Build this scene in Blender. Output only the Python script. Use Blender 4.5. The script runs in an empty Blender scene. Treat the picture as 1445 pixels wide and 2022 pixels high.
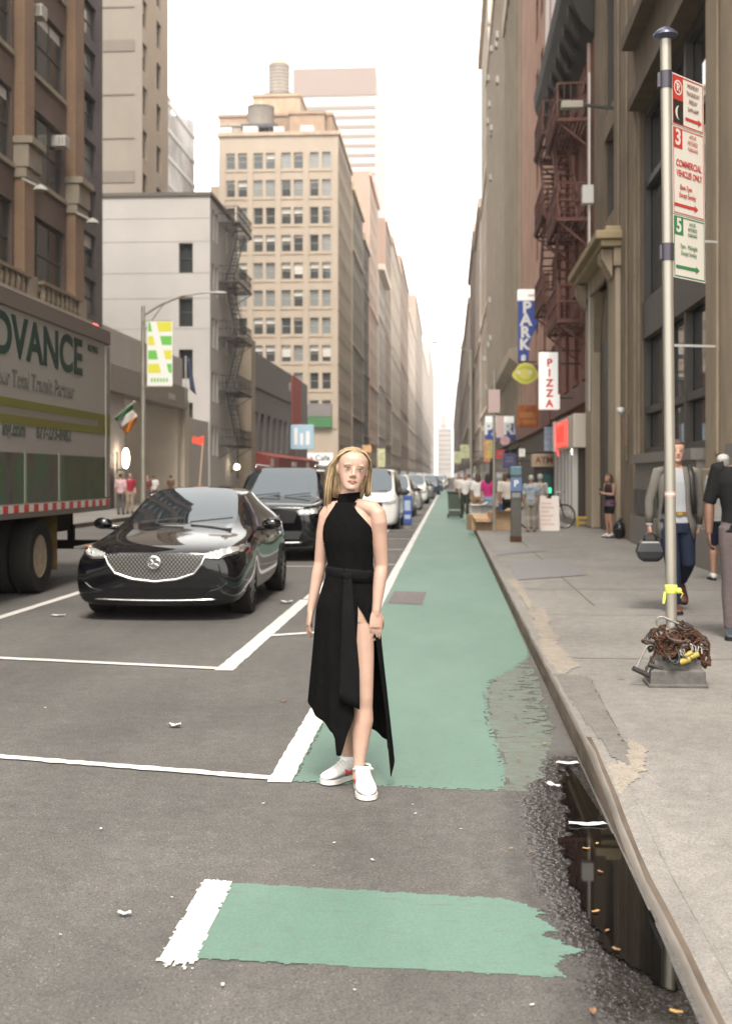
import bpy, bmesh, math, random
from math import sin, cos, pi, radians, sqrt, atan2
from mathutils import Vector, Matrix, noise
from mathutils.bvhtree import BVHTree
random.seed(7)
C = bpy.context.scene.collection
SC = bpy.context.scene

# ------------------------------------------------------------------ camera, world, sun, exposure
F, CX, HY, CAMZ = 2450.0, 722.5, 940.0, 1.58
TH = math.atan(162.5 / F); CT, ST = cos(TH), sin(TH)
cam_d = bpy.data.cameras.new('camera'); cam = bpy.data.objects.new('camera', cam_d); C.objects.link(cam)
cam.location = (0, 0, CAMZ); cam.rotation_euler = (pi / 2, 0, TH)
cam_d.sensor_fit = 'VERTICAL'; cam_d.sensor_height = 36.0; cam_d.lens = 36.0 * F / 2022.0
cam_d.shift_y = -(1011.0 - HY) / 2022.0
cam_d.clip_start = 0.1; cam_d.clip_end = 5000
cam_d.dof.use_dof = True; cam_d.dof.focus_distance = 6.3; cam_d.dof.aperture_fstop = 3.2
SC.camera = cam
SUN_EL, SUN_AZ = radians(56), radians(176)      # azimuth measured clockwise from +Y: sun stands behind the camera
w = bpy.data.worlds.new('World'); SC.world = w; w.use_nodes = True
nt = w.node_tree; bg = nt.nodes['Background']
sky = nt.nodes.new('ShaderNodeTexSky'); sky.sky_type = 'NISHITA'; sky.sun_disc = False
sky.sun_elevation = SUN_EL; sky.sun_rotation = SUN_AZ; sky.air_density = 1.0; sky.dust_density = 1.5; sky.ozone_density = 1.0
hs = nt.nodes.new('ShaderNodeHueSaturation'); hs.inputs['Saturation'].default_value = 0.16
nt.links.new(sky.outputs[0], hs.inputs['Color'])
wt = nt.nodes.new('ShaderNodeMixRGB'); wt.blend_type = 'MULTIPLY'; wt.inputs[0].default_value = 1; wt.inputs[2].default_value = (1.0, .965, .91, 1)
nt.links.new(hs.outputs[0], wt.inputs[1])
ov = nt.nodes.new('ShaderNodeMixRGB'); ov.inputs[0].default_value = .6; ov.inputs[2].default_value = (5.35, 5.15, 4.85, 1)     # thin even overcast
nt.links.new(wt.outputs[0], ov.inputs[1]); nt.links.new(ov.outputs[0], bg.inputs['Color']); bg.inputs['Strength'].default_value = 0.15
sd = bpy.data.lights.new('sun', 'SUN'); sun = bpy.data.objects.new('sun', sd); C.objects.link(sun)
sd.energy = 1.25; sd.angle = radians(16); sd.color = (1.0, .94, .84)
sdir = Vector((sin(SUN_AZ) * cos(SUN_EL), cos(SUN_AZ) * cos(SUN_EL), sin(SUN_EL)))
sun.rotation_euler = sdir.to_track_quat('Z', 'Y').to_euler()
SC.view_settings.view_transform = 'Standard'; SC.view_settings.look = 'None'
SC.view_settings.exposure = 1.98; SC.view_settings.gamma = 1.0
SC.render.engine = 'CYCLES'
SC.cycles.max_bounces = 7; SC.cycles.diffuse_bounces = 3; SC.cycles.glossy_bounces = 3; SC.cycles.volume_bounces = 1
SC.cycles.transmission_bounces = 2; SC.cycles.transparent_max_bounces = 6
SC.cycles.caustics_reflective = False; SC.cycles.caustics_refractive = False
SC.cycles.sample_clamp_indirect = 6

# ------------------------------------------------------------------ a pixel of the 1445 x 2022 photograph to a place in the street
def ray(px, py):
    u = (px - CX) / F; v = (HY - py) / F
    return (u * CT - ST, u * ST + CT, v)
def G(px, py, z=0.0):
    r = ray(px, py); t = (z - CAMZ) / r[2]
    return Vector((r[0] * t, r[1] * t, z))
def atY(px, py, Y):
    r = ray(px, py); t = Y / r[1]
    return Vector((r[0] * t, Y, CAMZ + r[2] * t))
def atX(px, py, X):
    r = ray(px, py); t = X / r[0]
    return Vector((X, r[1] * t, CAMZ + r[2] * t))

# ------------------------------------------------------------------ materials
MATS = {}
def mat(name, col, rough=.7, metal=0.0, var=.0, scale=4.0, bump=0.0, bscale=None, spec=.5, col2=None, stretch=(1, 1, 1), emit=0.0, coat=0.0, detail=5, sub=0.0, alpha=1.0, contrast=None, rvar=0.0):
    if name in MATS: return MATS[name]
    if rough >= .8 and spec == .5: spec = .15
    m = bpy.data.materials.new(name); m.use_nodes = True; t = m.node_tree; b = t.nodes['Principled BSDF']
    b.inputs['Roughness'].default_value = rough; b.inputs['Metallic'].default_value = metal
    b.inputs['Specular IOR Level'].default_value = spec
    b.inputs['Coat Weight'].default_value = coat; b.inputs['Coat Roughness'].default_value = .03
    if sub: b.inputs['Subsurface Weight'].default_value = sub; b.inputs['Subsurface Radius'].default_value = (.012, .005, .003)
    if alpha < 1: b.inputs['Alpha'].default_value = alpha
    c = (*col, 1)
    b.inputs['Base Color'].default_value = c
    if emit: b.inputs['Emission Color'].default_value = c; b.inputs['Emission Strength'].default_value = emit
    if var or col2 or bump or rvar:
        tc = t.nodes.new('ShaderNodeTexCoord'); mp = t.nodes.new('ShaderNodeMapping'); mp.inputs['Scale'].default_value = stretch
        t.links.new(tc.outputs['Object'], mp.inputs['Vector'])
        n = t.nodes.new('ShaderNodeTexNoise'); n.inputs['Scale'].default_value = scale; n.inputs['Detail'].default_value = detail; n.inputs['Roughness'].default_value = .62
        t.links.new(mp.outputs[0], n.inputs['Vector'])
        if var or col2:
            r = t.nodes.new('ShaderNodeValToRGB')
            lo, hi = contrast or (.3, .7)
            r.color_ramp.elements[0].position = lo; r.color_ramp.elements[1].position = hi
            c1 = [max(0, x * (1 - var)) for x in col]; c2 = list(col2) if col2 else [min(1, x * (1 + var)) for x in col]
            r.color_ramp.elements[0].color = (*c1, 1); r.color_ramp.elements[1].color = (*c2, 1)
            t.links.new(n.outputs[0], r.inputs[0]); t.links.new(r.outputs[0], b.inputs['Base Color'])
        if rvar:
            mr = t.nodes.new('ShaderNodeMapRange'); mr.inputs['To Min'].default_value = max(0, rough - rvar); mr.inputs['To Max'].default_value = min(1, rough + rvar)
            mr.inputs['From Min'].default_value = .3; mr.inputs['From Max'].default_value = .7
            t.links.new(n.outputs[0], mr.inputs[0]); t.links.new(mr.outputs[0], b.inputs['Roughness'])
        if bump:
            n2 = t.nodes.new('ShaderNodeTexNoise'); n2.inputs['Scale'].default_value = bscale or scale * 4; n2.inputs['Detail'].default_value = 4
            t.links.new(mp.outputs[0], n2.inputs['Vector'])
            bp = t.nodes.new('ShaderNodeBump'); bp.inputs['Strength'].default_value = bump; bp.inputs['Distance'].default_value = .02
            t.links.new(n2.outputs[0], bp.inputs['Height']); t.links.new(bp.outputs[0], b.inputs['Normal'])
    MATS[name] = m
    return m

def ground_mat(name, base, speck_lo, speck_hi, patch, speck_scale=260, tint=None, rough=.85, bump=.35, stain=None, wet=False):
    """aggregate: fine light and dark stones over broad worn patches, tracks and spots"""
    m = bpy.data.materials.new(name); m.use_nodes = True; t = m.node_tree; b = t.nodes['Principled BSDF']; b.inputs['Roughness'].default_value = rough
    N = lambda k: t.nodes.new('ShaderNode' + k); L = t.links.new
    tc = N('TexCoord')
    def noi(s, d=4, st=(1, 1, 1), rg=.6):
        mp = N('Mapping'); mp.inputs['Scale'].default_value = st; L(tc.outputs['Object'], mp.inputs[0])
        n = N('TexNoise'); n.inputs['Scale'].default_value = s; n.inputs['Detail'].default_value = d; n.inputs['Roughness'].default_value = rg; L(mp.outputs[0], n.inputs['Vector']); return n.outputs[0]
    def ramp(v, *st):
        r = N('ValToRGB'); e = r.color_ramp.elements
        while len(e) < len(st): e.new(.5)
        for k, (p, c) in enumerate(st): e[k].position = p; e[k].color = (*c, 1) if len(c) == 3 else c
        L(v, r.inputs[0]); return r.outputs[0]
    def mix(mode, f, a, c):
        x = N('MixRGB'); x.blend_type = mode; x.inputs[0].default_value = f; L(a, x.inputs[1]); L(c, x.inputs[2]); return x.outputs[0]
    v = N('TexVoronoi'); v.inputs['Scale'].default_value = speck_scale; L(tc.outputs['Object'], v.inputs['Vector'])
    stones = ramp(v.outputs['Color'], (0.0, speck_lo), (.55, base), (.86, base), (1.0, speck_hi))
    big = ramp(noi(.55, 5), (.3, [1 - patch] * 3), (.7, [1 + patch] * 3))
    tracks = ramp(noi(1.2, 3, (1, .12, 1)), (.3, [1 - patch * .7] * 3), (.7, [1 + patch * .7] * 3))
    mid = ramp(noi(9, 5), (.3, [.86] * 3), (.7, [1.14] * 3))
    c = mix('MULTIPLY', 1, mix('MULTIPLY', 1, mix('MULTIPLY', 1, stones, big), tracks), mid)
    if stain:
        v2 = N('TexVoronoi'); v2.inputs['Scale'].default_value = stain[0]; L(tc.outputs['Object'], v2.inputs['Vector'])
        n3 = noi(30, 2)
        ad = N('Math'); ad.operation = 'MULTIPLY_ADD'; ad.inputs[1].default_value = .03; L(n3, ad.inputs[0]); L(v2.outputs['Distance'], ad.inputs[2])
        s = ramp(ad.outputs[0], (stain[1], [stain[2]] * 3), (stain[1] + .012, [1, 1, 1]))
        c = mix('MULTIPLY', 1, c, s)
    bp = N('Bump'); bp.inputs['Strength'].default_value = bump; bp.inputs['Distance'].default_value = .004
    if wet:     # water soaked in by degrees: attribute 'wet' 0 (dry) .. 1 (soaked)
        at = N('Attribute'); at.attribute_name = 'wet'
        wn = N('Math'); wn.operation = 'MULTIPLY_ADD'; wn.inputs[1].default_value = .9; wn.inputs[2].default_value = -.45; L(noi(38, 5), wn.inputs[0])
        wa = N('Math'); wa.operation = 'ADD'; L(at.outputs['Fac'], wa.inputs[0]); L(wn.outputs[0], wa.inputs[1])
        wm2 = N('Math'); wm2.operation = 'MULTIPLY'; wm2.use_clamp = True; L(wa.outputs[0], wm2.inputs[0]); L(ramp(at.outputs['Fac'], (0, [0] * 3), (.25, [1] * 3)), wm2.inputs[1])
        x = N('MixRGB'); x.blend_type = 'MULTIPLY'; L(wm2.outputs[0], x.inputs[0]); L(c, x.inputs[1]); x.inputs[2].default_value = (.10, .096, .092, 1); c = x.outputs[0]
        L(ramp(wm2.outputs[0], (.15, [rough] * 3), (.75, [.07] * 3)), b.inputs['Roughness'])
        b2 = N('Bump'); b2.inputs['Distance'].default_value = .0065; L(ramp(wm2.outputs[0], (.1, [0] * 3), (.6, [1] * 3)), b2.inputs['Strength']); L(noi(34, 3), b2.inputs['Height']); L(bp.outputs[0], b2.inputs['Normal']); L(b2.outputs[0], b.inputs['Normal'])
        L(ramp(wm2.outputs[0], (.3, [bump] * 3), (.8, [0] * 3)), bp.inputs['Strength'])
    else: L(bp.outputs[0], b.inputs['Normal'])
    L(c, b.inputs['Base Color'])
    L(v.outputs['Distance'], bp.inputs['Height'])
    MATS[name] = m
    return m

# ------------------------------------------------------------------ mesh helpers
class MB:
    def __init__(s): s.v = []; s.f = []; s.m = []
    def add(s, vs, fs, m=0):
        o = len(s.v); s.v.extend(Vector(v) for v in vs); s.f.extend([i + o for i in f] for f in fs); s.m.extend([m] * len(fs))
    def box(s, x0, x1, y0, y1, z0, z1, m=0):
        s.add([(x0, y0, z0), (x1, y0, z0), (x1, y1, z0), (x0, y1, z0), (x0, y0, z1), (x1, y0, z1), (x1, y1, z1), (x0, y1, z1)],
              [(0, 3, 2, 1), (4, 5, 6, 7), (0, 1, 5, 4), (1, 2, 6, 5), (2, 3, 7, 6), (3, 0, 4, 7)], m)
    def bar(s, a, b, w, h=None, m=0, up=(0, 0, 1)):
        a = Vector(a); b = Vector(b); h = h or w; d = (b - a).normalized(); u = Vector(up)
        if abs(d.dot(u)) > .95: u = Vector((0, 1, 0))
        x = d.cross(u).normalized() * w / 2; y = x.cross(d).normalized() * h / 2
        s.add([a - x - y, a + x - y, a + x + y, a - x + y, b - x - y, b + x - y, b + x + y, b - x + y],
              [(0, 3, 2, 1), (4, 5, 6, 7), (0, 1, 5, 4), (1, 2, 6, 5), (2, 3, 7, 6), (3, 0, 4, 7)], m)
    def rings(s, rs, m=0, cap=True, closed=True):
        n = len(rs[0]); vs = [p for r in rs for p in r]; fs = []
        for i in range(len(rs) - 1):
            for j in range(n if closed else n - 1):
                k = (j + 1) % n; fs.append((i * n + j, i * n + k, (i + 1) * n + k, (i + 1) * n + j))
        if cap and closed: fs.append(tuple(range(n))[::-1]); fs.append(tuple((len(rs) - 1) * n + j for j in range(n)))
        s.add(vs, fs, m)
    def tube(s, pts, r, n=8, m=0, cap=True, flat=None):
        pts = [Vector(p) for p in pts]; k = len(pts); rr = r if isinstance(r, (list, tuple)) else [r] * k
        out = []; u = None
        for i, p in enumerate(pts):
            d = (pts[min(i + 1, k - 1)] - pts[max(i - 1, 0)]).normalized()
            if u is None:
                u = Vector((0, 0, 1)) if abs(d.z) < .9 else Vector((0, -1, 0))
            u = (u - d * u.dot(d)).normalized(); x = d.cross(u)
            q = rr[i]; ra, rb = q if isinstance(q, (list, tuple)) else (q, q)
            out.append([p + x * (cos(2 * pi * j / n) * ra) + u * (sin(2 * pi * j / n) * rb) for j in range(n)])
        s.rings(out, m, cap)
    def cyl(s, a, b, r, n=16, m=0, r2=None): s.tube([a, b], [r, r if r2 is None else r2], n, m)
    def lathe(s, c, prof, n=20, m=0, axis='z', cap=True):
        c = Vector(c); rs = []
        for r, z in prof:
            ring = []
            for j in range(n):
                a = 2 * pi * j / n
                p = (r * cos(a), r * sin(a), z) if axis == 'z' else ((z, r * cos(a), r * sin(a)) if axis == 'x' else (r * sin(a), z, r * cos(a)))
                ring.append(c + Vector(p))
            rs.append(ring)
        s.rings(rs, m, cap)
    def ell(s, c, r, m=0, n=14, k=9, M=None):
        c = Vector(c); rs = []
        for i in range(1, k):
            t = pi * i / k - pi / 2
            rs.append([Vector((r[0] * cos(t) * cos(2 * pi * j / n), r[1] * cos(t) * sin(2 * pi * j / n), r[2] * sin(t))) for j in range(n)])
        rs = [[c + (M @ p if M else p) for p in q] for q in rs]
        s.rings(rs, m)
    def prism(s, poly, axis, a, b, m=0):
        """poly: 2D points; axis 'y' -> (x,z) extruded in y; 'x' -> (y,z); 'z' -> (x,y)"""
        def P(p, t): return {'y': (p[0], t, p[1]), 'x': (t, p[0], p[1]), 'z': (p[0], p[1], t)}[axis]
        n = len(poly)
        s.add([P(p, a) for p in poly] + [P(p, b) for p in poly], [tuple(range(n))[::-1], tuple(range(n, 2 * n))] + [(i, (i + 1) % n, n + (i + 1) % n, n + i) for i in range(n)], m)
    def quad(s, a, b, c, d, m=0): s.add([a, b, c, d], [(0, 1, 2, 3)], m)
    def wall(s, o, u, n, W, Hh, holes, depth=.2, m=0, mr=None, back=None):
        """a wall plane with real openings: o bottom corner, u along, n outward; holes (u0,u1,z0,z1); back -> material of a blind recess"""
        o = Vector(o); u = Vector(u); n = Vector(n); zv = Vector((0, 0, 1)); mr = m if mr is None else mr
        us = sorted({0, W} | {q for h in holes for q in h[:2]}); zs = sorted({0, Hh} | {q for h in holes for q in h[2:4]})
        hs_ = {(us.index(h[0]), zs.index(h[2])): (us.index(h[1]), zs.index(h[3])) for h in holes}
        blocked = set()
        for (a, b), (c, d) in hs_.items():
            for i in range(a, c):
                for j in range(b, d): blocked.add((i, j))
        P = lambda a, z, k=0: o + u * a + zv * z - n * k
        flip = u.cross(zv).dot(n) < 0
        def q(a, b, c, d, mm):
            s.add([a, b, c, d] if not flip else [d, c, b, a], [(0, 1, 2, 3)], mm)
        for j in range(len(zs) - 1):
            i = 0
            while i < len(us) - 1:
                if (i, j) in blocked: i += 1; continue
                k = i
                while k < len(us) - 1 and (k, j) not in blocked: k += 1
                q(P(us[i], zs[j]), P(us[k], zs[j]), P(us[k], zs[j + 1]), P(us[i], zs[j + 1]), m); i = k
        for h in holes:
            a, b, c, d = h[:4]
            q(P(a, c), P(b, c), P(b, c, depth), P(a, c, depth), mr); q(P(a, d, depth), P(b, d, depth), P(b, d), P(a, d), mr)
            q(P(a, c), P(a, c, depth), P(a, d, depth), P(a, d), mr); q(P(b, c, depth), P(b, c), P(b, d), P(b, d, depth), mr)
            if back is not None: q(P(a, c, depth), P(b, c, depth), P(b, d, depth), P(a, d, depth), back if len(h) < 5 else h[4])
    def islands(s):
        par = list(range(len(s.v)))
        def fd(a):
            while par[a] != a: par[a] = par[par[a]]; a = par[a]
            return a
        for f in s.f:
            for q in f[1:]: par[fd(q)] = fd(f[0])
        out = {}
        for f, m in zip(s.f, s.m):
            k = fd(f[0]); b, mp = out.setdefault(k, (MB(), {}))
            for q in f:
                if q not in mp: mp[q] = len(b.v); b.v.append(s.v[q])
            b.f.append([mp[q] for q in f]); b.m.append(m)
        return [b for b, _ in out.values()]
    def each(s, name, mats, parent=None, **k):
        """one object for every loose piece"""
        return [b.build(name, mats, parent, **k) for b in s.islands()]
    def build(s, name, mats, parent=None, smooth=None, bevel=None, loc=None, rotz=0.0):
        me = bpy.data.meshes.new(name); me.from_pydata([tuple(v) for v in s.v], [], s.f)
        for m in (mats if isinstance(mats, (list, tuple)) else [mats]): me.materials.append(m)
        me.polygons.foreach_set('material_index', s.m); me.update()
        if smooth is not None:
            me.polygons.foreach_set('use_smooth', [True] * len(me.polygons))
            if smooth < 180: me.set_sharp_from_angle(angle=radians(smooth))
        o = bpy.data.objects.new(name, me); C.objects.link(o)
        if parent: o.parent = parent
        if loc is not None: o.location = loc
        o.rotation_euler.z = rotz
        if bevel:
            bv = o.modifiers.new('bevel', 'BEVEL'); bv.width = bevel; bv.segments = 2; bv.limit_method = 'ANGLE'; bv.angle_limit = radians(40)
        return o

def tag(o, label=None, cat=None, group=None, kind=None):
    if label: o['label'] = label
    if cat: o['category'] = cat
    if group: o['group'] = group
    if kind: o['kind'] = kind
    return o
def thing(name, label, cat, loc=(0, 0, 0), rotz=0.0, group=None):
    o = bpy.data.objects.new(name, None); C.objects.link(o); o.empty_display_size = .2
    o.location = loc; o.rotation_euler = (0, 0, rotz)
    return tag(o, label, cat, group)
def struct(name, mb, m, **k): return tag(mb.build(name, m, **k), kind='structure')
def copy_tree(o, parent=None):
    c = o.copy(); C.objects.link(c)
    if parent: c.parent = parent
    for ch in list(o.children): copy_tree(ch, c)
    return c
def evaluated(o):
    dg = bpy.context.evaluated_depsgraph_get(); dg.update()
    me = bpy.data.meshes.new_from_object(o.evaluated_get(dg)); return me
def swap_mesh(o, me):
    old = o.data; o.modifiers.clear(); me.name = old.name; o.data = me
def remesh(o, voxel, smooth=2, fac=.5):
    m = o.modifiers.new('r', 'REMESH'); m.mode = 'VOXEL'; m.voxel_size = voxel; m.use_smooth_shade = True
    if smooth: s_ = o.modifiers.new('s', 'SMOOTH'); s_.iterations = smooth; s_.factor = fac
    mats = list(o.data.materials); me = evaluated(o); swap_mesh(o, me)
    if not len(me.materials):
        for x in mats: me.materials.append(x)
    me.polygons.foreach_set('use_smooth', [True] * len(me.polygons))
    return o
def text(name, s, size, m, parent=None, M=None, ext=.004, off=0.0, align='CENTER', sx=1.0, space=1.0, shear=0.0):
    """lettering: lies in its local XY plane; M places it (local x = reading direction, local y = up)"""
    cu = bpy.data.curves.new(name, 'FONT'); cu.body = s; cu.size = size; cu.extrude = ext; cu.offset = off; cu.align_x = align; cu.align_y = 'CENTER'; cu.space_character = space; cu.shear = shear
    o = bpy.data.objects.new(name, cu); C.objects.link(o)
    me = evaluated(o); bpy.data.objects.remove(o); bpy.data.curves.remove(cu)
    T = (M or Matrix.Identity(4)) @ Matrix.Diagonal((sx, 1, 1, 1))
    me.transform(T); me.materials.clear(); me.materials.append(m); me.name = name
    o = bpy.data.objects.new(name, me); C.objects.link(o)
    if parent: o.parent = parent
    return o
def frame(o, x, y):
    x = Vector(x).normalized(); y = Vector(y).normalized(); z = x.cross(y)
    return Matrix(((x.x, y.x, z.x, o[0]), (x.y, y.y, z.y, o[1]), (x.z, y.z, z.z, o[2]), (0, 0, 0, 1)))
FACE = lambda p: frame(p, (1, 0, 0), (0, 0, 1))      # faces the camera end of the street (-Y)
def fbm(x, y, z=0.0): return noise.fractal(Vector((x, y, z)), 1.0, 2.0, 4)
def inside(poly, x, y):
    c = False; n = len(poly); j = n - 1
    for i in range(n):
        xi, yi = poly[i]; xj, yj = poly[j]
        if (yi > y) != (yj > y) and x < (xj - xi) * (y - yi) / (yj - yi) + xi: c = not c
        j = i
    return c
def edge_dist(poly, x, y):
    d = 1e9; n = len(poly)
    for i in range(n):
        ax, ay = poly[i]; bx, by = poly[(i + 1) % n]; dx, dy = bx - ax, by - ay
        t = max(0, min(1, ((x - ax) * dx + (y - ay) * dy) / (dx * dx + dy * dy + 1e-12)))
        d = min(d, math.hypot(x - ax - t * dx, y - ay - t * dy))
    return d
def mask_sheet(mb, x0, x1, y0, y1, step, z, keep, m=0):
    """flat sheet made of small cells wherever keep(x, y) is true"""
    nx = int((x1 - x0) / step); ny = int((y1 - y0) / step); idx = {}
    def V(i, j):
        if (i, j) not in idx: idx[(i, j)] = len(mb.v); mb.v.append(Vector((x0 + i * step, y0 + j * step, z(x0 + i * step, y0 + j * step) if callable(z) else z)))
        return idx[(i, j)]
    for j in range(ny):
        for i in range(nx):
            if keep(x0 + (i + .5) * step, y0 + (j + .5) * step):
                mb.f.append([V(i, j), V(i + 1, j), V(i + 1, j + 1), V(i, j + 1)]); mb.m.append(m)
# ------------------------------------------------------------------ ground, road, pavements, paint, water
KX = .73; LKX = -11.2; EX = 4.2; WX = -14.9; KH = .13
asphalt = ground_mat('asphalt', (.096, .089, .082), (.034, .032, .030), (.26, .245, .225), .20, 190, stain=(.9, .045, .68))
concrete = ground_mat('pavement_concrete', (.20, .186, .170), (.112, .104, .095), (.33, .312, .288), .15, 150, stain=(1.7, .05, .5))
concrete_far = concrete
kerbm = mat('kerb_stone', (.105, .082, .064), .85, var=.35, scale=6, bump=.2, stretch=(1, .3, 1))
kerbtop = mat('kerb_steel_edge', (.15, .132, .115), .5, var=.3, scale=9, stretch=(1, .2, 1))
def paint_mat(name, col, worn, lo, hi, rough=.6):
    m = bpy.data.materials.new(name); m.use_nodes = True; t = m.node_tree; b = t.nodes['Principled BSDF']; b.inputs['Roughness'].default_value = rough
    N = lambda k: t.nodes.new('ShaderNode' + k); L = t.links.new
    tc = N('TexCoord')
    def noi(s, d, st=(1, 1, 1)):
        mp = N('Mapping'); mp.inputs['Scale'].default_value = st; L(tc.outputs['Object'], mp.inputs[0])
        n = N('TexNoise'); n.inputs['Scale'].default_value = s; n.inputs['Detail'].default_value = d; n.inputs['Roughness'].default_value = .7; L(mp.outputs[0], n.inputs[0]); return n.outputs[0]
    def rmp(v, a, ca, b_, cb):
        r = N('ValToRGB'); e = r.color_ramp.elements; e[0].position = a; e[0].color = (*ca, 1); e[1].position = b_; e[1].color = (*cb, 1); L(v, r.inputs[0]); return r.outputs[0]
    fine = rmp(noi(140, 3), .32, [.8] * 3, .68, [1.15] * 3)
    tone = rmp(noi(1.1, 5, (1, .35, 1)), .3, [.84, .87, .86], .7, [1.14, 1.1, 1.12])
    x = N('MixRGB'); x.blend_type = 'MULTIPLY'; x.inputs[0].default_value = 1; x.inputs[1].default_value = (*col, 1); L(fine, x.inputs[2])
    y = N('MixRGB'); y.blend_type = 'MULTIPLY'; y.inputs[0].default_value = 1; L(x.outputs[0], y.inputs[1]); L(tone, y.inputs[2])
    wv = rmp(noi(14, 8, (.6, 1.6, 1)), lo, [1, 1, 1], hi, [0, 0, 0])
    z = N('MixRGB'); z.inputs[2].default_value = (*worn, 1); L(y.outputs[0], z.inputs[1]); L(wv, z.inputs[0])
    L(z.outputs[0], b.inputs['Base Color']); MATS[name] = m; return m
green = paint_mat('green_lane_paint', (.098, .172, .135), (.095, .118, .094), .31, .44)
green_old = paint_mat('worn_green_paint', (.105, .145, .113), (.092, .085, .074), .38, .62)
white = paint_mat('white_road_paint', (.52, .50, .475), (.28, .265, .245), .29, .44)

g = MB(); g.quad((-400, -60, -.02), (400, -60, -.02), (400, 2200, -.02), (-400, 2200, -.02)); struct('ground', g, asphalt)
r = MB(); r.quad((LKX, -40, 0), (KX + .03, -40, 0), (KX + .03, 2100, 0), (LKX, 2100, 0)); struct('road', r, asphalt)
def kh(y):     # the kerb drops to the road at the corner ramp near the camera
    t = max(0, min(1, (y - 4.9) / 1.9)); return .018 + (KH - .018) * t * t * (3 - 2 * t)
def ph(x, y):
    t = max(0, min(1, (x - KX - .14) / 1.9)); return kh(y) + (KH - kh(y)) * t * t * (3 - 2 * t)
s = MB(); xs_ = [KX + .14 + .12 * i for i in range(18)] + [EX, 60]; ys_ = [-40, -5, 0, 2] + [3 + .25 * i for i in range(20)] + [9, 20, 60, 300, 2000]
s.add([(x, y, ph(x, y)) for y in ys_ for x in xs_], [(j * len(xs_) + i, j * len(xs_) + i + 1, (j + 1) * len(xs_) + i + 1, (j + 1) * len(xs_) + i) for j in range(len(ys_) - 1) for i in range(len(xs_) - 1)]); struct('pavement', s, concrete, smooth=60)
s = MB(); s.box(-60, LKX - .15, -40, 2000, -.01, KH); struct('left_pavement', s, concrete)
k = MB(); rr = []
y = -20.0
while y < 400:
    rr.append(y); y += .35 if y < 14 else 6
prof = [(0, -.01), (.010, KH - .022), (.018, KH - .006), (.034, KH + .003), (.058, KH + .003), (.125, KH + .003), (.146, KH - .004)]
rings = []
for y in rr:
    j = .006 * fbm(0, y * 1.3) if y < 14 else 0
    rings.append([(KX + p[0] + j + (.012 * fbm(3, y * 2.2) if i in (2, 3) and y < 14 else 0), y, (p[1] - KH + kh(y) if i else -.01) + (.004 * fbm(9, y * 1.7) if i in (2, 3) and y < 14 else 0)) for i, p in enumerate(prof)])
k.rings(rings, 0, closed=False)
for i, f in enumerate(k.f):
    if (i % 6) in (1, 2): k.m[i] = 1
for i, f in enumerate(k.f):
    if (i % 6) in (3, 4, 5): k.m[i] = 2 if (i % 6) > 3 or rr[min(i // 6, len(rr) - 1)] > 6.9 else 0
struct('kerb', k, [kerbm, kerbtop, concrete], smooth=50)
k = MB(); k.box(LKX - .149, LKX, -20, 400, -.009, KH + .004); struct('left_kerb', k, kerbm)
# pavement joints and repaired strip
jm = mat('pavement_joint', (.10, .088, .075), .9, var=.3, scale=20)
pv = MB()
for i in range(8):
    yy = 2.2 + i * 1.55
    if i in (5, 7): pv.add([(KX + .146 if i % 2 else 1.2, yy, KH + .002), (4.2, yy + .02, KH + .002), (4.2, yy + .034, KH + .002), (KX + .146 if i % 2 else 1.2, yy + .014, KH + .002)], [(0, 1, 2, 3)])
for (a, b) in ((G(1165, 1345, KH), G(1215, 1440, KH)), (Vector((1.62, 14, KH)), Vector((1.6, 60, KH)))):
    d = Vector((.010, 0, .002)); pv.add([a - d + Vector((0, 0, .004)), a + d, b + d, b - d + Vector((0, 0, .004))], [(0, 1, 2, 3)])
for i in range(8):
    yy = 16 + i * 4.0; pv.quad((KX + .16, yy, KH + .002), (4.2, yy, KH + .002), (4.2, yy + .03, KH + .002), (KX + .16, yy + .03, KH + .002))
struct('pavement_joints', pv, jm)
pale = ground_mat('pale_patch_concrete', (.25, .218, .18), (.15, .125, .1), (.34, .3, .25), .12, 120)
dark = ground_mat('dark_patch_concrete', (.15, .137, .124), (.085, .078, .07), (.24, .22, .2), .1, 150)
steelp = mat('plate_steel', (.155, .145, .145), .6, var=.2, scale=14, bump=.2, bscale=60)
pp = MB()
poly = [tuple(G(*q, KH)[:2]) for q in ((1185, 1500), (1215, 1505), (1240, 1458), (1275, 1480), (1272, 1515), (1225, 1545), (1195, 1568))]
mask_sheet(pp, .8, 1.9, 5.2, 8.0, .015, lambda x, y: ph(x, y) + .003, lambda x, y: inside(poly, x + .02 * fbm(x * 9, y * 9), y + .05 * fbm(y * 7, x * 7, 2)))
poly2 = [tuple(G(*q, KH)[:2]) for q in ((1050, 1210), (1075, 1198), (1090, 1240), (1105, 1280), (1145, 1318), (1100, 1330), (1075, 1300), (1062, 1250), (1030, 1180), (1000, 1145), (1020, 1143), (1046, 1180))]
mask_sheet(pp, .6, 2.2, 8.5, 18, .025, KH + .004, lambda x, y: inside(poly2, x + .04 * fbm(x * 6, y * 2), y + .14 * fbm(y * 2, x * 6, 2)))
struct('pale_pavement_patch', pp, pale)
pd = MB()
polyd = [tuple(G(*q, KH)[:2]) for q in ((1092, 1332), (1160, 1335), (1238, 1478), (1238, 1505), (1210, 1495), (1150, 1420))]
mask_sheet(pd, .7, 1.9, 6, 10, .02, lambda x, y: ph(x, y) + .0055, lambda x, y: inside(polyd, x + .015 * fbm(x * 6, y * 4), y))
struct('dark_pavement_strip', pd, dark)
sp = MB()
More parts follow.
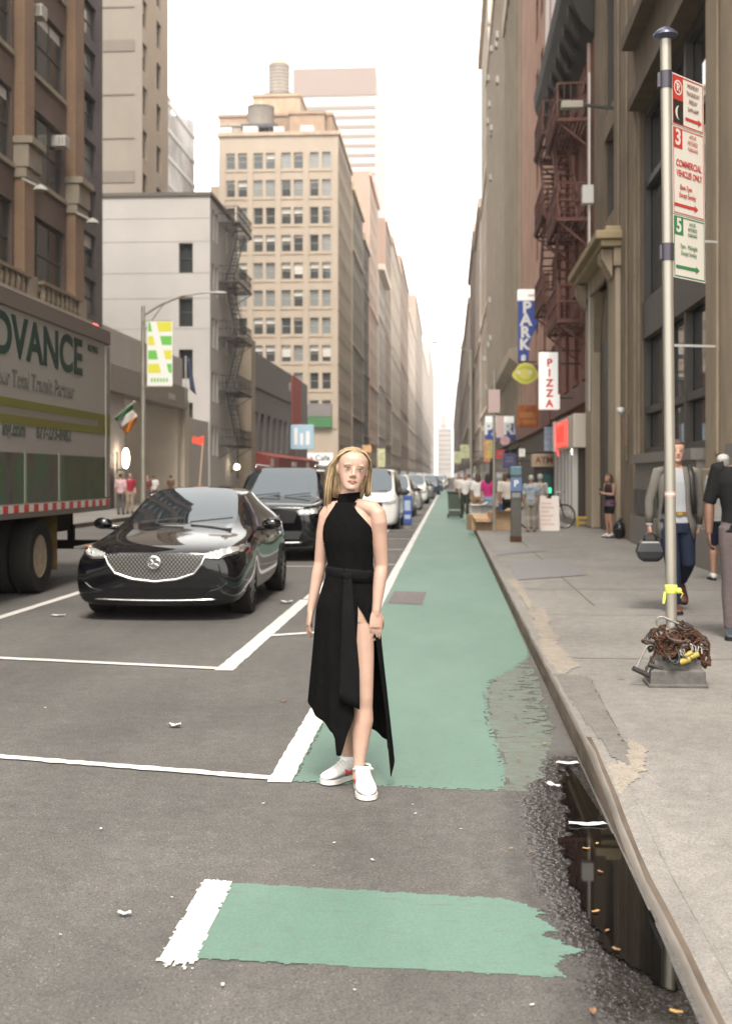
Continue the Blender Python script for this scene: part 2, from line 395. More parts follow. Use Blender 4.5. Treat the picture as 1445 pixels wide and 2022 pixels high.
for q in (((1003, 1110), (1112, 1104), (1160, 1136), (1022, 1146)), ((977, 1086), (1065, 1081), (1075, 1088), (984, 1097))):
    a = [G(*p, KH) + Vector((0, 0, .008)) for p in q]; sp.add(a, [(0, 1, 2, 3)])
struct('pavement_grate', sp, steelp)

# --- painted markings
wp = MB()
def strip(a, b, wd, z=.006, jit=.006, step=.05, caps=True):
    a = Vector((a[0], a[1], 0)); b = Vector((b[0], b[1], 0)); d = b - a; n = max(2, int(d.length / step)); d.normalize(); x = Vector((-d.y, d.x, 0)) * wd / 2; L = []; R = []
    for i in range(n + 1):
        p = a.lerp(b, i / n)
        e = lambda k: jit * fbm(p.x * 14 + k, p.y * 14 + k, k)
        L.append(p + x * (1 + e(1) / wd * 2) + Vector((0, 0, z))); R.append(p - x * (1 + e(5) / wd * 2) + Vector((0, 0, z)))
    o = len(wp.v); wp.v += L + R
    for i in range(n): wp.f.append([o + n + 1 + i, o + n + 2 + i, o + i + 1, o + i]); wp.m.append(0)
BL0, BL1 = -.935, -.81
# near piece of the lane edge, ragged lower end
nl = [tuple(G(*q)[:2]) for q in ((308, 1908), (403, 1739), (459, 1743), (382, 1910))]
mask_sheet(wp, -1.1, -.7, 3.8, 5.2, .008, .006, lambda x, y: inside(nl, x + .008 * fbm(x * 25, y * 25), y + (.07 if y < 4.2 else .01) * fbm(x * 60, y * 12, 3)))
strip((-.868, 6.34), (-.868, 13), .125, jit=.008)
strip((-.868, 13), (-.87, 140), .125, jit=.01, step=.6)
a, b = G(-200, 1480), G(572, 1541); strip(a, b, .085, z=.0078, jit=.016, step=.03)
a, b = G(-300, 1286), G(452, 1322); strip(a, b, .11, z=.0078, jit=.008)
strip(G(442, 1325), G(604, 1185), .15, jit=.01); strip((-1.79, 15.8), (-1.75, 140), .14, step=.6)
strip((-4.98, 9.0), (-4.98, 42), .12, step=.3); 
for i in range(14): strip((-4.98, 46 + i * 12), (-4.98, 49 + i * 12), .12, step=.5)
for i in range(14): strip((-8.2, 10 + i * 12), (-8.2, 13 + i * 12), .12, step=.5)
strip(G(532, 1256), G(625, 1250), .13, z=.0078, jit=.01)
for i, yy in enumerate((17.5, 22, 26.5, 31, 36, 41, 47, 53, 60, 68)): strip((-1.70, yy), (-.95, yy + .05), .12, z=.0078, step=.2)
for yy in (21.5, 40, 46, 52, 58.5): strip((-4.9, yy), (-1.8, yy), .12, z=.0078, step=.3)
struct('road_markings', wp, white)
gp = MB()
gn = [tuple(G(*q)[:2]) for q in ((459, 1745), (1000, 1777), (1062, 1800), (1090, 1850), (1150, 1886), (1098, 1890), (1107, 1932), (385, 1894))]
mask_sheet(gp, -.95, .7, 3.7, 5.3, .010, .004, lambda x, y: inside(gn, x + (.05 if x > .25 else .006) * fbm(x * 16, y * 16), y + .012 * fbm(x * 20, y * 20, 3)))
edge = [tuple(G(*q)[:2]) for q in ((575, 1546), (975, 1564), (1000, 1555), (992, 1500), (968, 1430), (960, 1370), (972, 1345), (1000, 1330), (1045, 1300), (1052, 1265))]
gl = [(BL1, 6.36)] + edge[1:] + [(KX - .02, 14), (BL1, 14)]
mask_sheet(gp, -.81, KX - .01, 6.2, 14, .012, .004, lambda x, y: inside(gl, x + .012 * fbm(x * 16, y * 10), y + .015 * fbm(x * 16, y * 16, 3)) and not (edge_dist(gl, x, y) < .03 and y < 12 and fbm(x * 40, y * 20, 7) > .15))
gp.quad((BL1, 14, .004), (KX - .012, 14, .004), (KX - .012, 140, .004), (BL1, 140, .004))
struct('green_bike_lane', gp, green)
go = MB()
gw = [tuple(G(*q)[:2]) for q in ((1000, 1555), (1045, 1565), (1075, 1510), (1090, 1450), (1078, 1400), (1055, 1330), (1040, 1290), (990, 1325), (960, 1360), (965, 1430), (990, 1500))]
mask_sheet(go, .1, .72, 6.1, 12, .012, .003, lambda x, y: inside(gw, x + .05 * fbm(x * 5, y * 5), y + .2 * fbm(x * 3, y * 6)) and fbm(x * 8, y * 12, 5) + .5 * fbm(x * 40, y * 40, 1) > -.75 + 2.2 * max(0, (x - .40)))
struct('worn_bike_lane_edge', go, green_old)
gq = MB()
a = [G(*p) + Vector((0, 0, .008)) for p in ((778, 1168), (842, 1170), (833, 1195), (765, 1192))]; gq.add(a, [(3, 2, 1, 0)])
struct('road_repair_patch', gq, ground_mat('patch_asphalt', (.15, .13, .125), (.09, .08, .08), (.24, .22, .2), .08, 200))

# --- standing water in the gutter
wet = ground_mat('wet_asphalt', (.096, .089, .082), (.034, .032, .030), (.26, .245, .225), .20, 190, stain=(.9, .045, .68), wet=True)
water = mat('gutter_water', (.004, .0035, .003), .015, spec=.5)
pud = [tuple(G(*q)[:2]) for q in ((1118, 1512), (1140, 1540), (1205, 1642), (1290, 1820), (1345, 1955), (1330, 1962), (1285, 1945), (1240, 1915), (1185, 1890), (1150, 1840), (1128, 1780), (1105, 1725), (1098, 1670), (1112, 1620), (1100, 1570), (1095, 1530))]
wetp = [tuple(G(*q)[:2]) for q in ((1090, 1490), (1150, 1530), (1215, 1642), (1300, 1820), (1400, 2040), (1160, 2040), (1135, 1960), (1150, 1900), (1090, 1850), (1060, 1770), (1035, 1700), (1030, 1640), (1020, 1590), (1050, 1530))]
pm = MB(); wm = MB()
def wetness(x, y):
    x2 = x + .05 * fbm(x * 6, y * 6, 1); y2 = y + .08 * fbm(x * 5, y * 5, 8)
    if x2 > KX - .06: x2 = KX - .06
    d = edge_dist(wetl, x2, y2); return max(0, min(1, .5 + (d if inside(wetl, x2, y2) else -d) / .26))
wetl = [(p[0] if p[0] < KX - .12 else 1.6, p[1]) for p in wetp]
mask_sheet(wm, -.45, KX + .005, 2.6, 7.6, .03, .0024, lambda x, y: True)
wo_ = struct('wet_road', wm, wet); at_ = wo_.data.attributes.new('wet', 'FLOAT', 'POINT')
at_.data.foreach_set('value', [wetness(v.co.x, v.co.y) for v in wo_.data.vertices])
def water_here(x, y):
    if inside(pud, x, y): 
        d = edge_dist(pud, x, y)
        return x > KX - .1 or d > .03 + .05 * fbm(x * 9, y * 7, 2) + .02 * fbm(x * 40, y * 30, 4)
    return False
mask_sheet(pm, .05, KX + .008, 3.4, 7.2, .006, .0085, water_here)
tag(struct('puddle', pm, water), kind='structure')

# --- litter
paper = mat('litter_paper', (.48, .48, .48), .7, var=.12, scale=20)
leafm = mat('dry_leaf', (.33, .19, .06), .7, var=.4, scale=30); leaf2 = mat('brown_leaf', (.20, .10, .05), .7, var=.4, scale=30)
def scrap(name, label, cat, px, py, size, m, seed, curl=.4, z=0.0, rot=0, asp=.6, group=None):
    rnd = random.Random(seed); mb = MB(); n = 7; grid = []
    for i in range(n):
        row = []
        for j in range(n):
            u, v = i / (n - 1) - .5, j / (n - 1) - .5
            sx = 1 - .5 * abs(v) * rnd.random(); row.append(Vector((u * size * sx, v * size * asp * (1 - .6 * u * u * 4 * .4), abs(u * v) * size * curl * .7 + .10 * size * curl * (1 + fbm(u * 4 + seed, v * 4)) + .002)))
        grid.append(row)
    mb.add([p for r_ in grid for p in r_], [(i * n + j, (i + 1) * n + j, (i + 1) * n + j + 1, i * n + j + 1) for i in range(n - 1) for j in range(n - 1)])
    o = mb.build(name, m, smooth=60); o.location = G(px, py, z) + Vector((0, 0, .008)); o.rotation_euler.z = rot
    so = o.modifiers.new('t', 'SOLIDIFY'); so.thickness = .0012
    return tag(o, label, cat, group)
scrap('paper_scrap', 'white and red crumpled wrapper on the bare asphalt left of the woman', 'litter', 345, 1437, .085, paper, 1, .9, asp=.6)
scrap('wrapper_print', 'red printed flap on the crumpled wrapper left of the woman', 'litter', 349, 1434, .04, mat('litter_red', (.5, .09, .04), .6), 2, .9)
scrap('paper_scrap', 'torn pale paper scrap lying left of the near white stripe', 'litter', 246, 1811, .05, paper, 3, .9, asp=.5)
scrap('paper_scrap', 'small white paper on the asphalt in front of the truck wheel', 'litter', 115, 1217, .16, paper, 4, .3)
scrap('paper_scrap', 'white paper ball on road by the black sedan front wheel', 'litter', 565, 1192, .16, paper, 5, .8)
scrap('dead_leaf', 'brown dead leaf on asphalt just left of the black skirt', 'leaf', 559, 1387, .045, leaf2, 6, .6)
scrap('paper_strip', 'white folded paper strip floating across the puddle', 'litter', 1160, 1633, .175, paper, 7, .25, rot=.05, asp=.26)
scrap('paper_strip', 'white paper flake at the upper end of the puddle', 'litter', 1120, 1511, .125, paper, 8, .3, asp=.45)
scrap('paper_strip', 'grey curled foam scrap at the left edge of the puddle', 'litter', 1090, 1555, .10, paper, 9, .5, rot=2.2, asp=.35)
for i, (px, py, sz, mm) in enumerate(((1157, 1680, .05, leafm), (1178, 1670, .04, leafm), (1048, 1687, .035, leaf2), (1176, 1805, .05, leafm), (1184, 1726, .045, leaf2), (1074, 1471, .05, leafm), (1170, 2003, .06, leaf2), (1334, 2005, .06, leafm), (1198, 1843, .035, leaf2), (1215, 1880, .05, leaf2), (1008, 1679, .03, leafm), (1023, 1501, .03, leafm))):
    scrap('dead_leaf', 'small dry leaf fallen in or beside the gutter puddle', 'leaf', px, py, sz * .68, mm, 20 + i, .5, z=.004, rot=i * 1.3, asp=.45, group='dry leaves in and around the puddle')
for i, (px, py) in enumerate(((815, 962 + 630), (660, 1668), (735, 1702), (340, 1776), (820, 1610), (200, 1640), (120, 1850), (520, 1590), (440, 1950), (700, 1960), (1050, 1990), (90, 1400), (910, 1640))):
    scrap('paper_fleck', 'tiny pale fleck of litter on the open asphalt', 'litter', px, py, .010 + .006 * (i % 3), paper, 50 + i, .4, rot=i, asp=.5, group='tiny flecks of litter on the asphalt')
# ------------------------------------------------------------------ buildings
glass = mat('window_glass', (.035, .04, .042), .07, spec=.7)
glass_pale = mat('sky_pale_window_glass', (.19, .20, .195), .12, spec=.7)  # paler glass: sky reflection put into the base colour
blind = mat('window_blind', (.52, .50, .46), .8, var=.1, scale=3)
darkroom = mat('dark_recess', (.030, .028, .025), .9)
sash_d = mat('dark_sash', (.07, .065, .06), .6); sash_l = mat('light_sash', (.42, .38, .33), .6)
def stone(name, c, var=.14, scale=1.2, bump=.15): return mat(name, c, .88, var=var, scale=scale, bump=bump, bscale=14, stretch=(1, 1, .45))
def bricks(name, c, c2, mortar, scale=4.0, row=.075):
    m = bpy.data.materials.new(name); m.use_nodes = True; t = m.node_tree; b = t.nodes['Principled BSDF']; b.inputs['Roughness'].default_value = .9
    tc = t.nodes.new('ShaderNodeTexCoord'); sx = t.nodes.new('ShaderNodeSeparateXYZ'); ad = t.nodes.new('ShaderNodeMath'); cb = t.nodes.new('ShaderNodeCombineXYZ')
    t.links.new(tc.outputs['Object'], sx.inputs[0]); t.links.new(sx.outputs[0], ad.inputs[0]); t.links.new(sx.outputs[1], ad.inputs[1]); t.links.new(ad.outputs[0], cb.inputs[0]); t.links.new(sx.outputs[2], cb.inputs[1])
    br = t.nodes.new('ShaderNodeTexBrick'); t.links.new(cb.outputs[0], br.inputs['Vector'])
    for k, v in (('Color1', c), ('Color2', c2), ('Mortar', mortar)): br.inputs[k].default_value = (*v, 1)
    br.inputs['Scale'].default_value = 1; br.inputs['Brick Width'].default_value = .22; br.inputs['Row Height'].default_value = row; br.inputs['Mortar Size'].default_value = .010; br.inputs['Bias'].default_value = -.1
    n = t.nodes.new('ShaderNodeTexNoise'); n.inputs['Scale'].default_value = .5; n.inputs['Detail'].default_value = 6; t.links.new(tc.outputs['Object'], n.inputs[0])
    r = t.nodes.new('ShaderNodeValToRGB'); r.color_ramp.elements[0].position = .3; r.color_ramp.elements[1].position = .7; r.color_ramp.elements[0].color = (.75, .74, .73, 1); r.color_ramp.elements[1].color = (1.2, 1.18, 1.15, 1)
    t.links.new(n.outputs[0], r.inputs[0]); mx = t.nodes.new('ShaderNodeMixRGB'); mx.blend_type = 'MULTIPLY'; mx.inputs[0].default_value = 1
    t.links.new(br.outputs[0], mx.inputs[1]); t.links.new(r.outputs[0], mx.inputs[2]); t.links.new(mx.outputs[0], b.inputs['Base Color'])
    MATS[name] = m; return m
WIN = {}
def window(w, h, kind, frm, rows=2, cols=1, t=.05):
    """sash window, local: centre of its base at origin, faces -Y"""
    key = (round(w, 2), round(h, 2), kind, frm.name, rows, cols)
    if key in WIN: return WIN[key]
    b = MB(); x = w / 2
    for a in ((-x, -x + t), (x - t, x)): b.box(a[0], a[1], 0, .07, 0, h)
    b.box(-x + t, x - t, .001, .07, 0, t); b.box(-x + t, x - t, .001, .07, h - t, h)
    for i in range(1, rows): z = h * i / rows; b.box(-x + t, x - t, .002, .068, z - t * .45, z + t * .45)
    for j in range(1, cols): c = -x + w * j / cols; b.box(c - t * .4, c + t * .4, .003, .066, t, h - t)
    f = {0: 0, 1: .35, 2: .7, 3: .15}.get(kind, 0)
    zb = h - t - f * (h - 2 * t)
    b.quad((-x + t, .04, t), (x - t, .04, t), (x - t, .04, zb), (-x + t, .04, zb), 2 if kind == 4 else 1)
    if f: b.quad((-x + t, .04, zb), (x - t, .04, zb), (x - t, .04, h - t), (-x + t, .04, h - t), 3)
    o = b.build('window', [frm, glass, glass_pale, blind]); WIN[key] = o.data; bpy.data.objects.remove(o)
    return WIN[key]
def put_window(me, parent, loc, rz, name='window'):
    o = bpy.data.objects.new(name, me); C.objects.link(o); o.parent = parent; o.location = loc; o.rotation_euler.z = rz; return o

def facade(bld, wall, side, c, a0, a1, z0, z1, rects, depth=.22, frm=None, kinds=(0,), rows=2, cols=1, m=0, mr=None, most=100, seed=1, blind_back=None):
    """side 'E': plane x=c facing +x ; 'W': plane x=c facing -x ; 'S': plane y=c facing -y. rects in (along, along, z, z) world coordinates.
    Windows are parts of bld (its origin is the world origin)."""
    rnd = random.Random(seed)
    if side == 'S': o, u, n, rz = (a0, c, z0), (1, 0, 0), (0, -1, 0), 0
    elif side == 'E': o, u, n, rz = (c, a0, z0), (0, 1, 0), (1, 0, 0), pi / 2
    else: o, u, n, rz = (c, a0, z0), (0, 1, 0), (-1, 0, 0), -pi / 2
    wall.wall(o, u, n, a1 - a0, z1 - z0, [(r[0] - a0, r[1] - a0, r[2] - z0, r[3] - z0) for r in rects], depth, m, mr, blind_back)
    if frm is None: return
    for i, r in enumerate(rects):
        if i >= most: break
        me = window(r[1] - r[0], r[3] - r[2], rnd.choice(kinds), frm, rows, cols)
        q = (r[0] + r[1]) / 2; d = depth
        p = {'S': (q, c + d - .06, r[2]), 'E': (c - d + .06, q, r[2]), 'W': (c + d - .06, q, r[2])}[side]
        put_window(me, bld, p, rz)
def yx(px, X):
    r = ray(px, HY); return X / r[0] * r[1]
def roofbox(w, x0, x1, y0, y1, h, skip='', m=0):
    """the closed rest of a block whose street and near walls are built with openings"""
    P = lambda x, y, z: (x, y, z)
    if 'N' not in skip: w.quad(P(x1, y1, 0), P(x0, y1, 0), P(x0, y1, h), P(x1, y1, h), m)
    if 'E' not in skip: w.quad(P(x1, y0, 0), P(x1, y1, 0), P(x1, y1, h), P(x1, y0, h), m)
    if 'W' not in skip: w.quad(P(x0, y1, 0), P(x0, y0, 0), P(x0, y0, h), P(x0, y1, h), m)
    if 'S' not in skip: w.quad(P(x0, y0, 0), P(x1, y0, 0), P(x1, y0, h), P(x0, y0, h), m)
    w.quad(P(x0, y0, h), P(x1, y0, h), P(x1, y1, h), P(x0, y1, h), m)

# ---- L1: brown brick loft with lit stone pilasters (left foreground)
redbrick = bricks('brown_red_brick', (.115, .075, .058), (.09, .062, .052), (.10, .08, .07))
tanbrick = bricks('tan_pier_brick', (.215, .128, .075), (.185, .115, .068), (.16, .12, .09))
plumbrick = bricks('plum_grey_brick', (.105, .088, .092), (.09, .078, .085), (.10, .09, .09))
limest = stone('limestone_trim', (.24, .205, .16))
y203 = yx(203, WX); y150 = yx(152, WX); y128 = yx(130, WX); y53 = yx(53, WX); y28 = yx(27, WX); y0p = yx(0, WX)
bl = thing('brick_building', 'brown brick loft building with tan pilasters behind the moving truck', 'building')
wm_ = MB()
sills = [4.6 + 3.85 * i for i in range(12)]; HT = 47
bays = [(y53, y128), (y28 - (y128 - y53), y28)] + [(y28 - (y128 - y53) * k - (y53 - y28) * (k - 1), y28 - (y128 - y53) * (k - 1) - (y53 - y28) * (k - 1)) for k in (2, 3, 4)]
rects = []
for z in sills[1:]:
    for a, b in bays: rects.append((a + .12, b - .12, z, z + 2.55))
nar = []
y165, y190 = yx(167, WX), yx(190, WX)
for z in [4.5 + 1.92 * i for i in range(21)]: nar.append((y165, y190, z, z + 1.45))
facade(bl, wm_, 'E', WX, 6, y150, 0, HT, rects, .2, sash_d, (0, 0, 4, 3), rows=2, cols=3, seed=3)
facade(bl, wm_, 'E', WX, y150, y203, 0, HT, nar, .22, sash_d, (4, 0, 4, 1), rows=2, cols=1, m=1, mr=1, seed=5)
for x, y0_, y1_ in ((WX, 6, y203),):
    roofbox(wm_, -34, WX, 6, y203, HT, 'E')
wl = wm_.build('wall', [redbrick, plumbrick], bl)
for (a, b) in ((y128, y150), (y28, y53), (y28 - (y128 - y53) - (y53 - y28), y28 - (y128 - y53))):
    p = MB(); p.box(WX + .001, WX + .38, a + .05, b - .25, 8.6, HT, 0); p.box(WX + .002, WX + .42, a, b, 0, 8.6, 1); p.box(WX + .003, WX + .55, a - .05, b + .05, 12.2, 13.0, 1); p.box(WX + .003, WX + .47, a - .02, b, 11.85, 12.2, 1)
    p.box(WX + .003, WX + .7, a - .1, b + .1, 13.0, 13.25, 1)
    p.build('pilaster', [tanbrick, limest], bl, bevel=.02)
for z in sills[1:]:
    for a, b in bays[:2]:
        q = MB(); q.box(WX - .12, WX + .10, a + .1, b - .1, z - .17, z - .002); q.build('window_sill', limest, bl)
q = MB(); q.box(WX + .004, WX + .75, 6, y150 + .3, 7.5, 7.75); q.box(WX + .004, WX + .6, 6, y150 + .2, 7.2, 7.5); q.box(WX + .004, WX + .35, 6, y150, 6.3, 7.2)
q.build('cornice', limest, bl, bevel=.03)
for a, b in bays[:2]:
    q = MB(); q.box(WX + .4, WX + .62, a + .05, b + .2, 8.38, 8.5); n = 9; q.build('handrail', mat('weathered_stone', (.20, .16, .12), .9, var=.2, scale=5), bl)
    for i in range(n): yy = a + .25 + (b - a - .3) * i / (n - 1); q = MB(); q.lathe((WX + .51, yy, 7.75), [(.06, 0), (.10, .12), (.11, .25), (.055, .45), (.09, .63)], 8); q.build('baluster', MATS['weathered_stone'], bl, smooth=40)
aircon = mat('air_conditioner_case', (.50, .47, .42), .6, var=.08, scale=8); acd = mat('air_conditioner_grille', (.16, .15, .14), .7)
def ac(px, py, X, side, label, w=.55, h=.42, d=.36):
    c = atX(px, py, X); o = thing('air_conditioner', label, 'air conditioner', c, 0)
    m = MB(); m.box(-.25 if side > 0 else -d, d if side > 0 else .25, -w / 2, w / 2, -h / 2, h / 2); m.build('case', aircon, o, bevel=.02)
    m = MB(); X1 = d + .004 if side > 0 else -d - .004
    for i in range(4): z = -h * .36 + i * h * .2; m.box(min(X1, X1 - side * .02), max(X1, X1 - side * .02), -w * .42, w * .42, z, z + h * .09)
    m.build('grille', acd, o)
    m = MB()
    for i in range(3): x = (.12 + i * .12) * side; m.box(x - .02, x + .02, -w / 2 - .004, -w / 2 + .01, -h * .3, h * .3)
    m.each('side_vent', acd, o)
ac(116, 281, WX, 1, 'white air conditioner in a window right of a tan pilaster, brown brick building')
ac(70, 25, WX, 1, 'grey air conditioner in the topmost visible window of the brown brick building', .6, .45)
# security lamps on the pilasters
lampd = mat('painted_iron', (.05, .045, .04), .5)
for px, py in ((45, 352), (152, 420)):
    p = atX(px, py, WX + .55); o = MB(); o.bar(p, p + Vector((.5, 0, -.25)), .08); o.lathe(p + Vector((.62, 0, -.42)), [(.05, .2), (.2, .1), (.26, 0)], 10)
    tag(o.build('wall_lamp', mat('wall_lamp_white', (.28, .265, .235), .6), smooth=40), 'floodlight bracket on the %s tan pilaster of the brown brick building' % ('left' if px < 100 else 'right'), 'wall lamp')

# ---- L2: tall grey-beige block with one row of street windows
b = thing('apartment_tower', 'tall grey beige apartment block rising behind the white walk-up roof', 'building')
wm_ = MB(); Y0, Y1 = 95.0, 104.0; xe = atY(281, 400, Y0).x; H2 = 56
r2 = []
for i in range(14): z = 6 + i * 3.4; r2 += [(Y0 + .2, Y0 + 1.6, z, z + 2.2), (Y0 + 4.8, Y0 + 6.4, z, z + 2.2)]
facade(b, wm_, 'E', xe, Y0, Y1, 0, H2, r2, .3, sash_d, (0, 4, 1), m=1, mr=1)
roofbox(wm_, xe - 22, xe, Y0, Y1, H2, 'E')
greyst = stone('grey_beige_brick', (.235, .205, .175), .06, .7, 0); warmst = stone('warm_street_brick', (.33, .265, .205), .05)
wm_.build('wall', [greyst, warmst], b)
q = MB(); bandm = stone('band_course', (.18, .157, .135), .05)
for i in range(14): z = 4 + i * 3.4; q.box(xe - 22, xe - .6, Y0 - .06, Y0 - .001, z, z + (.10 if i % 3 else .9))
q.each('band_course', bandm, b)
# ---- L3: pale glass tower
b = thing('glass_tower', 'pale grey glass tower with sloping top behind the beige apartment block', 'building')
Y0 = 150.0; x1 = atY(318, 500, Y0).x; Y1 = yx(384, x1); hA = atY(322, 150, Y0).z; hB = atX(384, 238, x1).z
m = MB(); m.prism([(Y0, 0), (Y1, 0), (Y1, hB), (Y0 + 6, hA - 3), (Y0, hA)], 'x', x1 - 18, x1)
gt = mat('curtain_wall_glass', (.42, .42, .42), .25, var=.35, scale=.35, stretch=(1, .5, .4), contrast=(.4, .6)); m.build('curtain_wall', gt, b)
for i in range(14):
    z = 4 + i * 3.4
    q = MB(); q.box(x1 + .001, x1 + .12, Y0, Y1, z, z + .5); q.build('floor_band', mat('tower_band', (.52, .51, .5), .6), b)
    if z > hB - 5: break
q = MB(); q.box(x1 - 6, x1 - .5, Y0 + 5, Y0 + 8, hA - 6, hA - .5); q.build('roof_plant', stone('plant_brick', (.4, .27, .2)), b)

# ---- L4: white walk-up with black fire escape
b = thing('white_building', 'plain white walk-up with dark single windows in its blank side wall', 'building')
Y0 = 77.5; Y1 = yx(472, WX); xc = atY(415, 500, Y0).x; hh = atY(415, 386, Y0).z
wm_ = MB(); ws = []
for ya, yb in ((480, 540), (586, 645), (690, 748), (795, 850)):
    ws.append((atY(353.5, ya, Y0).x, atY(381, ya, Y0).x, atY(353, yb, Y0).z, atY(353, ya, Y0).z))
facade(b, wm_, 'S', Y0, xc - 13, xc, 0, hh, ws, .3, sash_d, (0,), rows=2)
st = []
for i in range(5):
    z = 1.9 + 3.45 * i
    for a in (.7, 1.9, 5.4, 8.2): 
        if Y0 + a + .9 < Y1: st.append((Y0 + a, Y0 + a + .75, z + 1.0, z + 2.9))
facade(b, wm_, 'E', xc, Y0, Y1, 0, hh, st, .25, sash_d, (0, 1), rows=2)
roofbox(wm_, xc - 13, xc, Y0, Y1, hh, 'SE')
whitew = mat('white_render', (.42, .40, .38), .85, var=.06, scale=.5, bump=.05, bscale=5); wm_.build('wall', whitew, b)
q = MB()
for py in (432, 478, 540, 590, 650): z = atY(300, py, Y0).z; q.box(xc - 13, xc - .01, Y0 - .012, Y0 - .001, z, z + .03)
q.each('render_joint', mat('render_joint', (.30, .285, .27), .9), b)
q = MB(); q.box(xc - 13.1, xc + .12, Y0 - .12, Y1, hh, hh + .22); q.build('coping', mat('dark_coping', (.10, .085, .075), .7), b)
ironb = mat('black_iron', (.030, .027, .025), .6); ironr = mat('rust_red_iron', (.13, .050, .036), .7, var=.25, scale=6)
def fire_escape(name, label, X, sgn, y0, y1, levels, iron, proj=1.1, gap=None):
    """platforms on facade plane X projecting sgn*proj, stairs between levels"""
    o = thing(name, label, 'fire escape'); X0, X1 = X + sgn * .02, X + sgn * proj
    for i, z in enumerate(levels):
        p = MB(); nx = 9
        for k in range(nx): x = X0 + (X1 - X0) * k / (nx - 1); p.box(min(x, x + .06 * sgn), max(x, x + .06 * sgn), y0, y1, z - .035, z)
        for yy in (y0, (y0 + y1) / 2, y1): p.bar((X0, yy, z - .08), (X1, yy, z - .08), .07, .09)
        for yy in (y0 + .1, y1 - .1): p.bar((X0, yy, z - .9), (X1, yy, z - .1), .05)
        p.bar((X1, y0, z - .06), (X1, y1, z - .06), .06, .12)
        p.build('platform', iron, o)
        p = MB()
        for zz in (.5, 1.0):
            p.bar((X1, y0, z + zz), (X1, y1, z + zz), .045)
            for yy in (y0, y1): p.bar((X0, yy, z + zz), (X1, yy, z + zz), .045)
        n = int((y1 - y0) / .3)
        for k in range(n + 1): yy = y0 + (y1 - y0) * k / n; p.bar((X1, yy, z), (X1, yy, z + 1.0), .022 if k % 4 else .05)
        for yy in (y0, y1):
            for k in range(1, 5): x = X0 + (X1 - X0) * k / 5; p.bar((x, yy, z), (x, yy, z + 1), .022)
        p.build('railing', iron, o)
        if i + 1 < len(levels):
            z2 = levels[i + 1]; p = MB(); xs = (X0 + sgn * .35, X0 + sgn * .85); a, c = (y0 + .5, y1 - .7) if i % 2 else (y1 - .5, y0 + .7)
            for x in xs: p.bar((x, a, z), (x, c, z2), .05, .16); p.bar((x, a, z + .85), (x, c, z2 + .8), .03)
            for k in range(1, 12): f = k / 12; p.box(min(xs), max(xs), a + (c - a) * f - .09, a + (c - a) * f + .09, z + (z2 - z) * f - .015, z + (z2 - z) * f + .015)
            p.build('stair', iron, o)
    p = MB(); z = levels[0]; x = X1 - sgn * .1
    for yy in (y0 + .4, y0 + .8): p.bar((x, yy, z - 2.2), (x, yy, z + 1.0), .04)
    for k in range(9): p.bar((x, y0 + .4, z - 2.0 + k * .33), (x, y0 + .8, z - 2.0 + k * .33), .025)
    p.build('drop_ladder', iron, o)
    return o
fire_escape('fire_escape', 'black iron fire escape zigzagging down the white walk-up front', xc, 1, Y0 + 2.9, Y1 - 1.6, [atX(445, y, xc).z for y in (880, 776, 672, 566, 452)], ironb, 1.25)

# ---- L5: low modern church-like building with canopy, in front of the white wall
b = thing('low_modern_building', 'low beige modern building with a deep entrance canopy beside the white walk-up', 'building')
beige = mat('beige_concrete', (.52, .46, .375), .85, var=.07, scale=1.2); palew = mat('pale_concrete', (.40, .375, .345), .85, var=.05, scale=.8); brownp = mat('brown_plaster', (.24, .195, .155), .9, var=.08, scale=2)
ya, yb = yx(206, WX), yx(247, WX); yc, yd = yx(356, WX), yx(412, WX)
m = MB(); m.box(WX - 9, WX, ya + .1, yb, 0, 5.3); m.build('porch_pier', palew, b, bevel=.03)
m = MB(); m.box(WX - .6, WX + .25, ya + .1, yc + .9, 5.3, 6.55); m.build('canopy_fascia', mat('canopy_bronze', (.23, .205, .175), .7, var=.06, scale=3), b, bevel=.03)
m = MB(); m.box(WX - 3.2, WX - .61, ya + .1, yc + .9, 6.1, 6.5); m.build('porch_ceiling', brownp, b)
m = MB(); m.box(WX - 3.2, WX - .3, ya + .1, yc + 2, 6.56, 8.3); m.build('roof_parapet', palew, b, bevel=.04)
m = MB(); m.box(WX - 12, WX - .12, yc - .2, yc + .6, 0, 6.09); m.box(WX - 12.2, WX - 11.6, ya, yc, 0, 6.1); m.build('porch_wall', beige, b)
m = MB(); m.box(WX - 1.6, WX + .05, yc + .9, yc + 2.2, 0, 5.9); m.build('entrance_pylon', beige, b, bevel=.02)
m = MB(); m.box(WX - 6, WX - .2, yc + 2.2, Y0 - .01, 0, 5.0); m.build('wing_wall', palew, b, bevel=.02)
m = MB(); m.box(WX - .2, WX + .012, ya + .6, ya + 1.6, .14, 2.6); m.build('door', mat('dark_doorway', (.028, .022, .018), .6), b)
m = MB(); ym = (yb + yc) / 2 + 2
for k in range(4): m.box(WX + .251, WX + .27, ym + k * .42, ym + k * .42 + .28, 5.65, 5.95)
m.build('canopy_lettering', mat('bronze_letters', (.36, .33, .29), .5), b)
def glow(name, label, p, h, r, col=(1, .82, .6), e=5.0):
    o = thing(name, label, 'lamp', p); m = MB(); m.ell((0, 0, 0), (r, r, h / 2)); m.build('lit_globe', mat('lit_lamp', col, emit=e), o, smooth=180)
    m = MB(); m.box(-.45, 0, -.03, .03, -h / 2 - .08, -h / 2); m.box(-.45, -.38, -.1, .1, -h / 2 - .2, h * .3); m.build('bracket', lampd, o); return o
glow('wall_sconce', 'lit warm oval wall sconce on the pier beside the canopy entrance', atX(249, 905, WX + .42), .95, .16)
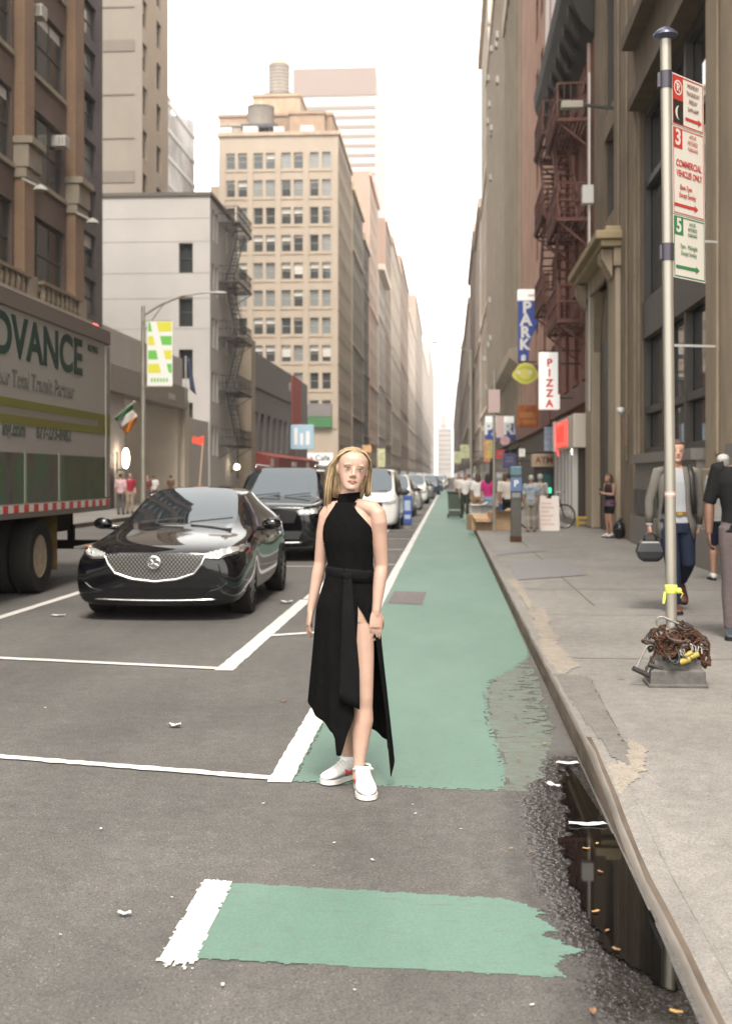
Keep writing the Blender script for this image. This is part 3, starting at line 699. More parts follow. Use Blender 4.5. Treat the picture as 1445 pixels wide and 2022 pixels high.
glow('globe_lamp', 'small lit globe lamp below the white walk-up fire escape', atX(468, 922, WX + .5), .42, .19, e=4)

# ---- L6: low grey metal-clad building with red stripe and awning
b = thing('grey_building', 'low grey panelled building with one red vertical stripe and red awning', 'building')
Y0 = yx(497, WX); Y1 = yx(607, WX); hh = 11.2
greyp = mat('grey_panel', (.165, .15, .145), .7, var=.06, scale=.7); redp = mat('red_panel', (.33, .055, .04), .7); tanp = stone('tan_end_wall', (.33, .275, .215))
wm_ = MB(); n = 8; sl = [(Y0 + 1.2 + (Y1 - Y0 - 9) * i / n, Y0 + 1.2 + (Y1 - Y0 - 9) * (i + .55) / n, 3.6, 6.6) for i in range(n)]
facade(b, wm_, 'E', WX, Y0, Y1, 0, hh, sl, .3, sash_d, (0, 0, 4), rows=2, cols=2, mr=0)
roofbox(wm_, WX - 8, WX, Y0, Y1, hh, 'E'); wm_.build('wall', greyp, b)
m = MB(); m.box(WX - 3.5, WX + .3, Y0 - 2.0, Y0 - .01, 0, hh + .6); m.build('end_pier', tanp, b, bevel=.03)
ys, ye = yx(576, WX), yx(593, WX)
m = MB(); m.box(WX + .002, WX + .09, ys, ye, 5.9, hh + .01); m.build('red_stripe', redp, b)
m = MB(); m.box(WX + .002, WX + .12, ye + .01, Y1, 5.7, 6.9); m.build('red_corner_band', redp, b)
m = MB(); m.box(WX + .002, WX + .05, Y0, ys - .01, 8.4, 8.5); m.build('panel_joint', darkroom, b)
m = MB(); m.box(WX + .002, WX + .05, ys - 1.6, ys - 1.2, 9.6, 10.4); m.build('wall_plate', blind, b)
m = MB(); zt = 3.45
m.prism([(WX + .01, 3.5), (WX + 1.3, 3.1), (WX + 1.3, 2.0), (WX + .01, 2.0)], 'y', Y0, Y1 - .6); m.build('awning', mat('maroon_awning', (.20, .05, .042), .8, var=.12, scale=.6), b)
m = MB(); m.box(WX + 1.301, WX + 1.33, Y0 + .2, Y0 + 5.5, 2.05, 3.05); m.build('awning_panel', redp, b)
m = MB(); m.box(WX + 1.331, WX + 1.36, Y0 + 1, Y0 + 2.4, 2.3, 2.95); m.box(WX + 1.302, WX + 1.35, Y0 + 14, Y0 + 17, 2.4, 2.8); m.box(WX + 1.302, WX + 1.35, Y0 + 25, Y0 + 27, 2.3, 2.9); m.each('awning_lettering', blind, b)
m = MB(); m.box(WX + .01, WX + .06, Y0, Y1, .1, 1.99); m.build('ground_floor_front', darkroom, b)
# blue projecting sign
b = thing('blue_sign', 'light blue projecting shop sign near the end of the grey building', 'sign', atX(597, 866, WX + 1.2))
m = MB(); m.box(-1.1, 1.1, -.12, .12, -1.0, 1.3); m.build('panel', mat('light_blue_sign', (.34, .50, .62), .5), b, bevel=.03)
m = MB(); m.box(-.75, -.45, -.14, -.121, -.6, 1.0); m.box(-.2, .1, -.14, -.121, -.6, .5); m.box(.35, .7, -.14, -.121, -.6, .7); m.build('lettering', mat('sign_white', (.75, .76, .76), .5), b)
m = MB(); m.bar((-1.9, 0, .8), (-1.05, 0, .8), .06); m.each('bracket', lampd, b)

# ---- L7: tan corner tower with water tanks
b = thing('tan_building', 'tan brick corner tower of paired windows with penthouse blocks on its roof', 'building')
Y0 = 168.0; xc = atY(668, 600, Y0).x; xl = atY(432, 600, Y0).x; hh = atY(550, 268, Y0).z; Y1 = yx(694, xc)
tan = stone('tan_brick', (.36, .30, .24), .06, .5, 0); tan2 = stone('tan_brick_shaded', (.23, .185, .14), .08, .5, 0); trim = stone('pale_tan_trim', (.37, .29, .22))  # street face: darker copy of the tan brick, its shade put into the colour
wm_ = MB(); cols_ = [(447, 464), (470, 488), (501, 519), (525, 543), (556, 574), (580, 598), (612, 629), (636, 653)]; rows_ = [(311, 342)] + [(364 + 53.6 * i, 396 + 53.6 * i) for i in range(9)]
ws = [(atY(a, 0, Y0).x, atY(c, 0, Y0).x, atY(0, q, Y0).z, atY(0, p, Y0).z) for p, q in rows_ for a, c in cols_]
facade(b, wm_, 'S', Y0, xl, xc, 0, hh, ws, .35, sash_l, (0, 4, 4, 1, 1, 2, 4, 3), rows=2, seed=11)
ss = [(Y0 + .8 + 2.8 * k, Y0 + 2.4 + 2.8 * k, 3.6 + 3.7 * i, 5.9 + 3.7 * i) for i in range(12) for k in range(8) if Y0 + 2.4 + 2.8 * k < Y1]
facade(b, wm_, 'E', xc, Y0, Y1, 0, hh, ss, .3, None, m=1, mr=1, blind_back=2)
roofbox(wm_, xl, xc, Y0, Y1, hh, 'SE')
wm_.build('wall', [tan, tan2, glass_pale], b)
q = MB()
for i, (p, r_) in enumerate(rows_):
    z = atY(0, r_ + 3, Y0).z; q.box(xl, xc, Y0 - .09, Y0 - .001, z - .22, z)
q.each('sill_course', trim, b)
q = MB()
for px in (440, 494, 549, 604, 661): x = atY(px, 0, Y0).x; q.box(x - .35, x + .35, Y0 - .14, Y0 - .002, 8, hh - 2.6)
q.each('pier', tan, b)
q = MB(); q.box(xl - .2, xc + .25, Y0 - .25, Y1, hh - .01, hh + .5); q.build('parapet', trim, b)
for nm, (pa, pb, pt, pbot), dy, col in (('penthouse', (433, 655, 232, 268), 7, (.40, .29, .215)), ('stair_tower', (500, 592, 192, 262), 11, (.46, .345, .25)), ('penthouse', (572, 640, 226, 268), 4.5, (.42, .31, .23)), ('lift_housing', (437, 500, 250, 270), 3.0, (.40, .34, .29))):
    q = MB(); A, B_ = atY(pa, pt, Y0 + dy), atY(pb, pt, Y0 + dy); q.box(A.x, B_.x, Y0 + dy, Y0 + dy + 8, hh + .3, A.z); q.box(A.x - .2, B_.x + .2, Y0 + dy - .2, Y0 + dy + 8.2, A.z, A.z + .4); q.build(nm, stone(nm + '_brick', [q * .78 for q in col]), b)
q = MB()
for px, s_ in ((447, 1.6), (495, 2.0), (551, 1.4), (607, 1.8)): c = atY(px, 270, Y0 + 1.2); q.box(c.x - s_ / 2, c.x + s_ / 2, Y0 + .8, Y0 + 2.2, hh + .49, hh + 1.2 + s_ * .2)
q.each('roof_vent', blind, b)
q = MB(); c = atY(627, 205, Y0 + 6)
q.build('mast', lampd, b) if False else None
# shop floor details on the tan building
q = MB(); A, B_ = atY(606, 800, Y0 - .3), atY(655, 870, Y0 - .3); q.box(A.x, B_.x, Y0 - .4, Y0 - .01, atY(0, 825, Y0).z, atY(0, 800, Y0).z); q.build('grey_shop_band', greyp, b)
q = MB(); q.box(A.x, B_.x, Y0 - .6, Y0 - .01, atY(0, 846, Y0).z, atY(0, 826, Y0).z); q.build('green_awning', mat('green_awning', (.06, .17, .075), .8), b)
o = thing('cafe_sign', 'white cafe sign board on the tan building ground floor behind the woman', 'sign', atY(632, 906, Y0 - .5))
q = MB(); q.box(-1.75, 1.75, -.1, .1, -.9, .8); q.build('panel', mat('sign_white', (.75, .76, .76), .5), o)
text('lettering', 'a.Cafe', 1.1, mat('sign_black_letters', (.03, .03, .03), .5), o, FACE((0, -.105, .1)), .01, .02)
tankw = mat('grey_tank_wood', (.30, .265, .225), .9, var=.18, scale=2.5, stretch=(3, 3, .2)); tankd = mat('tank_steel', (.055, .055, .065), .7)
def tank(label, pa, pb, ptop, pbase, Y, cone, legs):
    A, B_ = atY(pa, pbase, Y), atY(pb, ptop, Y); R = (B_.x - A.x) / 2; hgt = B_.z - A.z; zb = A.z
    o = thing('water_tank', label, 'water tank', ((A.x + B_.x) / 2, Y, 0)); m = MB(); m.lathe((0, 0, zb), [(R, 0), (R * .97, hgt)], 28); m.build('barrel', tankw, o, smooth=40)
    m = MB()
    for i in range(8): z = zb + hgt * (.06 + .12 * i); m.lathe((0, 0, z), [(R * 1.012, 0), (R * 1.012, .07)], 28)
    m.each('hoop', tankd, o)
    m = MB(); m.lathe((0, 0, zb + hgt), [(R * 1.03, 0), (R * 1.03, .12), (.25, cone), (.05, cone + .25)], 24); m.build('cone_roof', mat('tank_roof', (.34, .28, .22), .8), o, smooth=30)
    m = MB(); m.box(-R * 1.35, R * 1.35, -R, R, zb - .5, zb - .01)
    for sx in (-1, 1):
        for sy in (-1, 1): m.bar((sx * R * .8, sy * R * .7, zb - .4), (sx * R * .8, sy * R * .7, legs), .35)
    m.bar((-R * .8, -R * .7, legs), (R * .8, -R * .7, zb - .5), .15); m.bar((R * .8, -R * .7, legs), (-R * .8, -R * .7, zb - .5), .15)
    m.build('stand', tankd, o)
tank('squat grey wooden water tank on dark steel stand, tan building roof', 489, 541, 213, 252, Y0 + 4, .7, hh + .4)
tank('tall slim water tank with pointed roof, highest on the tan building', 531, 572, 131, 189, Y0 + 15, 1.6, atY(0, 195, Y0 + 11).z)

# ---- striped slab tower far behind
b = thing('striped_tower', 'far white office tower with horizontal window stripes and ribbed top', 'building')
Y0 = 420.0; xa = atY(578, 0, Y0).x; xb = atY(742, 0, Y0).x; hh = atY(0, 149, Y0).z; Y1 = yx(763, xb)
m = MB(); m.box(xa, xb, Y0, Y1, 0, hh); m.build('shaft', mat('white_tower_stone', (.40, .385, .37), .7), b)
q = MB(); z0 = atY(0, 203, Y0).z
for i in range(34): x = xa + (xb - xa) * (i + .25) / 34; q.box(x, x + (xb - xa) / 68, Y0 - .5, Y0 - .01, z0, hh + .02)
q.each('crown_rib', mat('crown_rib', (.30, .225, .195), .7), b)
q = MB(); 
for i in range(34): x = xa + (xb - xa) * (i + .75) / 34; q.box(x, x + (xb - xa) / 68, Y0 - .1, Y0 - .01, z0, hh)
q.each('crown_recess', mat('crown_recess', (.20, .155, .135), .7), b)
for i in range(22):
    za = atY(0, 223 + 18.5 * i, Y0).z; q = MB(); q.box(xa + .2, xb - .2, Y0 - .2, Y0 - .01, za - 1.15, za); q.build('window_band', mat('tower_window_band', (.20, .155, .135), .5), b)

# ---- generic street-wall blocks further down both sides
def block(label, side, X, y0, y1, h, depth, c_near, c_st, floors_from=4.2, fh=3.7, pitch=3.2, ww=1.5, top=True, names='street_building', shop=(.06, .055, .05), cornice=None, near_w=True, kf=.6):
    o = thing(names, label, 'building'); wm = MB(); xi = X - depth if side == 'E' else X + depth
    x0, x1 = min(X, xi), max(X, xi); ws = []; z = floors_from + 1.0
    while z + 2.3 < h - 1.2:
        k = y0 + 1.0
        while k + ww < y1 - .8: ws.append((k, k + ww, z, z + 2.1)); k += pitch
        z += fh
    shopz = [(y0 + .5, y1 - .5, .3, 3.4)] if y1 - y0 > 4 else []
    facade(o, wm, side, X, y0, y1, 0, h, ws + shopz, .3, None, mr=1, m=1, blind_back=2)
    ns = []
    if near_w and h > 14:
        z = h - 4.2
        while z > 12: ns += [(x0 + depth * f, x0 + depth * f + 1.3, z, z + 1.9) for f in (.15, .4, .65)]; z -= fh
    facade(o, wm, 'S', y0, x0, x1, 0, h, ns, .25, None, m=0, blind_back=2)
    roofbox(wm, x0, x1, y0, y1, h, 'S' + side)
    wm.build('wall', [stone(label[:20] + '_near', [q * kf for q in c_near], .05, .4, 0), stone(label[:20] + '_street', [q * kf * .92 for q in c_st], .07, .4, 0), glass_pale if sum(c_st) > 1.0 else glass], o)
    s_ = 1 if side == 'E' else -1
    m = MB(); q0 = X - s_ * depth * .25; m.box(*sorted((q0, q0 - s_ * depth * .45)), y0 + (y1 - y0) * .15, y0 + (y1 - y0) * .5, h, h + 3.2 + (h * 7 % 3)); m.build('roof_bulkhead', stone(label[:20] + '_near', c_near), o)
    m = MB(); m.box(*sorted((X + .004 * s_, X + s_ * .12)), y0, y0 + .7, 4.4, h - 1); m.build('corner_quoin', stone(label[:20] + '_quoin', [min(1, q * kf * 1.25) for q in c_near]), o)
    for z in [q + (h * 13 % 4.5) for q in (7.2, 18.3, 33.1) if q < h - 8]:
        m = MB(); m.box(*sorted((X + .006 * s_, X + s_ * .22)), y0 + .71, y1 - .02, z, z + .32); m.build('ledge', stone(label[:20] + '_quoin', c_near), o)
    if top:
        m = MB(); cw = cornice or .45; m.box(*sorted((X + .01 * s_, X + s_ * cw)), y0 - .2, y1, h - .9, h + .3); m.build('cornice', stone(label[:20] + '_trim', [min(1, q * 1.1) for q in c_near]), o)
    m = MB(); m.box(*sorted((X + .01 * s_, X + s_ * .25)), y0, y1, 3.7, 4.4); m.build('shop_cornice', stone(label[:20] + '_shop', [q * .7 for q in c_st]), o)
    return o
hL = lambda px, py: atX(px, py, WX).z
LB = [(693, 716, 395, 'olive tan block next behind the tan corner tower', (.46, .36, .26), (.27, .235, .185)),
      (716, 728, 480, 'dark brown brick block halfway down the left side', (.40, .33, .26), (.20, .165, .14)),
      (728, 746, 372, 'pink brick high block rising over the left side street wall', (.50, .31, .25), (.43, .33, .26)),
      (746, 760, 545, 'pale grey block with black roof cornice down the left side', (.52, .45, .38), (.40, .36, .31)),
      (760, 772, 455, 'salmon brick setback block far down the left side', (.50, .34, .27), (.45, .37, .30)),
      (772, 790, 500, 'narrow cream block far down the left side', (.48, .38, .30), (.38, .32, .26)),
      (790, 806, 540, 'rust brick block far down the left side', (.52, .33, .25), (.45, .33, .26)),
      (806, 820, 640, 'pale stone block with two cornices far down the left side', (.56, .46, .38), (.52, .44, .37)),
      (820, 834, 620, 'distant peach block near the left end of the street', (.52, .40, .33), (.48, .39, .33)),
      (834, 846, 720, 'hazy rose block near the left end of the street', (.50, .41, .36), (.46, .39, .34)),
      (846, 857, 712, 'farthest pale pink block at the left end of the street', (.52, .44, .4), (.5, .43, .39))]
prev = yx(694, WX) + .05
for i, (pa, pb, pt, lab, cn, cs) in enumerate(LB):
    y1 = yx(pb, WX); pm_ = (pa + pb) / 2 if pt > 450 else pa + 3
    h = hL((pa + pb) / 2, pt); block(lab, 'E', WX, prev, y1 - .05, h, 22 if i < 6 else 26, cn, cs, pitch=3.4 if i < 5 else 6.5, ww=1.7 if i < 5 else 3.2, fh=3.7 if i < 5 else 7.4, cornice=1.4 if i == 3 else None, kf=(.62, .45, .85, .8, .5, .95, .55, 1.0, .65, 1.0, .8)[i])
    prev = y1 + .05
# black roof slab of the pale grey block
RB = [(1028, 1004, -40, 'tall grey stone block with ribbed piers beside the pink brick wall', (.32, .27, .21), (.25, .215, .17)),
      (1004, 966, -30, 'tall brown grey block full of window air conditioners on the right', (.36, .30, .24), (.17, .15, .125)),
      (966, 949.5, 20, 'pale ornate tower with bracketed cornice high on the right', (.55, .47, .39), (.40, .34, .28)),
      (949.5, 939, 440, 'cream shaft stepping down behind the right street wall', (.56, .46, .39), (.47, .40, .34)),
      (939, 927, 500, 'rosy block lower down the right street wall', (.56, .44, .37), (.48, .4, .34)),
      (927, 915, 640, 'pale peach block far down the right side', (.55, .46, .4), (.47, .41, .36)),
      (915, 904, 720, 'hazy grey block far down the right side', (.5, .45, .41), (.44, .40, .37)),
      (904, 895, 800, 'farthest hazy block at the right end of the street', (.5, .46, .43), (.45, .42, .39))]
hR = lambda px, py: atX(px, py, EX).z
prev = yx(1028, EX) + .05
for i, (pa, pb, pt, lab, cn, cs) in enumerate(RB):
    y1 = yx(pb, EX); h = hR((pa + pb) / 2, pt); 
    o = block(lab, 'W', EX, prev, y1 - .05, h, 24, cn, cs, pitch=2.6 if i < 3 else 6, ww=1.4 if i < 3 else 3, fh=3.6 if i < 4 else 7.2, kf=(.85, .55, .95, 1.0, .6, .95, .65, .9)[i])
    if i < 2:
        m = MB(); yy = prev + .2
        while yy < y1 - .6: m.box(EX - .35, EX - .002, yy, yy + .75, 4.4, h - 1); yy += 2.6
        m.each('pier', stone('rib_%s' % lab[5:9], [c * .8 for c in cn]), o)
    prev = y1 + .05
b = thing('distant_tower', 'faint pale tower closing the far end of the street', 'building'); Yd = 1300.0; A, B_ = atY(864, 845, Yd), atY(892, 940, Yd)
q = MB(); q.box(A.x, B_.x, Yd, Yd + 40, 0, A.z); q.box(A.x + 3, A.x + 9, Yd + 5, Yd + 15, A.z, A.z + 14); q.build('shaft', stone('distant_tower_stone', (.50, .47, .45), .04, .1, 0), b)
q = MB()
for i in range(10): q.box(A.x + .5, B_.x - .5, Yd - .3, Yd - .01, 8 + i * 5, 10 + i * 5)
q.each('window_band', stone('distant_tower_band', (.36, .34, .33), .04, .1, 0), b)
rnd = random.Random(4)
for i in range(26):
    yv = rnd.choice([prev_ for prev_ in (96, 98.6, 104, 109, 112, 118, 124, 131, 137, 142)]) + rnd.random() * 3
    zz = 6.6 + 3.6 * rnd.randint(0, 14) + .3
    m = MB(); m.box(-.45, .25, -.45, .45, -.25, .25); m.box(-.47, -.44, -.36, .36, -.17, .17, 1)
    if i == 0: acm = m.build('air_conditioner', [aircon, acd]); o = acm
    else: o = acm.copy(); C.objects.link(o)
    o.location = (EX - .1, yv, zz); tag(o, 'small window air conditioner on the brown grey block full of them', 'air conditioner', 'air conditioners on the tall right hand block')
# ------------------------------------------------------------------ right-hand near buildings
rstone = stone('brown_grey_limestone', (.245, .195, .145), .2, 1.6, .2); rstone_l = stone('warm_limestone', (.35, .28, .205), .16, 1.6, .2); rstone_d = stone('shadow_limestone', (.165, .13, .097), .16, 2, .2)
granite = mat('grey_granite', (.20, .185, .17), .6, var=.15, scale=20); bronze = mat('bronze_frame', (.055, .048, .042), .5)
b = thing('stone_building', 'large brown limestone building with giant windows along the right pavement', 'building')
yA, yB = 5.0, yx(1172, EX)
y1395, y1262, y1215 = yx(1400, EX), yx(1262, EX), yx(1218, EX)
HR_ = 40.0; wm_ = MB(); holes = []; bay = (y1395 + .1, y1262 - .25)
bw = bay[1] - bay[0]; pit = bw + 2.3
bayl = [(bay[0] - k * pit, bay[1] - k * pit) for k in range(0, 2)]
for a, c in bayl:
    for z0, z1 in ((2.05, 9.55), (11.2, 15.2), (16.6, 20.6), (22, 26), (27.4, 31.4)): holes.append((a, c, z0, z1))
for z0, z1 in ((8.4, 10.6), (11.2, 15.2), (16.6, 20.6), (22, 26)): holes.append((y1215 - .1, yB - 2.4, z0, z1))
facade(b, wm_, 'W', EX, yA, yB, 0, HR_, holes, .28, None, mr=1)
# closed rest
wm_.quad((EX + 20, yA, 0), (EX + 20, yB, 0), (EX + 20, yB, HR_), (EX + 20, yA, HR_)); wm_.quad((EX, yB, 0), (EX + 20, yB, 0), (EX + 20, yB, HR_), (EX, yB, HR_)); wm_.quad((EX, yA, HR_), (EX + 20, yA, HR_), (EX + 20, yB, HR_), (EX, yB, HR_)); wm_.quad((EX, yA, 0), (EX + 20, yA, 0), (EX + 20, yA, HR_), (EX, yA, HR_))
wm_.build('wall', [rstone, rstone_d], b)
tallg = mat('tall_window_glass', (.03, .034, .037), .03, spec=1.0); tallg.node_tree.nodes['Principled BSDF'].inputs['IOR'].default_value = 2.1
for a, c in bayl:
    for zi, (z0, z1) in enumerate(((2.05, 9.55), (11.2, 15.2), (16.6, 20.6), (22, 26), (27.4, 31.4))):
        w_ = MB(); X = EX + .16; n = 3
        w_.quad((X + .05, a, z0), (X + .05, c, z0), (X + .05, c, z1), (X + .05, a, z1), 1)
        for k in range(n + 1): yy = a + (c - a) * k / n; w_.box(X - .1, X + .04, max(a, yy - .08), min(c, yy + .08), z0, z1, 0)
        zz = (z0 + .06, 3.0, 5.35, 7.9, z1 - .1) if zi == 0 else (z0 + .06, (z0 + z1) / 2, z1 - .1)
        for z in zz: w_.box(X - .08, X + .039, a + .001, c - .001, z - .07, z + .07, 0)
        if zi == 0: w_.box(X - .14, X + .02, a + .002, c - .002, 4.55, 5.35, 0)
        w_.build('window', [bronze, tallg], b)
for z0, z1 in ((8.4, 10.6), (11.2, 15.2), (16.6, 20.6), (22, 26)):
    w_ = MB(); a, c = y1215 - .1, yB - 2.4; X = EX + .2; w_.quad((X, a, z0), (X, c, z0), (X, c, z1), (X, a, z1), 1)
    for yy in (a + .06, (a + c) / 2, c - .06): w_.box(X - .1, X - .001, yy - .06, yy + .06, z0, z1, 0)
    w_.build('window', [bronze, tallg], b)
def pil(y0, y1, z1=HR_, pr=.24, m=rstone_l, flute=0, base=True):
    p = MB(); p.box(EX - pr, EX - .001, y0, y1, .1, z1)
    p.box(EX - pr * .55, EX - .0012, y0 - .16, y0 - .001, .1, z1); p.box(EX - pr * .55, EX - .0012, y1 + .001, y1 + .16, .1, z1)
    for k in range(flute): yy = y0 + (y1 - y0) * (k + .7) / (flute + .4); p.box(EX - pr - .05, EX - pr - .001, yy - .12, yy + .12, 1.9, z1)
    if base: p.box(EX - pr - .06, EX - pr - .0015, y0 - .02, y1 + .02, .1, 1.7)
    p.build('pilaster', m, b, bevel=.03)
for k in range(0, 2): pil(bay[0] - 2.15 - k * pit, bay[0] - .25 - k * pit, pr=.10, flute=1)
pil(y1262 - .05, y1215 - .35, pr=.14, flute=2, m=rstone, base=False)
q = MB()
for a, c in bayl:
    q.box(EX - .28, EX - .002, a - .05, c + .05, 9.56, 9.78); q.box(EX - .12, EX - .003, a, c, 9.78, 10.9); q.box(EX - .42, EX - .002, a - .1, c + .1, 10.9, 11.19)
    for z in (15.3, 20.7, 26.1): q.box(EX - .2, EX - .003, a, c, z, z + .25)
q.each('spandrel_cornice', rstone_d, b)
q = MB(); q.box(EX - .24, EX - .004, yA, y1262 - .2, .1, .75); 
for a, c in bayl: q.box(EX - .16, EX - .003, a + .15, c - .15, .75, 1.85); q.box(EX - .26, EX - .002, a + .1, c - .1, 1.85, 2.04)
q.each('granite_base', granite, b)
q = MB()
for a, c in bayl:
    for k in range(3): q.box(EX - .24, EX - .162, c - 1.2 - k * .8, c - .5 - k * .8, .78, 1.3)
q.each('base_vent', mat('base_vent_dark', (.07, .062, .06), .6), b)
# portal at the far end: piers, deep soffit, cornice
q = MB(); yp0, yp1 = yx(1236, EX), yB - .05
q.box(EX - .26, EX - .003, yp0, yp0 + 1.35, .13, 6.55); q.box(EX - .26, EX - .003, yp1 - 1.6, yp1, .13, 6.55)
q.each('portal_pier', stone('portal_limestone', (.40, .33, .245), .1, 1.6, .15), b, bevel=.04)
q = MB(); q.box(EX - .31, EX - .004, yp0 - .1, yp1 + .02, 6.55, 7.0); q.build('portal_lintel', rstone_l, b, bevel=.03)
q = MB(); q.box(EX - .62, EX - .004, yp0 - .2, yp1 + .0, 7.0, 7.16); q.box(EX - .75, EX - .005, yp0 - .3, yp1 + .01, 7.16, 7.36); q.box(EX - .5, EX - .005, yp0 - .1, yp1 - .02, 7.36, 7.5); q.build('portal_cornice', stone('pale_portal_stone', (.36, .285, .18), .1), b, bevel=.03)
for yy in (yp0 + .2, yp0 + .75, yp1 - .8, yp1 - .3):
    q = MB(); q.prism([(EX - .315, 6.3), (EX - .58, 6.75), (EX - .58, 6.98), (EX - .315, 6.98)], 'y', yy - .13, yy + .13); q.build('bracket', rstone_l, b, bevel=.02)
q = MB(); ym = (yp0 + 1.35 + yp1 - 1.6) / 2; R = (yp1 - 1.6 - yp0 - 1.35) / 2
pts = [(yp0 + 1.35, 6.55), (yp0 + 1.35, 5.0)] + [(ym - R * cos(t), 5.0 + R * sin(t)) for t in [pi * i / 12 for i in range(1, 12)]] + [(yp1 - 1.6, 5.0), (yp1 - 1.6, 6.55)]
q.prism(pts, 'x', EX - .2, EX - .01); q.build('portal_arch', rstone, b)
q = MB(); q.box(EX - .012, EX - .004, yp0 + 1.36, yp1 - 1.61, .13, 5.2); q.build('portal_door', mat('portal_door_bronze', (.06, .05, .04), .5), b)
# small fittings on the stone front
cd = thing('security_camera', 'white dome security camera on bracket by the portal pier', 'camera', atX(1224, 812, EX - .40))
q = MB(); q.lathe((0, 0, 0), [(.02, .09), (.075, .08), (.09, .02), (.065, -.05), (.02, -.08)], 14); q.build('dome', mat('camera_white', (.62, .61, .6), .5), cd, smooth=50)
q = MB(); q.bar((0, 0, .02), (.2, 0, -.02), .06); q.bar((.05, .05, -.1), (.12, .1, -.75), .06); q.build('bracket', mat('camera_bracket', (.16, .10, .06), .7), cd)
fl = thing('floodlight', 'grey floodlight on a stub arm beside the dark roof cornice', 'floodlight', atX(1158, 207, EX - .7))
q = MB(); q.box(-.65, -.1, -.14, .14, -.1, .08); q.build('head', mat('floodlight_grey', (.34, .31, .26), .5), fl, bevel=.02)
q = MB(); q.bar((-.12, 0, 0), (.7, 0, -.1), .07); q.build('arm', ironb, fl)
for px, py, lb in ((1170, 385, 'white lantern box on conduit at the stone and red brick seam'), ):
    q = MB(); q.box(-.3, .0, -.16, .16, -.25, .25); q.bar((-.1, 0, .25), (-.1, 0, 3.4), .05); q.bar((-.1, 0, -.25), (-.1, 0, -6), .05)
    o = q.build('wall_lantern', mat('lantern_white', (.58, .57, .54), .5)); o.location = atX(px, py, EX - .2); tag(o, lb, 'lantern')

# ---- R2 red brick tenement with fire escapes and black cornice
b = thing('red_brick_building', 'narrow red brick tenement with black overhanging cornice on the right', 'building')
rb = bricks('red_tenement_brick', (.25, .08, .055), (.21, .066, .048), (.15, .08, .06)); Y0, Y1 = yB + .02, 48.6; hh = 16.2
wm_ = MB(); ws = []
for i in range(4):
    z = 4.7 + 2.95 * i
    for k in range(4):
        y = Y0 + 1.1 + k * 3.15
        if y + 1.3 < Y1 - .3: ws.append((y, y + 1.25, z, z + 2.0))
facade(b, wm_, 'W', EX, Y0, Y1, 0, hh, ws, .22, sash_d, (0, 4, 0, 1), rows=2, seed=9)
roofbox(wm_, EX, EX + 18, Y0, Y1, hh, 'W'); wm_.build('wall', rb, b)
q = MB()
for r_ in ws: q.box(EX - .10, EX - .002, r_[0] - .1, r_[1] + .1, r_[2] - .18, r_[2] - .001); q.box(EX - .12, EX - .002, r_[0] - .15, r_[1] + .15, r_[3] + .001, r_[3] + .28)
q.each('window_trim', mat('red_painted_stone', (.21, .095, .075), .8, var=.15, scale=3), b)
q = MB(); blk = mat('black_cornice_paint', (.018, .017, .014), .75)
q.prism([(EX - .002, 14.3), (EX - .35, 14.7), (EX - .6, 15.2), (EX - .85, 15.8), (EX - .9, 16.3), (EX - .002, 16.3)], 'y', Y0 - .1, Y1); q.build('cornice', blk, b, bevel=.03)
q = MB(); yy = Y0 + .4
while yy < Y1: q.prism([(EX - .36, 14.4), (EX - .7, 15.05), (EX - .7, 15.4), (EX - .36, 14.75)], 'y', yy, yy + .25); yy += 1.5
q.each('cornice_bracket', blk, b)
q = MB(); q.box(EX - .25, EX - .003, Y0, Y1, 3.75, 4.35); q.build('shop_cornice', ironr, b)
q = MB(); q.box(EX - .06, EX - .002, Y0 + 7, Y1, .13, 3.74); q.build('ground_floor_front', mat('dark_shop_front', (.035, .028, .024), .5), b)
for px in (1163, 1098):
    q = MB(); yy = yx(px, EX - .1); q.bar((EX - .12, yy, 2.5), (EX - .12, yy, 14.2), .09); q.build('downpipe', mat('pipe_paint', (.30, .20, .165), .6), b)
fire_escape('fire_escape', 'rust red fire escape nearer the stone portal on the red brick tenement', EX, -1, Y0 + .7, Y0 + 4.6, [6.25, 9.25, 12.2], ironr, .98)
fire_escape('fire_escape', 'rust red fire escape on the far half of the red brick tenement', EX, -1, Y0 + 6.4, Y0 + 10.4, [7.6, 10.6, 13.4], ironr, .98)
# storefront of the corner shop with box sign
sf = thing('glass_storefront', 'white framed glass shop front under the beige box sign', 'shop front')
wf = mat('white_aluminium', (.56, .545, .52), .4); inside_ = mat('shop_interior', (.10, .075, .045), .8, var=.5, scale=2.2)
ya, yb_ = Y0 + .1, Y0 + 6.2; X = EX - .55
q = MB()
for yy in (ya, ya + 1.1, ya + 2.1, ya + 3.3, ya + 4.6, yb_ - .12): q.box(X - .05, X + .05, yy, yy + .12, .35, 2.95)
for z in (.35, 2.83): q.box(X - .045, X + .045, ya + .12, yb_ - .12, z, z + .12)
for xx in (X + .05, X + .5): q.box(xx, xx + .05, ya, ya + .1, .35, 2.95)
q.build('frame', wf, sf)
q = MB(); q.quad((X, ya, .4), (X, yb_, .4), (X, yb_, 2.9), (X, ya, 2.9)); q.quad((X, ya + .05, .4), (EX, ya + .05, .4), (EX, ya + .05, 2.9), (X, ya + .05, 2.9)); q.build('glass', mat('shop_glass', (.075, .065, .055), .06, spec=.6), sf)
q = MB(); q.box(X - .06, EX - .07, ya - .02, yb_, .131, .34); q.build('plinth', granite, sf)
q = MB(); q.box(X + .02 - .04, X - .006, ya + 1.35, ya + 2.0, 1.5, 1.62); q.build('window_sticker', mat('yellow_sticker', (.60, .50, .04), .5), sf)
bx = thing('box_sign', 'beige box shop sign with a glowing red panel on its street side', 'sign', (0, 0, 0))
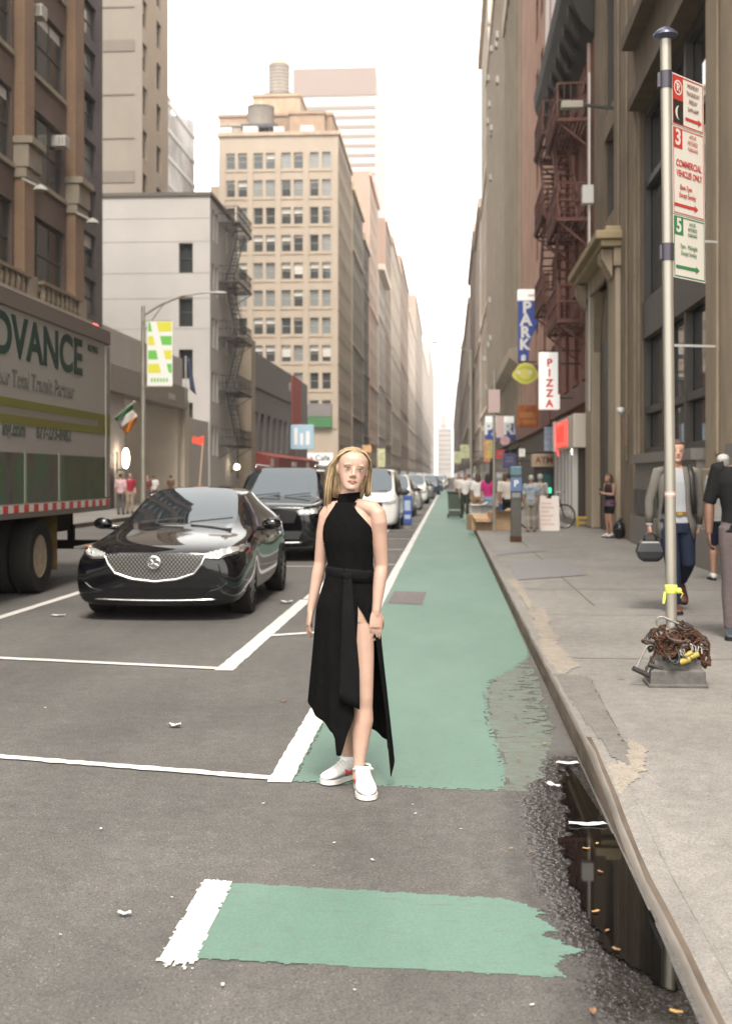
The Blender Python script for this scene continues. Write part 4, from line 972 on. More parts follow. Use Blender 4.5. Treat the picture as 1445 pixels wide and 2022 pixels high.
p0, p1 = atY(1131, 884, Y0 - .25), atY(1173, 816, Y0 - .25)
q = MB(); q.box(p0.x, EX - .01, Y0 - .25, Y0 + 5.3, p0.z, p1.z); q.build('cabinet', mat('sign_beige', (.60, .54, .47), .6, var=.03, scale=2), bx, bevel=.03)
q = MB(); q.box(p0.x - .05, p0.x - .003, Y0 + 1.5, Y0 + 5.0, p0.z + .12, p1.z - .12); q.build('red_panel', mat('red_lit_panel', (.85, .045, .03), emit=.75), bx)
q = MB()
for k in range(4): yy = Y0 + 2.3 + k * .65; q.box(p0.x - .056, p0.x - .051, yy, yy + .32, p0.z + .25, p1.z - .25)
q.build('lettering', mat('panel_dark_red', (.30, .02, .02), .5), bx)
q = MB(); q.box(p0.x - .1, p0.x - .003, Y0 + 5.05, Y0 + 5.6, p0.z, p1.z); q.build('white_end_panel', mat('sign_white', (.75, .76, .76), .5), bx)
for i, (px, py) in enumerate(((1106, 893), (1118, 900), (1134, 892))):
    p = atY(px, py, Y0 + (4.9, 4.2, .6)[i]); m = MB(); m.ell((0, 0, 0), (.10, .10, .16 if i else .24)); m.bar((0, 0, .1), (0, 0, .5), .02)
    o = m.build('hanging_lamp', mat('lit_red', (1, .04, .03), emit=1.4) if i == 0 else mat('lit_white', (1, .95, .8), emit=1.6), smooth=180); o.location = p
    tag(o, ('glowing red hanging lamp under the beige box sign', 'white hanging lamp in the shop window left of the door', 'white hanging lamp over the shop door frame')[i], 'lamp')
yc_ = thing('cellar_hatch', 'bright yellow steel cellar hatch folded open below the shop front', 'hatch', atY(1147, 1043, Y0 - .6))
q = MB(); q.box(-.55, .42, -.1, .5, -.1, .02); q.build('frame', mat('yellow_paint', (.62, .40, .015), .5, var=.2, scale=6), yc_)
q = MB(); q.bar((-.1, .1, 0), (-.1, .1, .3), .06); q.bar((.4, .1, 0), (.4, .1, .3), .06); q.bar((-.1, .1, .3), (.4, .1, .3), .06); q.bar((-.1, .1, .15), (.4, .1, .15), .05); q.build('rail', MATS['yellow_paint'], yc_)

# ---- R3 pink brick tower beyond
b = thing('pink_brick_building', 'taller salmon brick building rising behind the red tenement', 'building')
pk = bricks('salmon_brick', (.30, .155, .10), (.27, .14, .095), (.25, .15, .11)); wm_ = MB(); Yp0, Yp1 = Y1 + .03, yx(1029, EX); hp = 62
ws = [(Yp0 + 1 + 3 * k, Yp0 + 2.4 + 3 * k, 4.8 + 3.5 * i, 6.8 + 3.5 * i) for i in range(16) for k in range(4)]
facade(b, wm_, 'W', EX, Yp0, Yp1, 0, hp, ws, .25, sash_d, (0, 4, 1), seed=2)
roofbox(wm_, EX, EX + 16, Yp0, Yp1, hp, 'W'); wm_.build('wall', pk, b)
q = MB(); q.box(EX - .3, EX - .003, Yp0, Yp1, 3.6, 4.4); q.build('shop_cornice', ironr, b)
q = MB(); q.box(EX - .05, EX - .002, Yp0, Yp1, .13, 3.5); q.build('ground_floor_front', MATS['dark_shop_front'], b)
dp = thing('ladder_pipes', 'pale pipes climbing the roof edge over the black cornice', 'pipe')
for k, yy in enumerate((Y1 - 4.0, Y1 - 1.2)):
    q = MB(); q.bar((EX - .5, yy, 16.3), (EX - .1, yy + 2.5, 29), .14); q.build('pipe', mat('pale_pipe', (.38, .33, .32), .5), dp)
# a low green corrugated shed front with cornice, further along
lw = thing('cornice_ledge', 'heavy sloping shop cornice over the ribbed grey front on the right', 'cornice')
q = MB(); y0_, y1_ = yx(1016, EX - .6), yx(972, EX - .6); z0_ = 7.6
q.prism([(EX - .37, z0_), (EX - .9, z0_ + .4), (EX - .95, z0_ + .9), (EX - .37, z0_ + 1.0)], 'y', y0_, y1_); q.build('moulding', stone('ledge_stone', (.33, .285, .22)), lw, bevel=.03)
# ------------------------------------------------------------------ vehicles (local: nose at y=0 facing -Y, z=0 road)
rubber = mat('tyre_rubber', (.022, .021, .02), .85); under = mat('wheel_well', (.012, .012, .012), .9); chrome = mat('chrome', (.72, .71, .69), .12, metal=1.0)
autoglass = mat('car_glass', (.012, .015, .018), .02, spec=1.0); autoglass.node_tree.nodes['Principled BSDF'].inputs['IOR'].default_value = 1.66; autoglass.node_tree.nodes['Principled BSDF'].inputs['Specular Tint'].default_value = (.82, .93, 1, 1); lens = mat('headlamp_lens', (.30, .30, .29), .08, spec=.9); darkplastic = mat('dark_plastic', (.025, .025, .025), .5)
lampw = mat('lit_headlamp', (1, .96, .86), emit=1.6); rimm = mat('dark_alloy', (.10, .10, .10), .3, metal=.8); rims = mat('silver_alloy', (.42, .42, .42), .3, metal=.7)
blackp = mat('black_car_paint', (.0035, .0035, .0045), .035, spec=.55); whitep = mat('white_car_paint', (.70, .69, .66), .25, coat=.8); silverp = mat('silver_car_paint', (.40, .40, .40), .25, coat=.8, metal=.3)
redcar = mat('red_car_paint', (.35, .05, .04), .25, coat=.8); bluecar = mat('dark_blue_car_paint', (.03, .05, .11), .25, coat=.8); greycar = mat('grey_car_paint', (.16, .16, .16), .25, coat=.8)
orange = mat('orange_lens', (.75, .24, .04), .2)

SED = dict(L=4.87, st=[
 # y, (w,z) of: under edge, sill, mid, belt, glass top/hood edge, pillar top, inner, centre z
 (0.00, (.66, .17), (.74, .26), (.78, .46), (.74, .66), (.60, .715), (.48, .735), (.24, .745), .748),
 (0.13, (.80, .15), (.90, .24), (.925, .50), (.885, .70), (.72, .775), (.60, .800), (.32, .815), .818),
 (0.45, (.82, .15), (.92, .22), (.945, .52), (.915, .76), (.76, .845), (.65, .862), (.36, .872), .876),
 (1.05, (.80, .16), (.925, .22), (.95, .56), (.925, .835), (.76, .905), (.64, .925), (.38, .945), .950),
 (1.50, (.78, .17), (.90, .20), (.915, .56), (.885, .915), (.73, .955), (.68, .985), (.40, 1.01), 1.015),
 (1.95, (.78, .17), (.90, .19), (.915, .56), (.875, .945), (.655, 1.20), (.595, 1.23), (.37, 1.255), 1.262),
 (2.45, (.78, .17), (.90, .19), (.915, .56), (.870, .96), (.590, 1.375), (.525, 1.41), (.32, 1.432), 1.438),
 (3.20, (.78, .17), (.90, .19), (.92, .58), (.875, .975), (.585, 1.39), (.52, 1.425), (.32, 1.447), 1.452),
 (3.85, (.78, .17), (.90, .20), (.92, .60), (.885, .995), (.585, 1.27), (.52, 1.305), (.32, 1.33), 1.338),
 (4.35, (.76, .20), (.885, .24), (.905, .62), (.86, 1.00), (.66, 1.055), (.58, 1.075), (.34, 1.09), 1.095),
 (4.72, (.70, .24), (.82, .30), (.85, .62), (.80, .94), (.66, 1.00), (.58, 1.015), (.34, 1.03), 1.035),
 (4.87, (.55, .30), (.66, .38), (.70, .62), (.66, .86), (.55, .90), (.48, .91), (.25, .92), .925)],
 ws=(4, 6), sg=(4, 8), rw=(7, 9), wheels=(.96, 3.79), R=.335, W=.94)
SUV = dict(L=4.95, st=[
 (0.00, (.58, .30), (.74, .38), (.80, .62), (.78, .86), (.70, .96), (.60, .985), (.30, 1.0), 1.005),
 (0.10, (.74, .26), (.88, .34), (.94, .62), (.91, .90), (.80, 1.03), (.68, 1.055), (.34, 1.075), 1.08),
 (0.45, (.80, .25), (.94, .32), (.98, .66), (.95, .94), (.82, 1.06), (.72, 1.085), (.38, 1.10), 1.108),
 (1.15, (.82, .25), (.96, .30), (.995, .68), (.97, 1.02), (.82, 1.11), (.74, 1.135), (.40, 1.155), 1.16),
 (1.45, (.82, .25), (.96, .30), (.995, .68), (.965, 1.07), (.81, 1.13), (.76, 1.16), (.42, 1.18), 1.185),
 (1.85, (.82, .25), (.96, .30), (.995, .68), (.955, 1.10), (.755, 1.44), (.70, 1.47), (.42, 1.495), 1.50),
 (2.20, (.82, .25), (.96, .30), (.995, .68), (.95, 1.11), (.71, 1.68), (.65, 1.72), (.40, 1.745), 1.75),
 (3.20, (.82, .25), (.96, .30), (.995, .68), (.95, 1.13), (.71, 1.70), (.65, 1.74), (.40, 1.765), 1.77),
 (4.40, (.82, .25), (.96, .30), (.985, .70), (.94, 1.14), (.70, 1.66), (.64, 1.70), (.40, 1.725), 1.73),
 (4.82, (.78, .28), (.92, .34), (.95, .72), (.91, 1.12), (.72, 1.45), (.66, 1.48), (.40, 1.50), 1.505),
 (4.95, (.62, .34), (.80, .42), (.84, .72), (.80, 1.02), (.68, 1.12), (.60, 1.14), (.34, 1.15), 1.155)],
 ws=(4, 6), sg=(4, 8), rw=(8, 9), wheels=(.98, 3.88), R=.385, W=.99)
VAN = dict(L=5.0, st=[
 (0.00, (.58, .28), (.74, .36), (.80, .60), (.78, .84), (.70, .93), (.60, .96), (.30, .98), .985),
 (0.12, (.74, .24), (.88, .32), (.94, .62), (.91, .90), (.80, 1.00), (.70, 1.03), (.36, 1.05), 1.055),
 (0.40, (.80, .24), (.94, .30), (.98, .66), (.95, .98), (.84, 1.09), (.76, 1.12), (.42, 1.14), 1.145),
 (0.80, (.82, .24), (.96, .30), (.99, .68), (.96, 1.06), (.83, 1.16), (.78, 1.19), (.44, 1.215), 1.22),
 (1.25, (.82, .24), (.96, .30), (.99, .68), (.955, 1.10), (.79, 1.52), (.73, 1.555), (.44, 1.585), 1.59),
 (1.65, (.82, .24), (.96, .30), (.99, .68), (.95, 1.12), (.75, 1.84), (.69, 1.885), (.44, 1.92), 1.925),
 (3.20, (.82, .24), (.96, .30), (.99, .68), (.95, 1.12), (.75, 1.86), (.69, 1.905), (.44, 1.94), 1.945),
 (4.75, (.82, .24), (.96, .30), (.98, .70), (.94, 1.12), (.75, 1.84), (.69, 1.885), (.44, 1.92), 1.925),
 (5.0, (.72, .30), (.88, .36), (.92, .70), (.88, 1.10), (.72, 1.70), (.66, 1.74), (.42, 1.77), 1.775)],
 ws=(3, 5), sg=(3, 7), rw=(7, 8), wheels=(.9, 3.95), R=.36, W=.99)

def car(name, label, cat, P, paint, loc, rz=0.0, group=None, rim=None, roofmat=None, sub=2):
    o = thing(name, label, cat, loc, rz, group); st = P['st']; N = 9
    b = MB(); rows_ = []
    for s_ in st:
        y = s_[0]; pts = [(0, s_[1][1])] + list(s_[1:8]) + [(0, s_[8])]
        row = []
        for (x, z) in pts: row.append((x, y, z))
        for (x, z) in pts[-2:0:-1]: row.append((-x, y, z))
        rows_.append(row)
    n = len(rows_[0])
    b.v = [Vector(p) for r_ in rows_ for p in r_]
    def seg(j): return j if j < 8 else 15 - j      # segment index on the half section
    for i in range(len(st) - 1):
        for j in range(n):
            k = (j + 1) % n; m = 0; q = seg(j)
            if P['ws'][0] <= i < P['ws'][1] and q in (6, 7): m = 1
            if P['rw'][0] <= i < P['rw'][1] and q in (6, 7): m = 3
            if P['sg'][0] <= i < P['sg'][1] and q == 4: m = 2
            if q == 0: m = 4
            b.f.append([i * n + j, i * n + k, (i + 1) * n + k, (i + 1) * n + j]); b.m.append(m)
    for base, flip in ((0, True), ((len(st) - 1) * n, False)):
        for j in range(0, 8):
            a, c, d, e = base + j, base + j + 1, base + (n - j - 1) % n, base + (n - j) % n
            f = [a, c, d, e] if j not in (0, 7) else ([a, c, d] if j == 0 else [a, c, e])
            f = list(dict.fromkeys(f)); b.f.append(f[::-1] if not flip else f); b.m.append(0)
    body = b.build('body', [paint, autoglass, autoglass, autoglass, under], o)
    me = body.data; bm = bmesh.new(); bm.from_mesh(me); bmesh.ops.recalc_face_normals(bm, faces=bm.faces)
    cl = bm.edges.layers.float.get('crease_edge') or bm.edges.layers.float.new('crease_edge')
    for e in bm.edges:
        ms = {f.material_index for f in e.link_faces}
        if len(ms) > 1 and (ms & {1, 2, 3}): e[cl] = .75
    bm.to_mesh(me); bm.free()
    sm = body.modifiers.new('s', 'SUBSURF'); sm.levels = sm.render_levels = sub
    cut = MB()
    for wy in P['wheels']:
        for s_ in (-1, 1):
            R = P['R'] * 1.13; cut.cyl((s_ * (P['W'] - .27), wy, P['R']), (s_ * (P['W'] + .3), wy, P['R']), R, 28, 4)
    co = cut.build('cutter', [paint, autoglass, autoglass, autoglass, under])
    bo = body.modifiers.new('b', 'BOOLEAN'); bo.operation = 'DIFFERENCE'; bo.object = co; bo.solver = 'EXACT'
    me = evaluated(body); swap_mesh(body, me); bpy.data.objects.remove(co)
    for p in me.polygons: p.use_smooth = True
    me.set_sharp_from_angle(angle=radians(50))
    # the glazing becomes parts of its own
    def split(idx, nm, side=0):
        bm = bmesh.new(); bm.from_mesh(body.data); bmesh.ops.delete(bm, geom=[f for f in bm.faces if f.material_index not in idx or f.calc_center_median().x * side < 0], context='FACES')
        m2 = bpy.data.meshes.new(nm); bm.to_mesh(m2); bm.free()
        for x in body.data.materials: m2.materials.append(x)
        ob = bpy.data.objects.new(nm, m2); C.objects.link(ob); ob.parent = o; return ob
    split({1}, 'windshield'); split({2}, 'side_window', 1); split({2}, 'side_window', -1); split({3}, 'rear_window')
    bm = bmesh.new(); bm.from_mesh(body.data); bvh = BVHTree.FromBMesh(bm)
    bmesh.ops.delete(bm, geom=[f for f in bm.faces if f.material_index in (1, 2, 3)], context='FACES'); bm.to_mesh(body.data); bm.free()
    o_b = bvh
    for wy in P['wheels']:
        for s_ in (-1, 1):
            R = P['R']; x = s_ * (P['W'] - .125)
            t = MB(); t.lathe((x, wy, R), [(R * .66, -.11), (R * .96, -.115), (R, -.08), (R, .08), (R * .96, .115), (R * .66, .11)], 32, 0, 'x', False)
            ty = t.build('tyre', rubber, None, smooth=35)
            wl_ = thing('wheel', None, None); wl_.parent = o; ty.parent = wl_
            t = MB(); xo = x + s_ * .095; t.lathe((x, wy, R), [(R * .66, -.10), (R * .68, .10), (R * .60, .10), (R * .60, -.10)], 32, 0, 'x', False)
            for k in range(10):
                a = 2 * pi * k / 10; t.bar((xo, wy + R * .1 * cos(a), R + R * .1 * sin(a)), (xo, wy + R * .62 * cos(a + .1), R + R * .62 * sin(a + .1)), .028, .035, up=(1, 0, 0))
            t.lathe((xo, wy, R), [(.001, s_ * .02), (R * .16, s_ * .015), (R * .16, -s_ * .02)], 14, 0, 'x')
            t.build('rim', rim or rimm, wl_, smooth=35)
            t = MB(); t.lathe((x - s_ * .03, wy, R), [(R * .62, 0), (R * .62, s_ * .01)], 24, 0, 'x'); t.build('brake_disc', under, wl_)
    return o, o_b
def front(bvh, x, z, off=.006):
    h = bvh.ray_cast(Vector((x, -2, z)), Vector((0, 1, 0)))
    return Vector((x, (h[0].y if h[0] else .1) - off, z))
def patch(bvh, poly, name, m, par, off=.006, step=.012, smooth=60):
    """a lamp, grille or trim panel: 2D outline in (x, z) laid on the car's nose"""
    xs = [p[0] for p in poly]; zs = [p[1] for p in poly]; mb = MB(); idx = {}
    x0, z0 = min(xs), min(zs); nx = int((max(xs) - x0) / step) + 1; nz = int((max(zs) - z0) / step) + 1
    def V(i, j):
        if (i, j) not in idx: idx[(i, j)] = len(mb.v); mb.v.append(front(bvh, x0 + i * step, z0 + j * step, off))
        return idx[(i, j)]
    for i in range(nx):
        for j in range(nz):
            if inside(poly, x0 + (i + .5) * step, z0 + (j + .5) * step): mb.f.append([V(i, j), V(i + 1, j), V(i + 1, j + 1), V(i, j + 1)]); mb.m.append(0)
    return mb.build(name, m, par, smooth=smooth)
def trim(bvh, pts, r, name, m, par, off=.01, n=10):
    ps = []
    for i in range(len(pts) - 1):
        for k in range(n): f = k / n; ps.append(front(bvh, pts[i][0] + (pts[i + 1][0] - pts[i][0]) * f, pts[i][1] + (pts[i + 1][1] - pts[i][1]) * f, off))
    ps.append(front(bvh, *pts[-1], off)); b = MB(); b.tube(ps, r, 8); return b.build(name, m, par, smooth=180)
mir = lambda poly: [(-x, z) for x, z in poly]
def mirrors(o, P, paint, y, z, x=None, s=1.0):
    x = x or P['W'] + .10
    for k in (-1, 1):
        b = MB(); b.ell((k * x, y, z), (.12 * s, .075, .075 * s)); b.bar((k * (P['W'] - .08), y + .03, z - .06), (k * (x - .02), y + .02, z - .04), .05)
        b.build('mirror', paint, o, smooth=180)
def wipers(o, y0, z0):
    b = MB()
    for x in (-.5, .1): b.bar((x, y0, z0), (x + .5, y0 + .07, z0 + .05), .018, .018)
    b.each('wiper', darkplastic, o)

# --- the black sedan
def grille_mat():
    m = bpy.data.materials.new('diamond_grille'); m.use_nodes = True; t = m.node_tree; b = t.nodes['Principled BSDF']; b.inputs['Roughness'].default_value = .35
    tc = t.nodes.new('ShaderNodeTexCoord'); sp_ = t.nodes.new('ShaderNodeSeparateXYZ'); t.links.new(tc.outputs['Object'], sp_.inputs[0])
    def M_(op, a, b_=None):
        x = t.nodes.new('ShaderNodeMath'); x.operation = op
        for k, v in enumerate((a, b_)):
            if v is None: continue
            if isinstance(v, (int, float)): x.inputs[k].default_value = v
            else: t.links.new(v, x.inputs[k])
        return x.outputs[0]
    u = M_('MULTIPLY', sp_.outputs[0], 2 * pi / .042); v = M_('MULTIPLY', sp_.outputs[2], 2 * pi / .050)
    s_ = M_('ADD', M_('COSINE', u), M_('COSINE', v)); p = M_('ABSOLUTE', s_)
    r = t.nodes.new('ShaderNodeValToRGB'); r.color_ramp.elements[0].position = .40; r.color_ramp.elements[0].color = (.012, .012, .012, 1); r.color_ramp.elements[1].position = .75; r.color_ramp.elements[1].color = (.15, .142, .13, 1)
    t.links.new(M_('MULTIPLY', p, .6), r.inputs[0]); t.links.new(r.outputs[0], b.inputs['Base Color']); return m
cx = -3.17
o, bv = car('sedan', 'glossy black four door sedan with diamond grille stopped beside the woman', 'car', SED, blackp, (cx, 13.25, 0), radians(0.5))
gp_ = [(-.53, .735), (-.30, .742), (0, .745), (.30, .742), (.53, .735), (.50, .63), (.42, .53), (.24, .47), (0, .445), (-.24, .47), (-.42, .53), (-.50, .63)]
patch(bv, gp_, 'grille', grille_mat(), o, .014, .012)
trim(bv, [(.86, .75), (.68, .69), (.54, .70), (.51, .63), (.43, .525), (.24, .463), (0, .438), (-.24, .463), (-.43, .525), (-.51, .63), (-.54, .70), (-.68, .69), (-.86, .75)], .017, 'chrome_wing', chrome, o, .016)
b = MB(); c = front(bv, 0, .645, .03)
b.lathe(c, [(.075, 0), (.075, -.012), (.062, -.014), (.062, 0)], 24, 0, 'y')
for s_ in (-1, 1): b.tube([c + Vector((0, -.01, -.005)), c + Vector((s_ * .03, -.012, .03)), c + Vector((s_ * .064, -.01, .018))], [.010, .011, .006], 8)
b.tube([c + Vector((-.05, -.008, -.035)), c + Vector((0, -.01, -.005)), c + Vector((.05, -.008, -.035))], [.006, .009, .006], 8)
b.build('badge', chrome, o, smooth=40)
hl = [(.55, .748), (.66, .775), (.80, .80), (.91, .81), (.90, .745), (.80, .715), (.66, .702), (.55, .708)]
for pl in (hl, mir(hl)):
    h = patch(bv, pl, 'headlight', lens, o, .008, .012)
    s_ = 1 if pl is hl else -1
    b = MB(); 
    for x, z, r in ((.70, .742, .022), (.78, .756, .024), (.61, .732, .012)): p = front(bv, s_ * x, z, .012); b.ell(p, (r, .012, r))
    b.build('projector', lampw if s_ > 0 else chrome, h, smooth=180)
    b = MB(); p = front(bv, s_ * .87, .778, .012); b.ell(p, (.03, .012, .018)); b.build('indicator', orange, h, smooth=180)
li = [(-.62, .36), (.62, .36), (.52, .275), (-.52, .275)]
patch(bv, li, 'lower_intake', mat('intake_mesh', (.006, .006, .006), .9), o, .006, .015)
trim(bv, [(-.66, .245), (-.3, .235), (0, .233), (.3, .235), (.66, .245)], .009, 'bumper_trim', chrome, o, .012)
for s_ in (-1, 1): trim(bv, [(s_ * .58, .33), (s_ * .70, .36), (s_ * .78, .42)], .007, 'bumper_crease', blackp, o, .006)
mirrors(o, SED, blackp, 1.75, 1.0); wipers(o, 1.46, 1.03)
b = MB()
for s_ in (-1, 1):
    for y0_, y1_ in ((2.55, 2.75), (3.45, 3.65)): b.bar((s_ * .915, y0_, .80), (s_ * .912, y1_, .81), .02, .03)
b.each('door_handle', chrome, o)
b = MB()
for s_ in (-1, 1): b.tube([(s_ * .752, 1.55, .958), (s_ * .90, 2.2, .955), (s_ * .885, 3.2, .985), (s_ * .85, 3.95, 1.03)], .008, 6)
b.each('window_trim', chrome, o, smooth=180)

# --- the black SUV behind it
o, bv = car('suv', 'large black SUV right behind the black sedan, bright sky on its hood', 'car', SUV, blackp, (-3.28, 22.6, 0), 0.0)
def suv_face(o, bv, lit=True, gm=None):
    patch(bv, [(-.52, .93), (.52, .93), (.46, .72), (-.46, .72)], 'grille', gm or mat('black_grille', (.010, .010, .010), .3), o, .01, .02)
    hl = [(.52, .955), (.78, .985), (.90, .99), (.88, .89), (.70, .875), (.54, .87)]
    for pl in (hl, mir(hl)):
        s_ = 1 if pl is hl else -1; h = patch(bv, pl, 'headlight', lens, o, .01, .02); b = MB()
        for x in (.60, .70, .79): b.ell(front(bv, s_ * x, .925, .016), (.028, .012, .024))
        b.build('lamp', lampw if lit else chrome, h, smooth=180)
    patch(bv, [(-.62, .58), (.62, .58), (.55, .42), (-.55, .42)], 'lower_intake', darkplastic, o, .008, .025)
    trim(bv, [(-.6, .36), (0, .35), (.6, .36)], .016, 'skid_trim', rims, o)
suv_face(o, bv)
b = MB()
for k in range(9): b.box(-.24 + k * .055, -.205 + k * .055, -.035, -.02, .655, .69)
b.build('hood_lettering', mat('badge_gold', (.40, .36, .22), .4, metal=.5), o); b = MB()
mirrors(o, SUV, blackp, 1.65, 1.18, s=1.25); wipers(o, 1.42, 1.20)
b = MB()
for s_ in (-1, 1): b.tube([(s_ * .60, 2.3, 1.76), (s_ * .60, 2.5, 1.80), (s_ * .60, 4.2, 1.79), (s_ * .60, 4.4, 1.74)], .022, 6)
b.each('roof_rail', chrome, o, smooth=180)
# --- pale van and the lane of cars behind the woman
o, bv = car('van', 'white boxy van just behind the woman in the right hand traffic lane', 'van', VAN, whitep, (-2.42, 36.2, -.12), 0, rim=rims)
suv_face(o, bv, False, darkplastic); mirrors(o, VAN, darkplastic, 1.0, 1.22, s=1.4); wipers(o, .78, 1.22)
suv0, bv = car('suv', 'white SUV following right behind the white boxy van', 'car', SUV, whitep, (-2.30, 47.5, -.12), 0, rim=rims)
suv_face(suv0, bv, False, darkplastic); mirrors(suv0, SUV, darkplastic, 1.65, 1.18)
sed0, bv = car('sedan', 'silver sedan third behind the white boxy van', 'car', SED, silverp, (-2.2, 57.5, -.15), 0, rim=rims)
hl2 = [(.45, .74), (.80, .80), (.80, .70), (.48, .69)]
for pl in (hl2, mir(hl2)): patch(bv, pl, 'headlight', lens, sed0, .008, .02)
patch(bv, [(-.4, .70), (.4, .70), (.3, .5), (-.3, .5)], 'grille', darkplastic, sed0, .008, .02); mirrors(sed0, SED, silverp, 1.75, 1.0)
def recolour(o, old, new):
    for ch in o.children:
        if ch.type == 'MESH' and ch.name.split('.')[0] == 'body':
            ch.data = ch.data.copy()
            for i, m in enumerate(ch.data.materials):
                if m == old: ch.data.materials[i] = new
for src, old, new, x, y, lab in (
    (suv0, whitep, whitep, -2.1, 70, 'white SUV fifth in the right hand lane beyond the silver sedan'),
    (sed0, silverp, greycar, -1.95, 86, 'grey sedan far back in the right hand lane'),
    (suv0, whitep, bluecar, -1.7, 104, 'dark blue SUV far back in the right hand lane'),
    (sed0, silverp, whitep, -5.8, 62, 'white sedan in the middle lane left of the silver sedan'),
    (suv0, whitep, silverp, -5.6, 78, 'silver SUV in the middle lane behind a white sedan'),
    (sed0, silverp, redcar, -5.2, 97, 'red sedan far back in the middle lane'),
    (suv0, whitep, whitep, -4.9, 118, 'distant white SUV in the middle lane'),
    (sed0, silverp, bluecar, -1.5, 128, 'dark blue sedan tiny and far in the right hand lane'),
    (suv0, whitep, greycar, -8.6, 85, 'grey SUV in the leftmost lane far down the street'),
    (sed0, silverp, whitep, -8.2, 110, 'white sedan in the leftmost lane far down the street'),
    (suv0, whitep, whitep, -1.3, 150, 'farthest white SUV of the right hand lane'),
    (sed0, silverp, silverp, -4.2, 145, 'farthest silver sedan of the middle lane'),
    (suv0, whitep, whitep, -5.5, 88, 'white SUV in the middle lane just ahead of the distant red sedan'),
    (sed0, silverp, whitep, -4.6, 132, 'white sedan far off in the middle lane near the street end'),
    (suv0, whitep, silverp, -7.6, 126, 'silver SUV far off in the leftmost lane'),
    (suv0, whitep, whitep, -3.6, 165, 'very distant white SUV between the lanes'),
    (sed0, silverp, redcar, -2.9, 182, 'very distant red sedan near the vanishing point'),
    (suv0, whitep, whitep, -1.0, 178, 'very distant white SUV hugging the bike lane'),
    (suv0, whitep, bluecar, -6.4, 172, 'very distant dark blue SUV in the leftmost lane')):
    c = copy_tree(src); c.location = (x, y, -.1); c['label'] = lab
    if new is not old: recolour(c, old, new)
for c in [q for q in bpy.data.objects if q.parent is None and q.get('category') in ('car', 'van')]: c['group'] = 'cars and vans driving towards the camera'

# --- the moving truck on the left
TX = -5.45; TY0, TY1 = 10.2, atX(215, 800, TX).y
zt, zb = 3.92, 1.17
o = thing('box_truck', 'grey box truck lettered in dark green with red and white reflector strip', 'truck')
tp = mat('truck_panel', (.335, .31, .28), .42, var=.05, scale=.7); alu = mat('truck_rail', (.20, .165, .145), .45, metal=.2); gtext = mat('truck_green_lettering', (.012, .045, .033), .5)
m = MB(); m.box(TX - 2.44, TX, TY0, TY1, zb + .02, zt - .12); m.build('cargo_box', tp, o)
m = MB(); m.box(TX - 2.46, TX + .03, TY0, TY1 + .02, zt - .24, zt); m.build('top_rail', alu, o, bevel=.02)
m = MB(); m.box(TX - 2.46, TX + .03, TY0, TY1 + .02, zb - .13, zb + .05); m.build('bottom_rail', alu, o, bevel=.01)
m = MB(); m.box(TX - 2.46, TX + .025, TY1 - .22, TY1 + .015, zb + .06, zt - .25); m.build('corner_post', mat('corner_post', (.235, .215, .19), .5), o, bevel=.02)
m = MB(); m2 = MB(); n = 0; yy = TY0 + .05
while yy < TY1 - .25:
    (m if n % 2 else m2).box(TX + .031, TX + .036, yy, yy + .185, zb - .055, zb + .04); yy += .19; n += 1
m.each('white_reflector', mat('reflector_white', (.62, .60, .55), .4), o); m2.each('red_reflector', mat('reflector_red', (.55, .03, .02), .4), o)
SIDE = lambda y, z, k=.004: frame((TX + k, y, z), (0, 1, 0), (0, 0, 1))
# ADVANCE: right end of the E at px 163, left part runs out of the picture
yE = atX(163, 700, TX).y; yV = atX(2, 640, TX).y
t = text('lettering', 'ADVANCE', .98, gtext, o, SIDE(0, 0), .003, .028, 'RIGHT')
bb = [v.co for v in t.data.vertices]; w0 = max(v.y for v in bb) - min(v.y for v in bb); h0 = max(v.z for v in bb) - min(v.z for v in bb)
zhi, zlo = atX(155, 668, TX).z, atX(155, 741, TX).z
ws_ = (yE - yV) * 1.28 / w0; hs_ = (zhi - zlo) / h0; ymx = max(v.y for v in bb); zmn = min(v.z for v in bb)
for v in t.data.vertices: v.co.y = yE + (v.co.y - ymx) * ws_; v.co.z = zlo + (v.co.z - zmn) * hs_
faint = mat('truck_faint_lettering', (.155, .145, .13), .5); p = atX(184, 690, TX)
text('small_lettering', 'MOVING', .14, gtext, o, SIDE(p.y, p.z), .002, .004)
p = atX(85, 758, TX); text('tagline', 'Your Total Transit Partner', .30, faint, o, SIDE(p.y - .25, p.z - .02), .002, .006)
p = atX(82, 856, TX); gl_ = mat('truck_grey_lettering', (.07, .085, .07), .5); text('phone_number', '877-273-8482', .27, gl_, o, SIDE(p.y + .55, p.z + .02), .002, .008); text('web_address', 'ing.com', .27, gl_, o, SIDE(p.y - 1.05, p.z + .02), .002, .008)
m = MB(); za, zc = atX(60, 800, TX).z, atX(60, 838, TX).z
m.box(TX + .001, TX + .006, TY0, TY1 - .01, zc - .02, zc + .09); m.box(TX + .001, TX + .006, TY0, TY1 - .23, za - .06, za + .05); m.box(TX + .026, TX + .030, TY1 - .22, TY1 - .01, zc - .02, za + .05); m.box(TX + .001, TX + .005, TY1 - .6, TY1 - .23, zc + .091, za - .061)
m.build('olive_stripe', mat('olive_stripe', (.17, .16, .03), .5), o)
m = MB(); m.box(TX + .0005, TX + .004, TY0, TY1 - .23, zc + .091, za - .061); m.build('grey_stripe', mat('stripe_grey', (.23, .20, .165), .5), o)
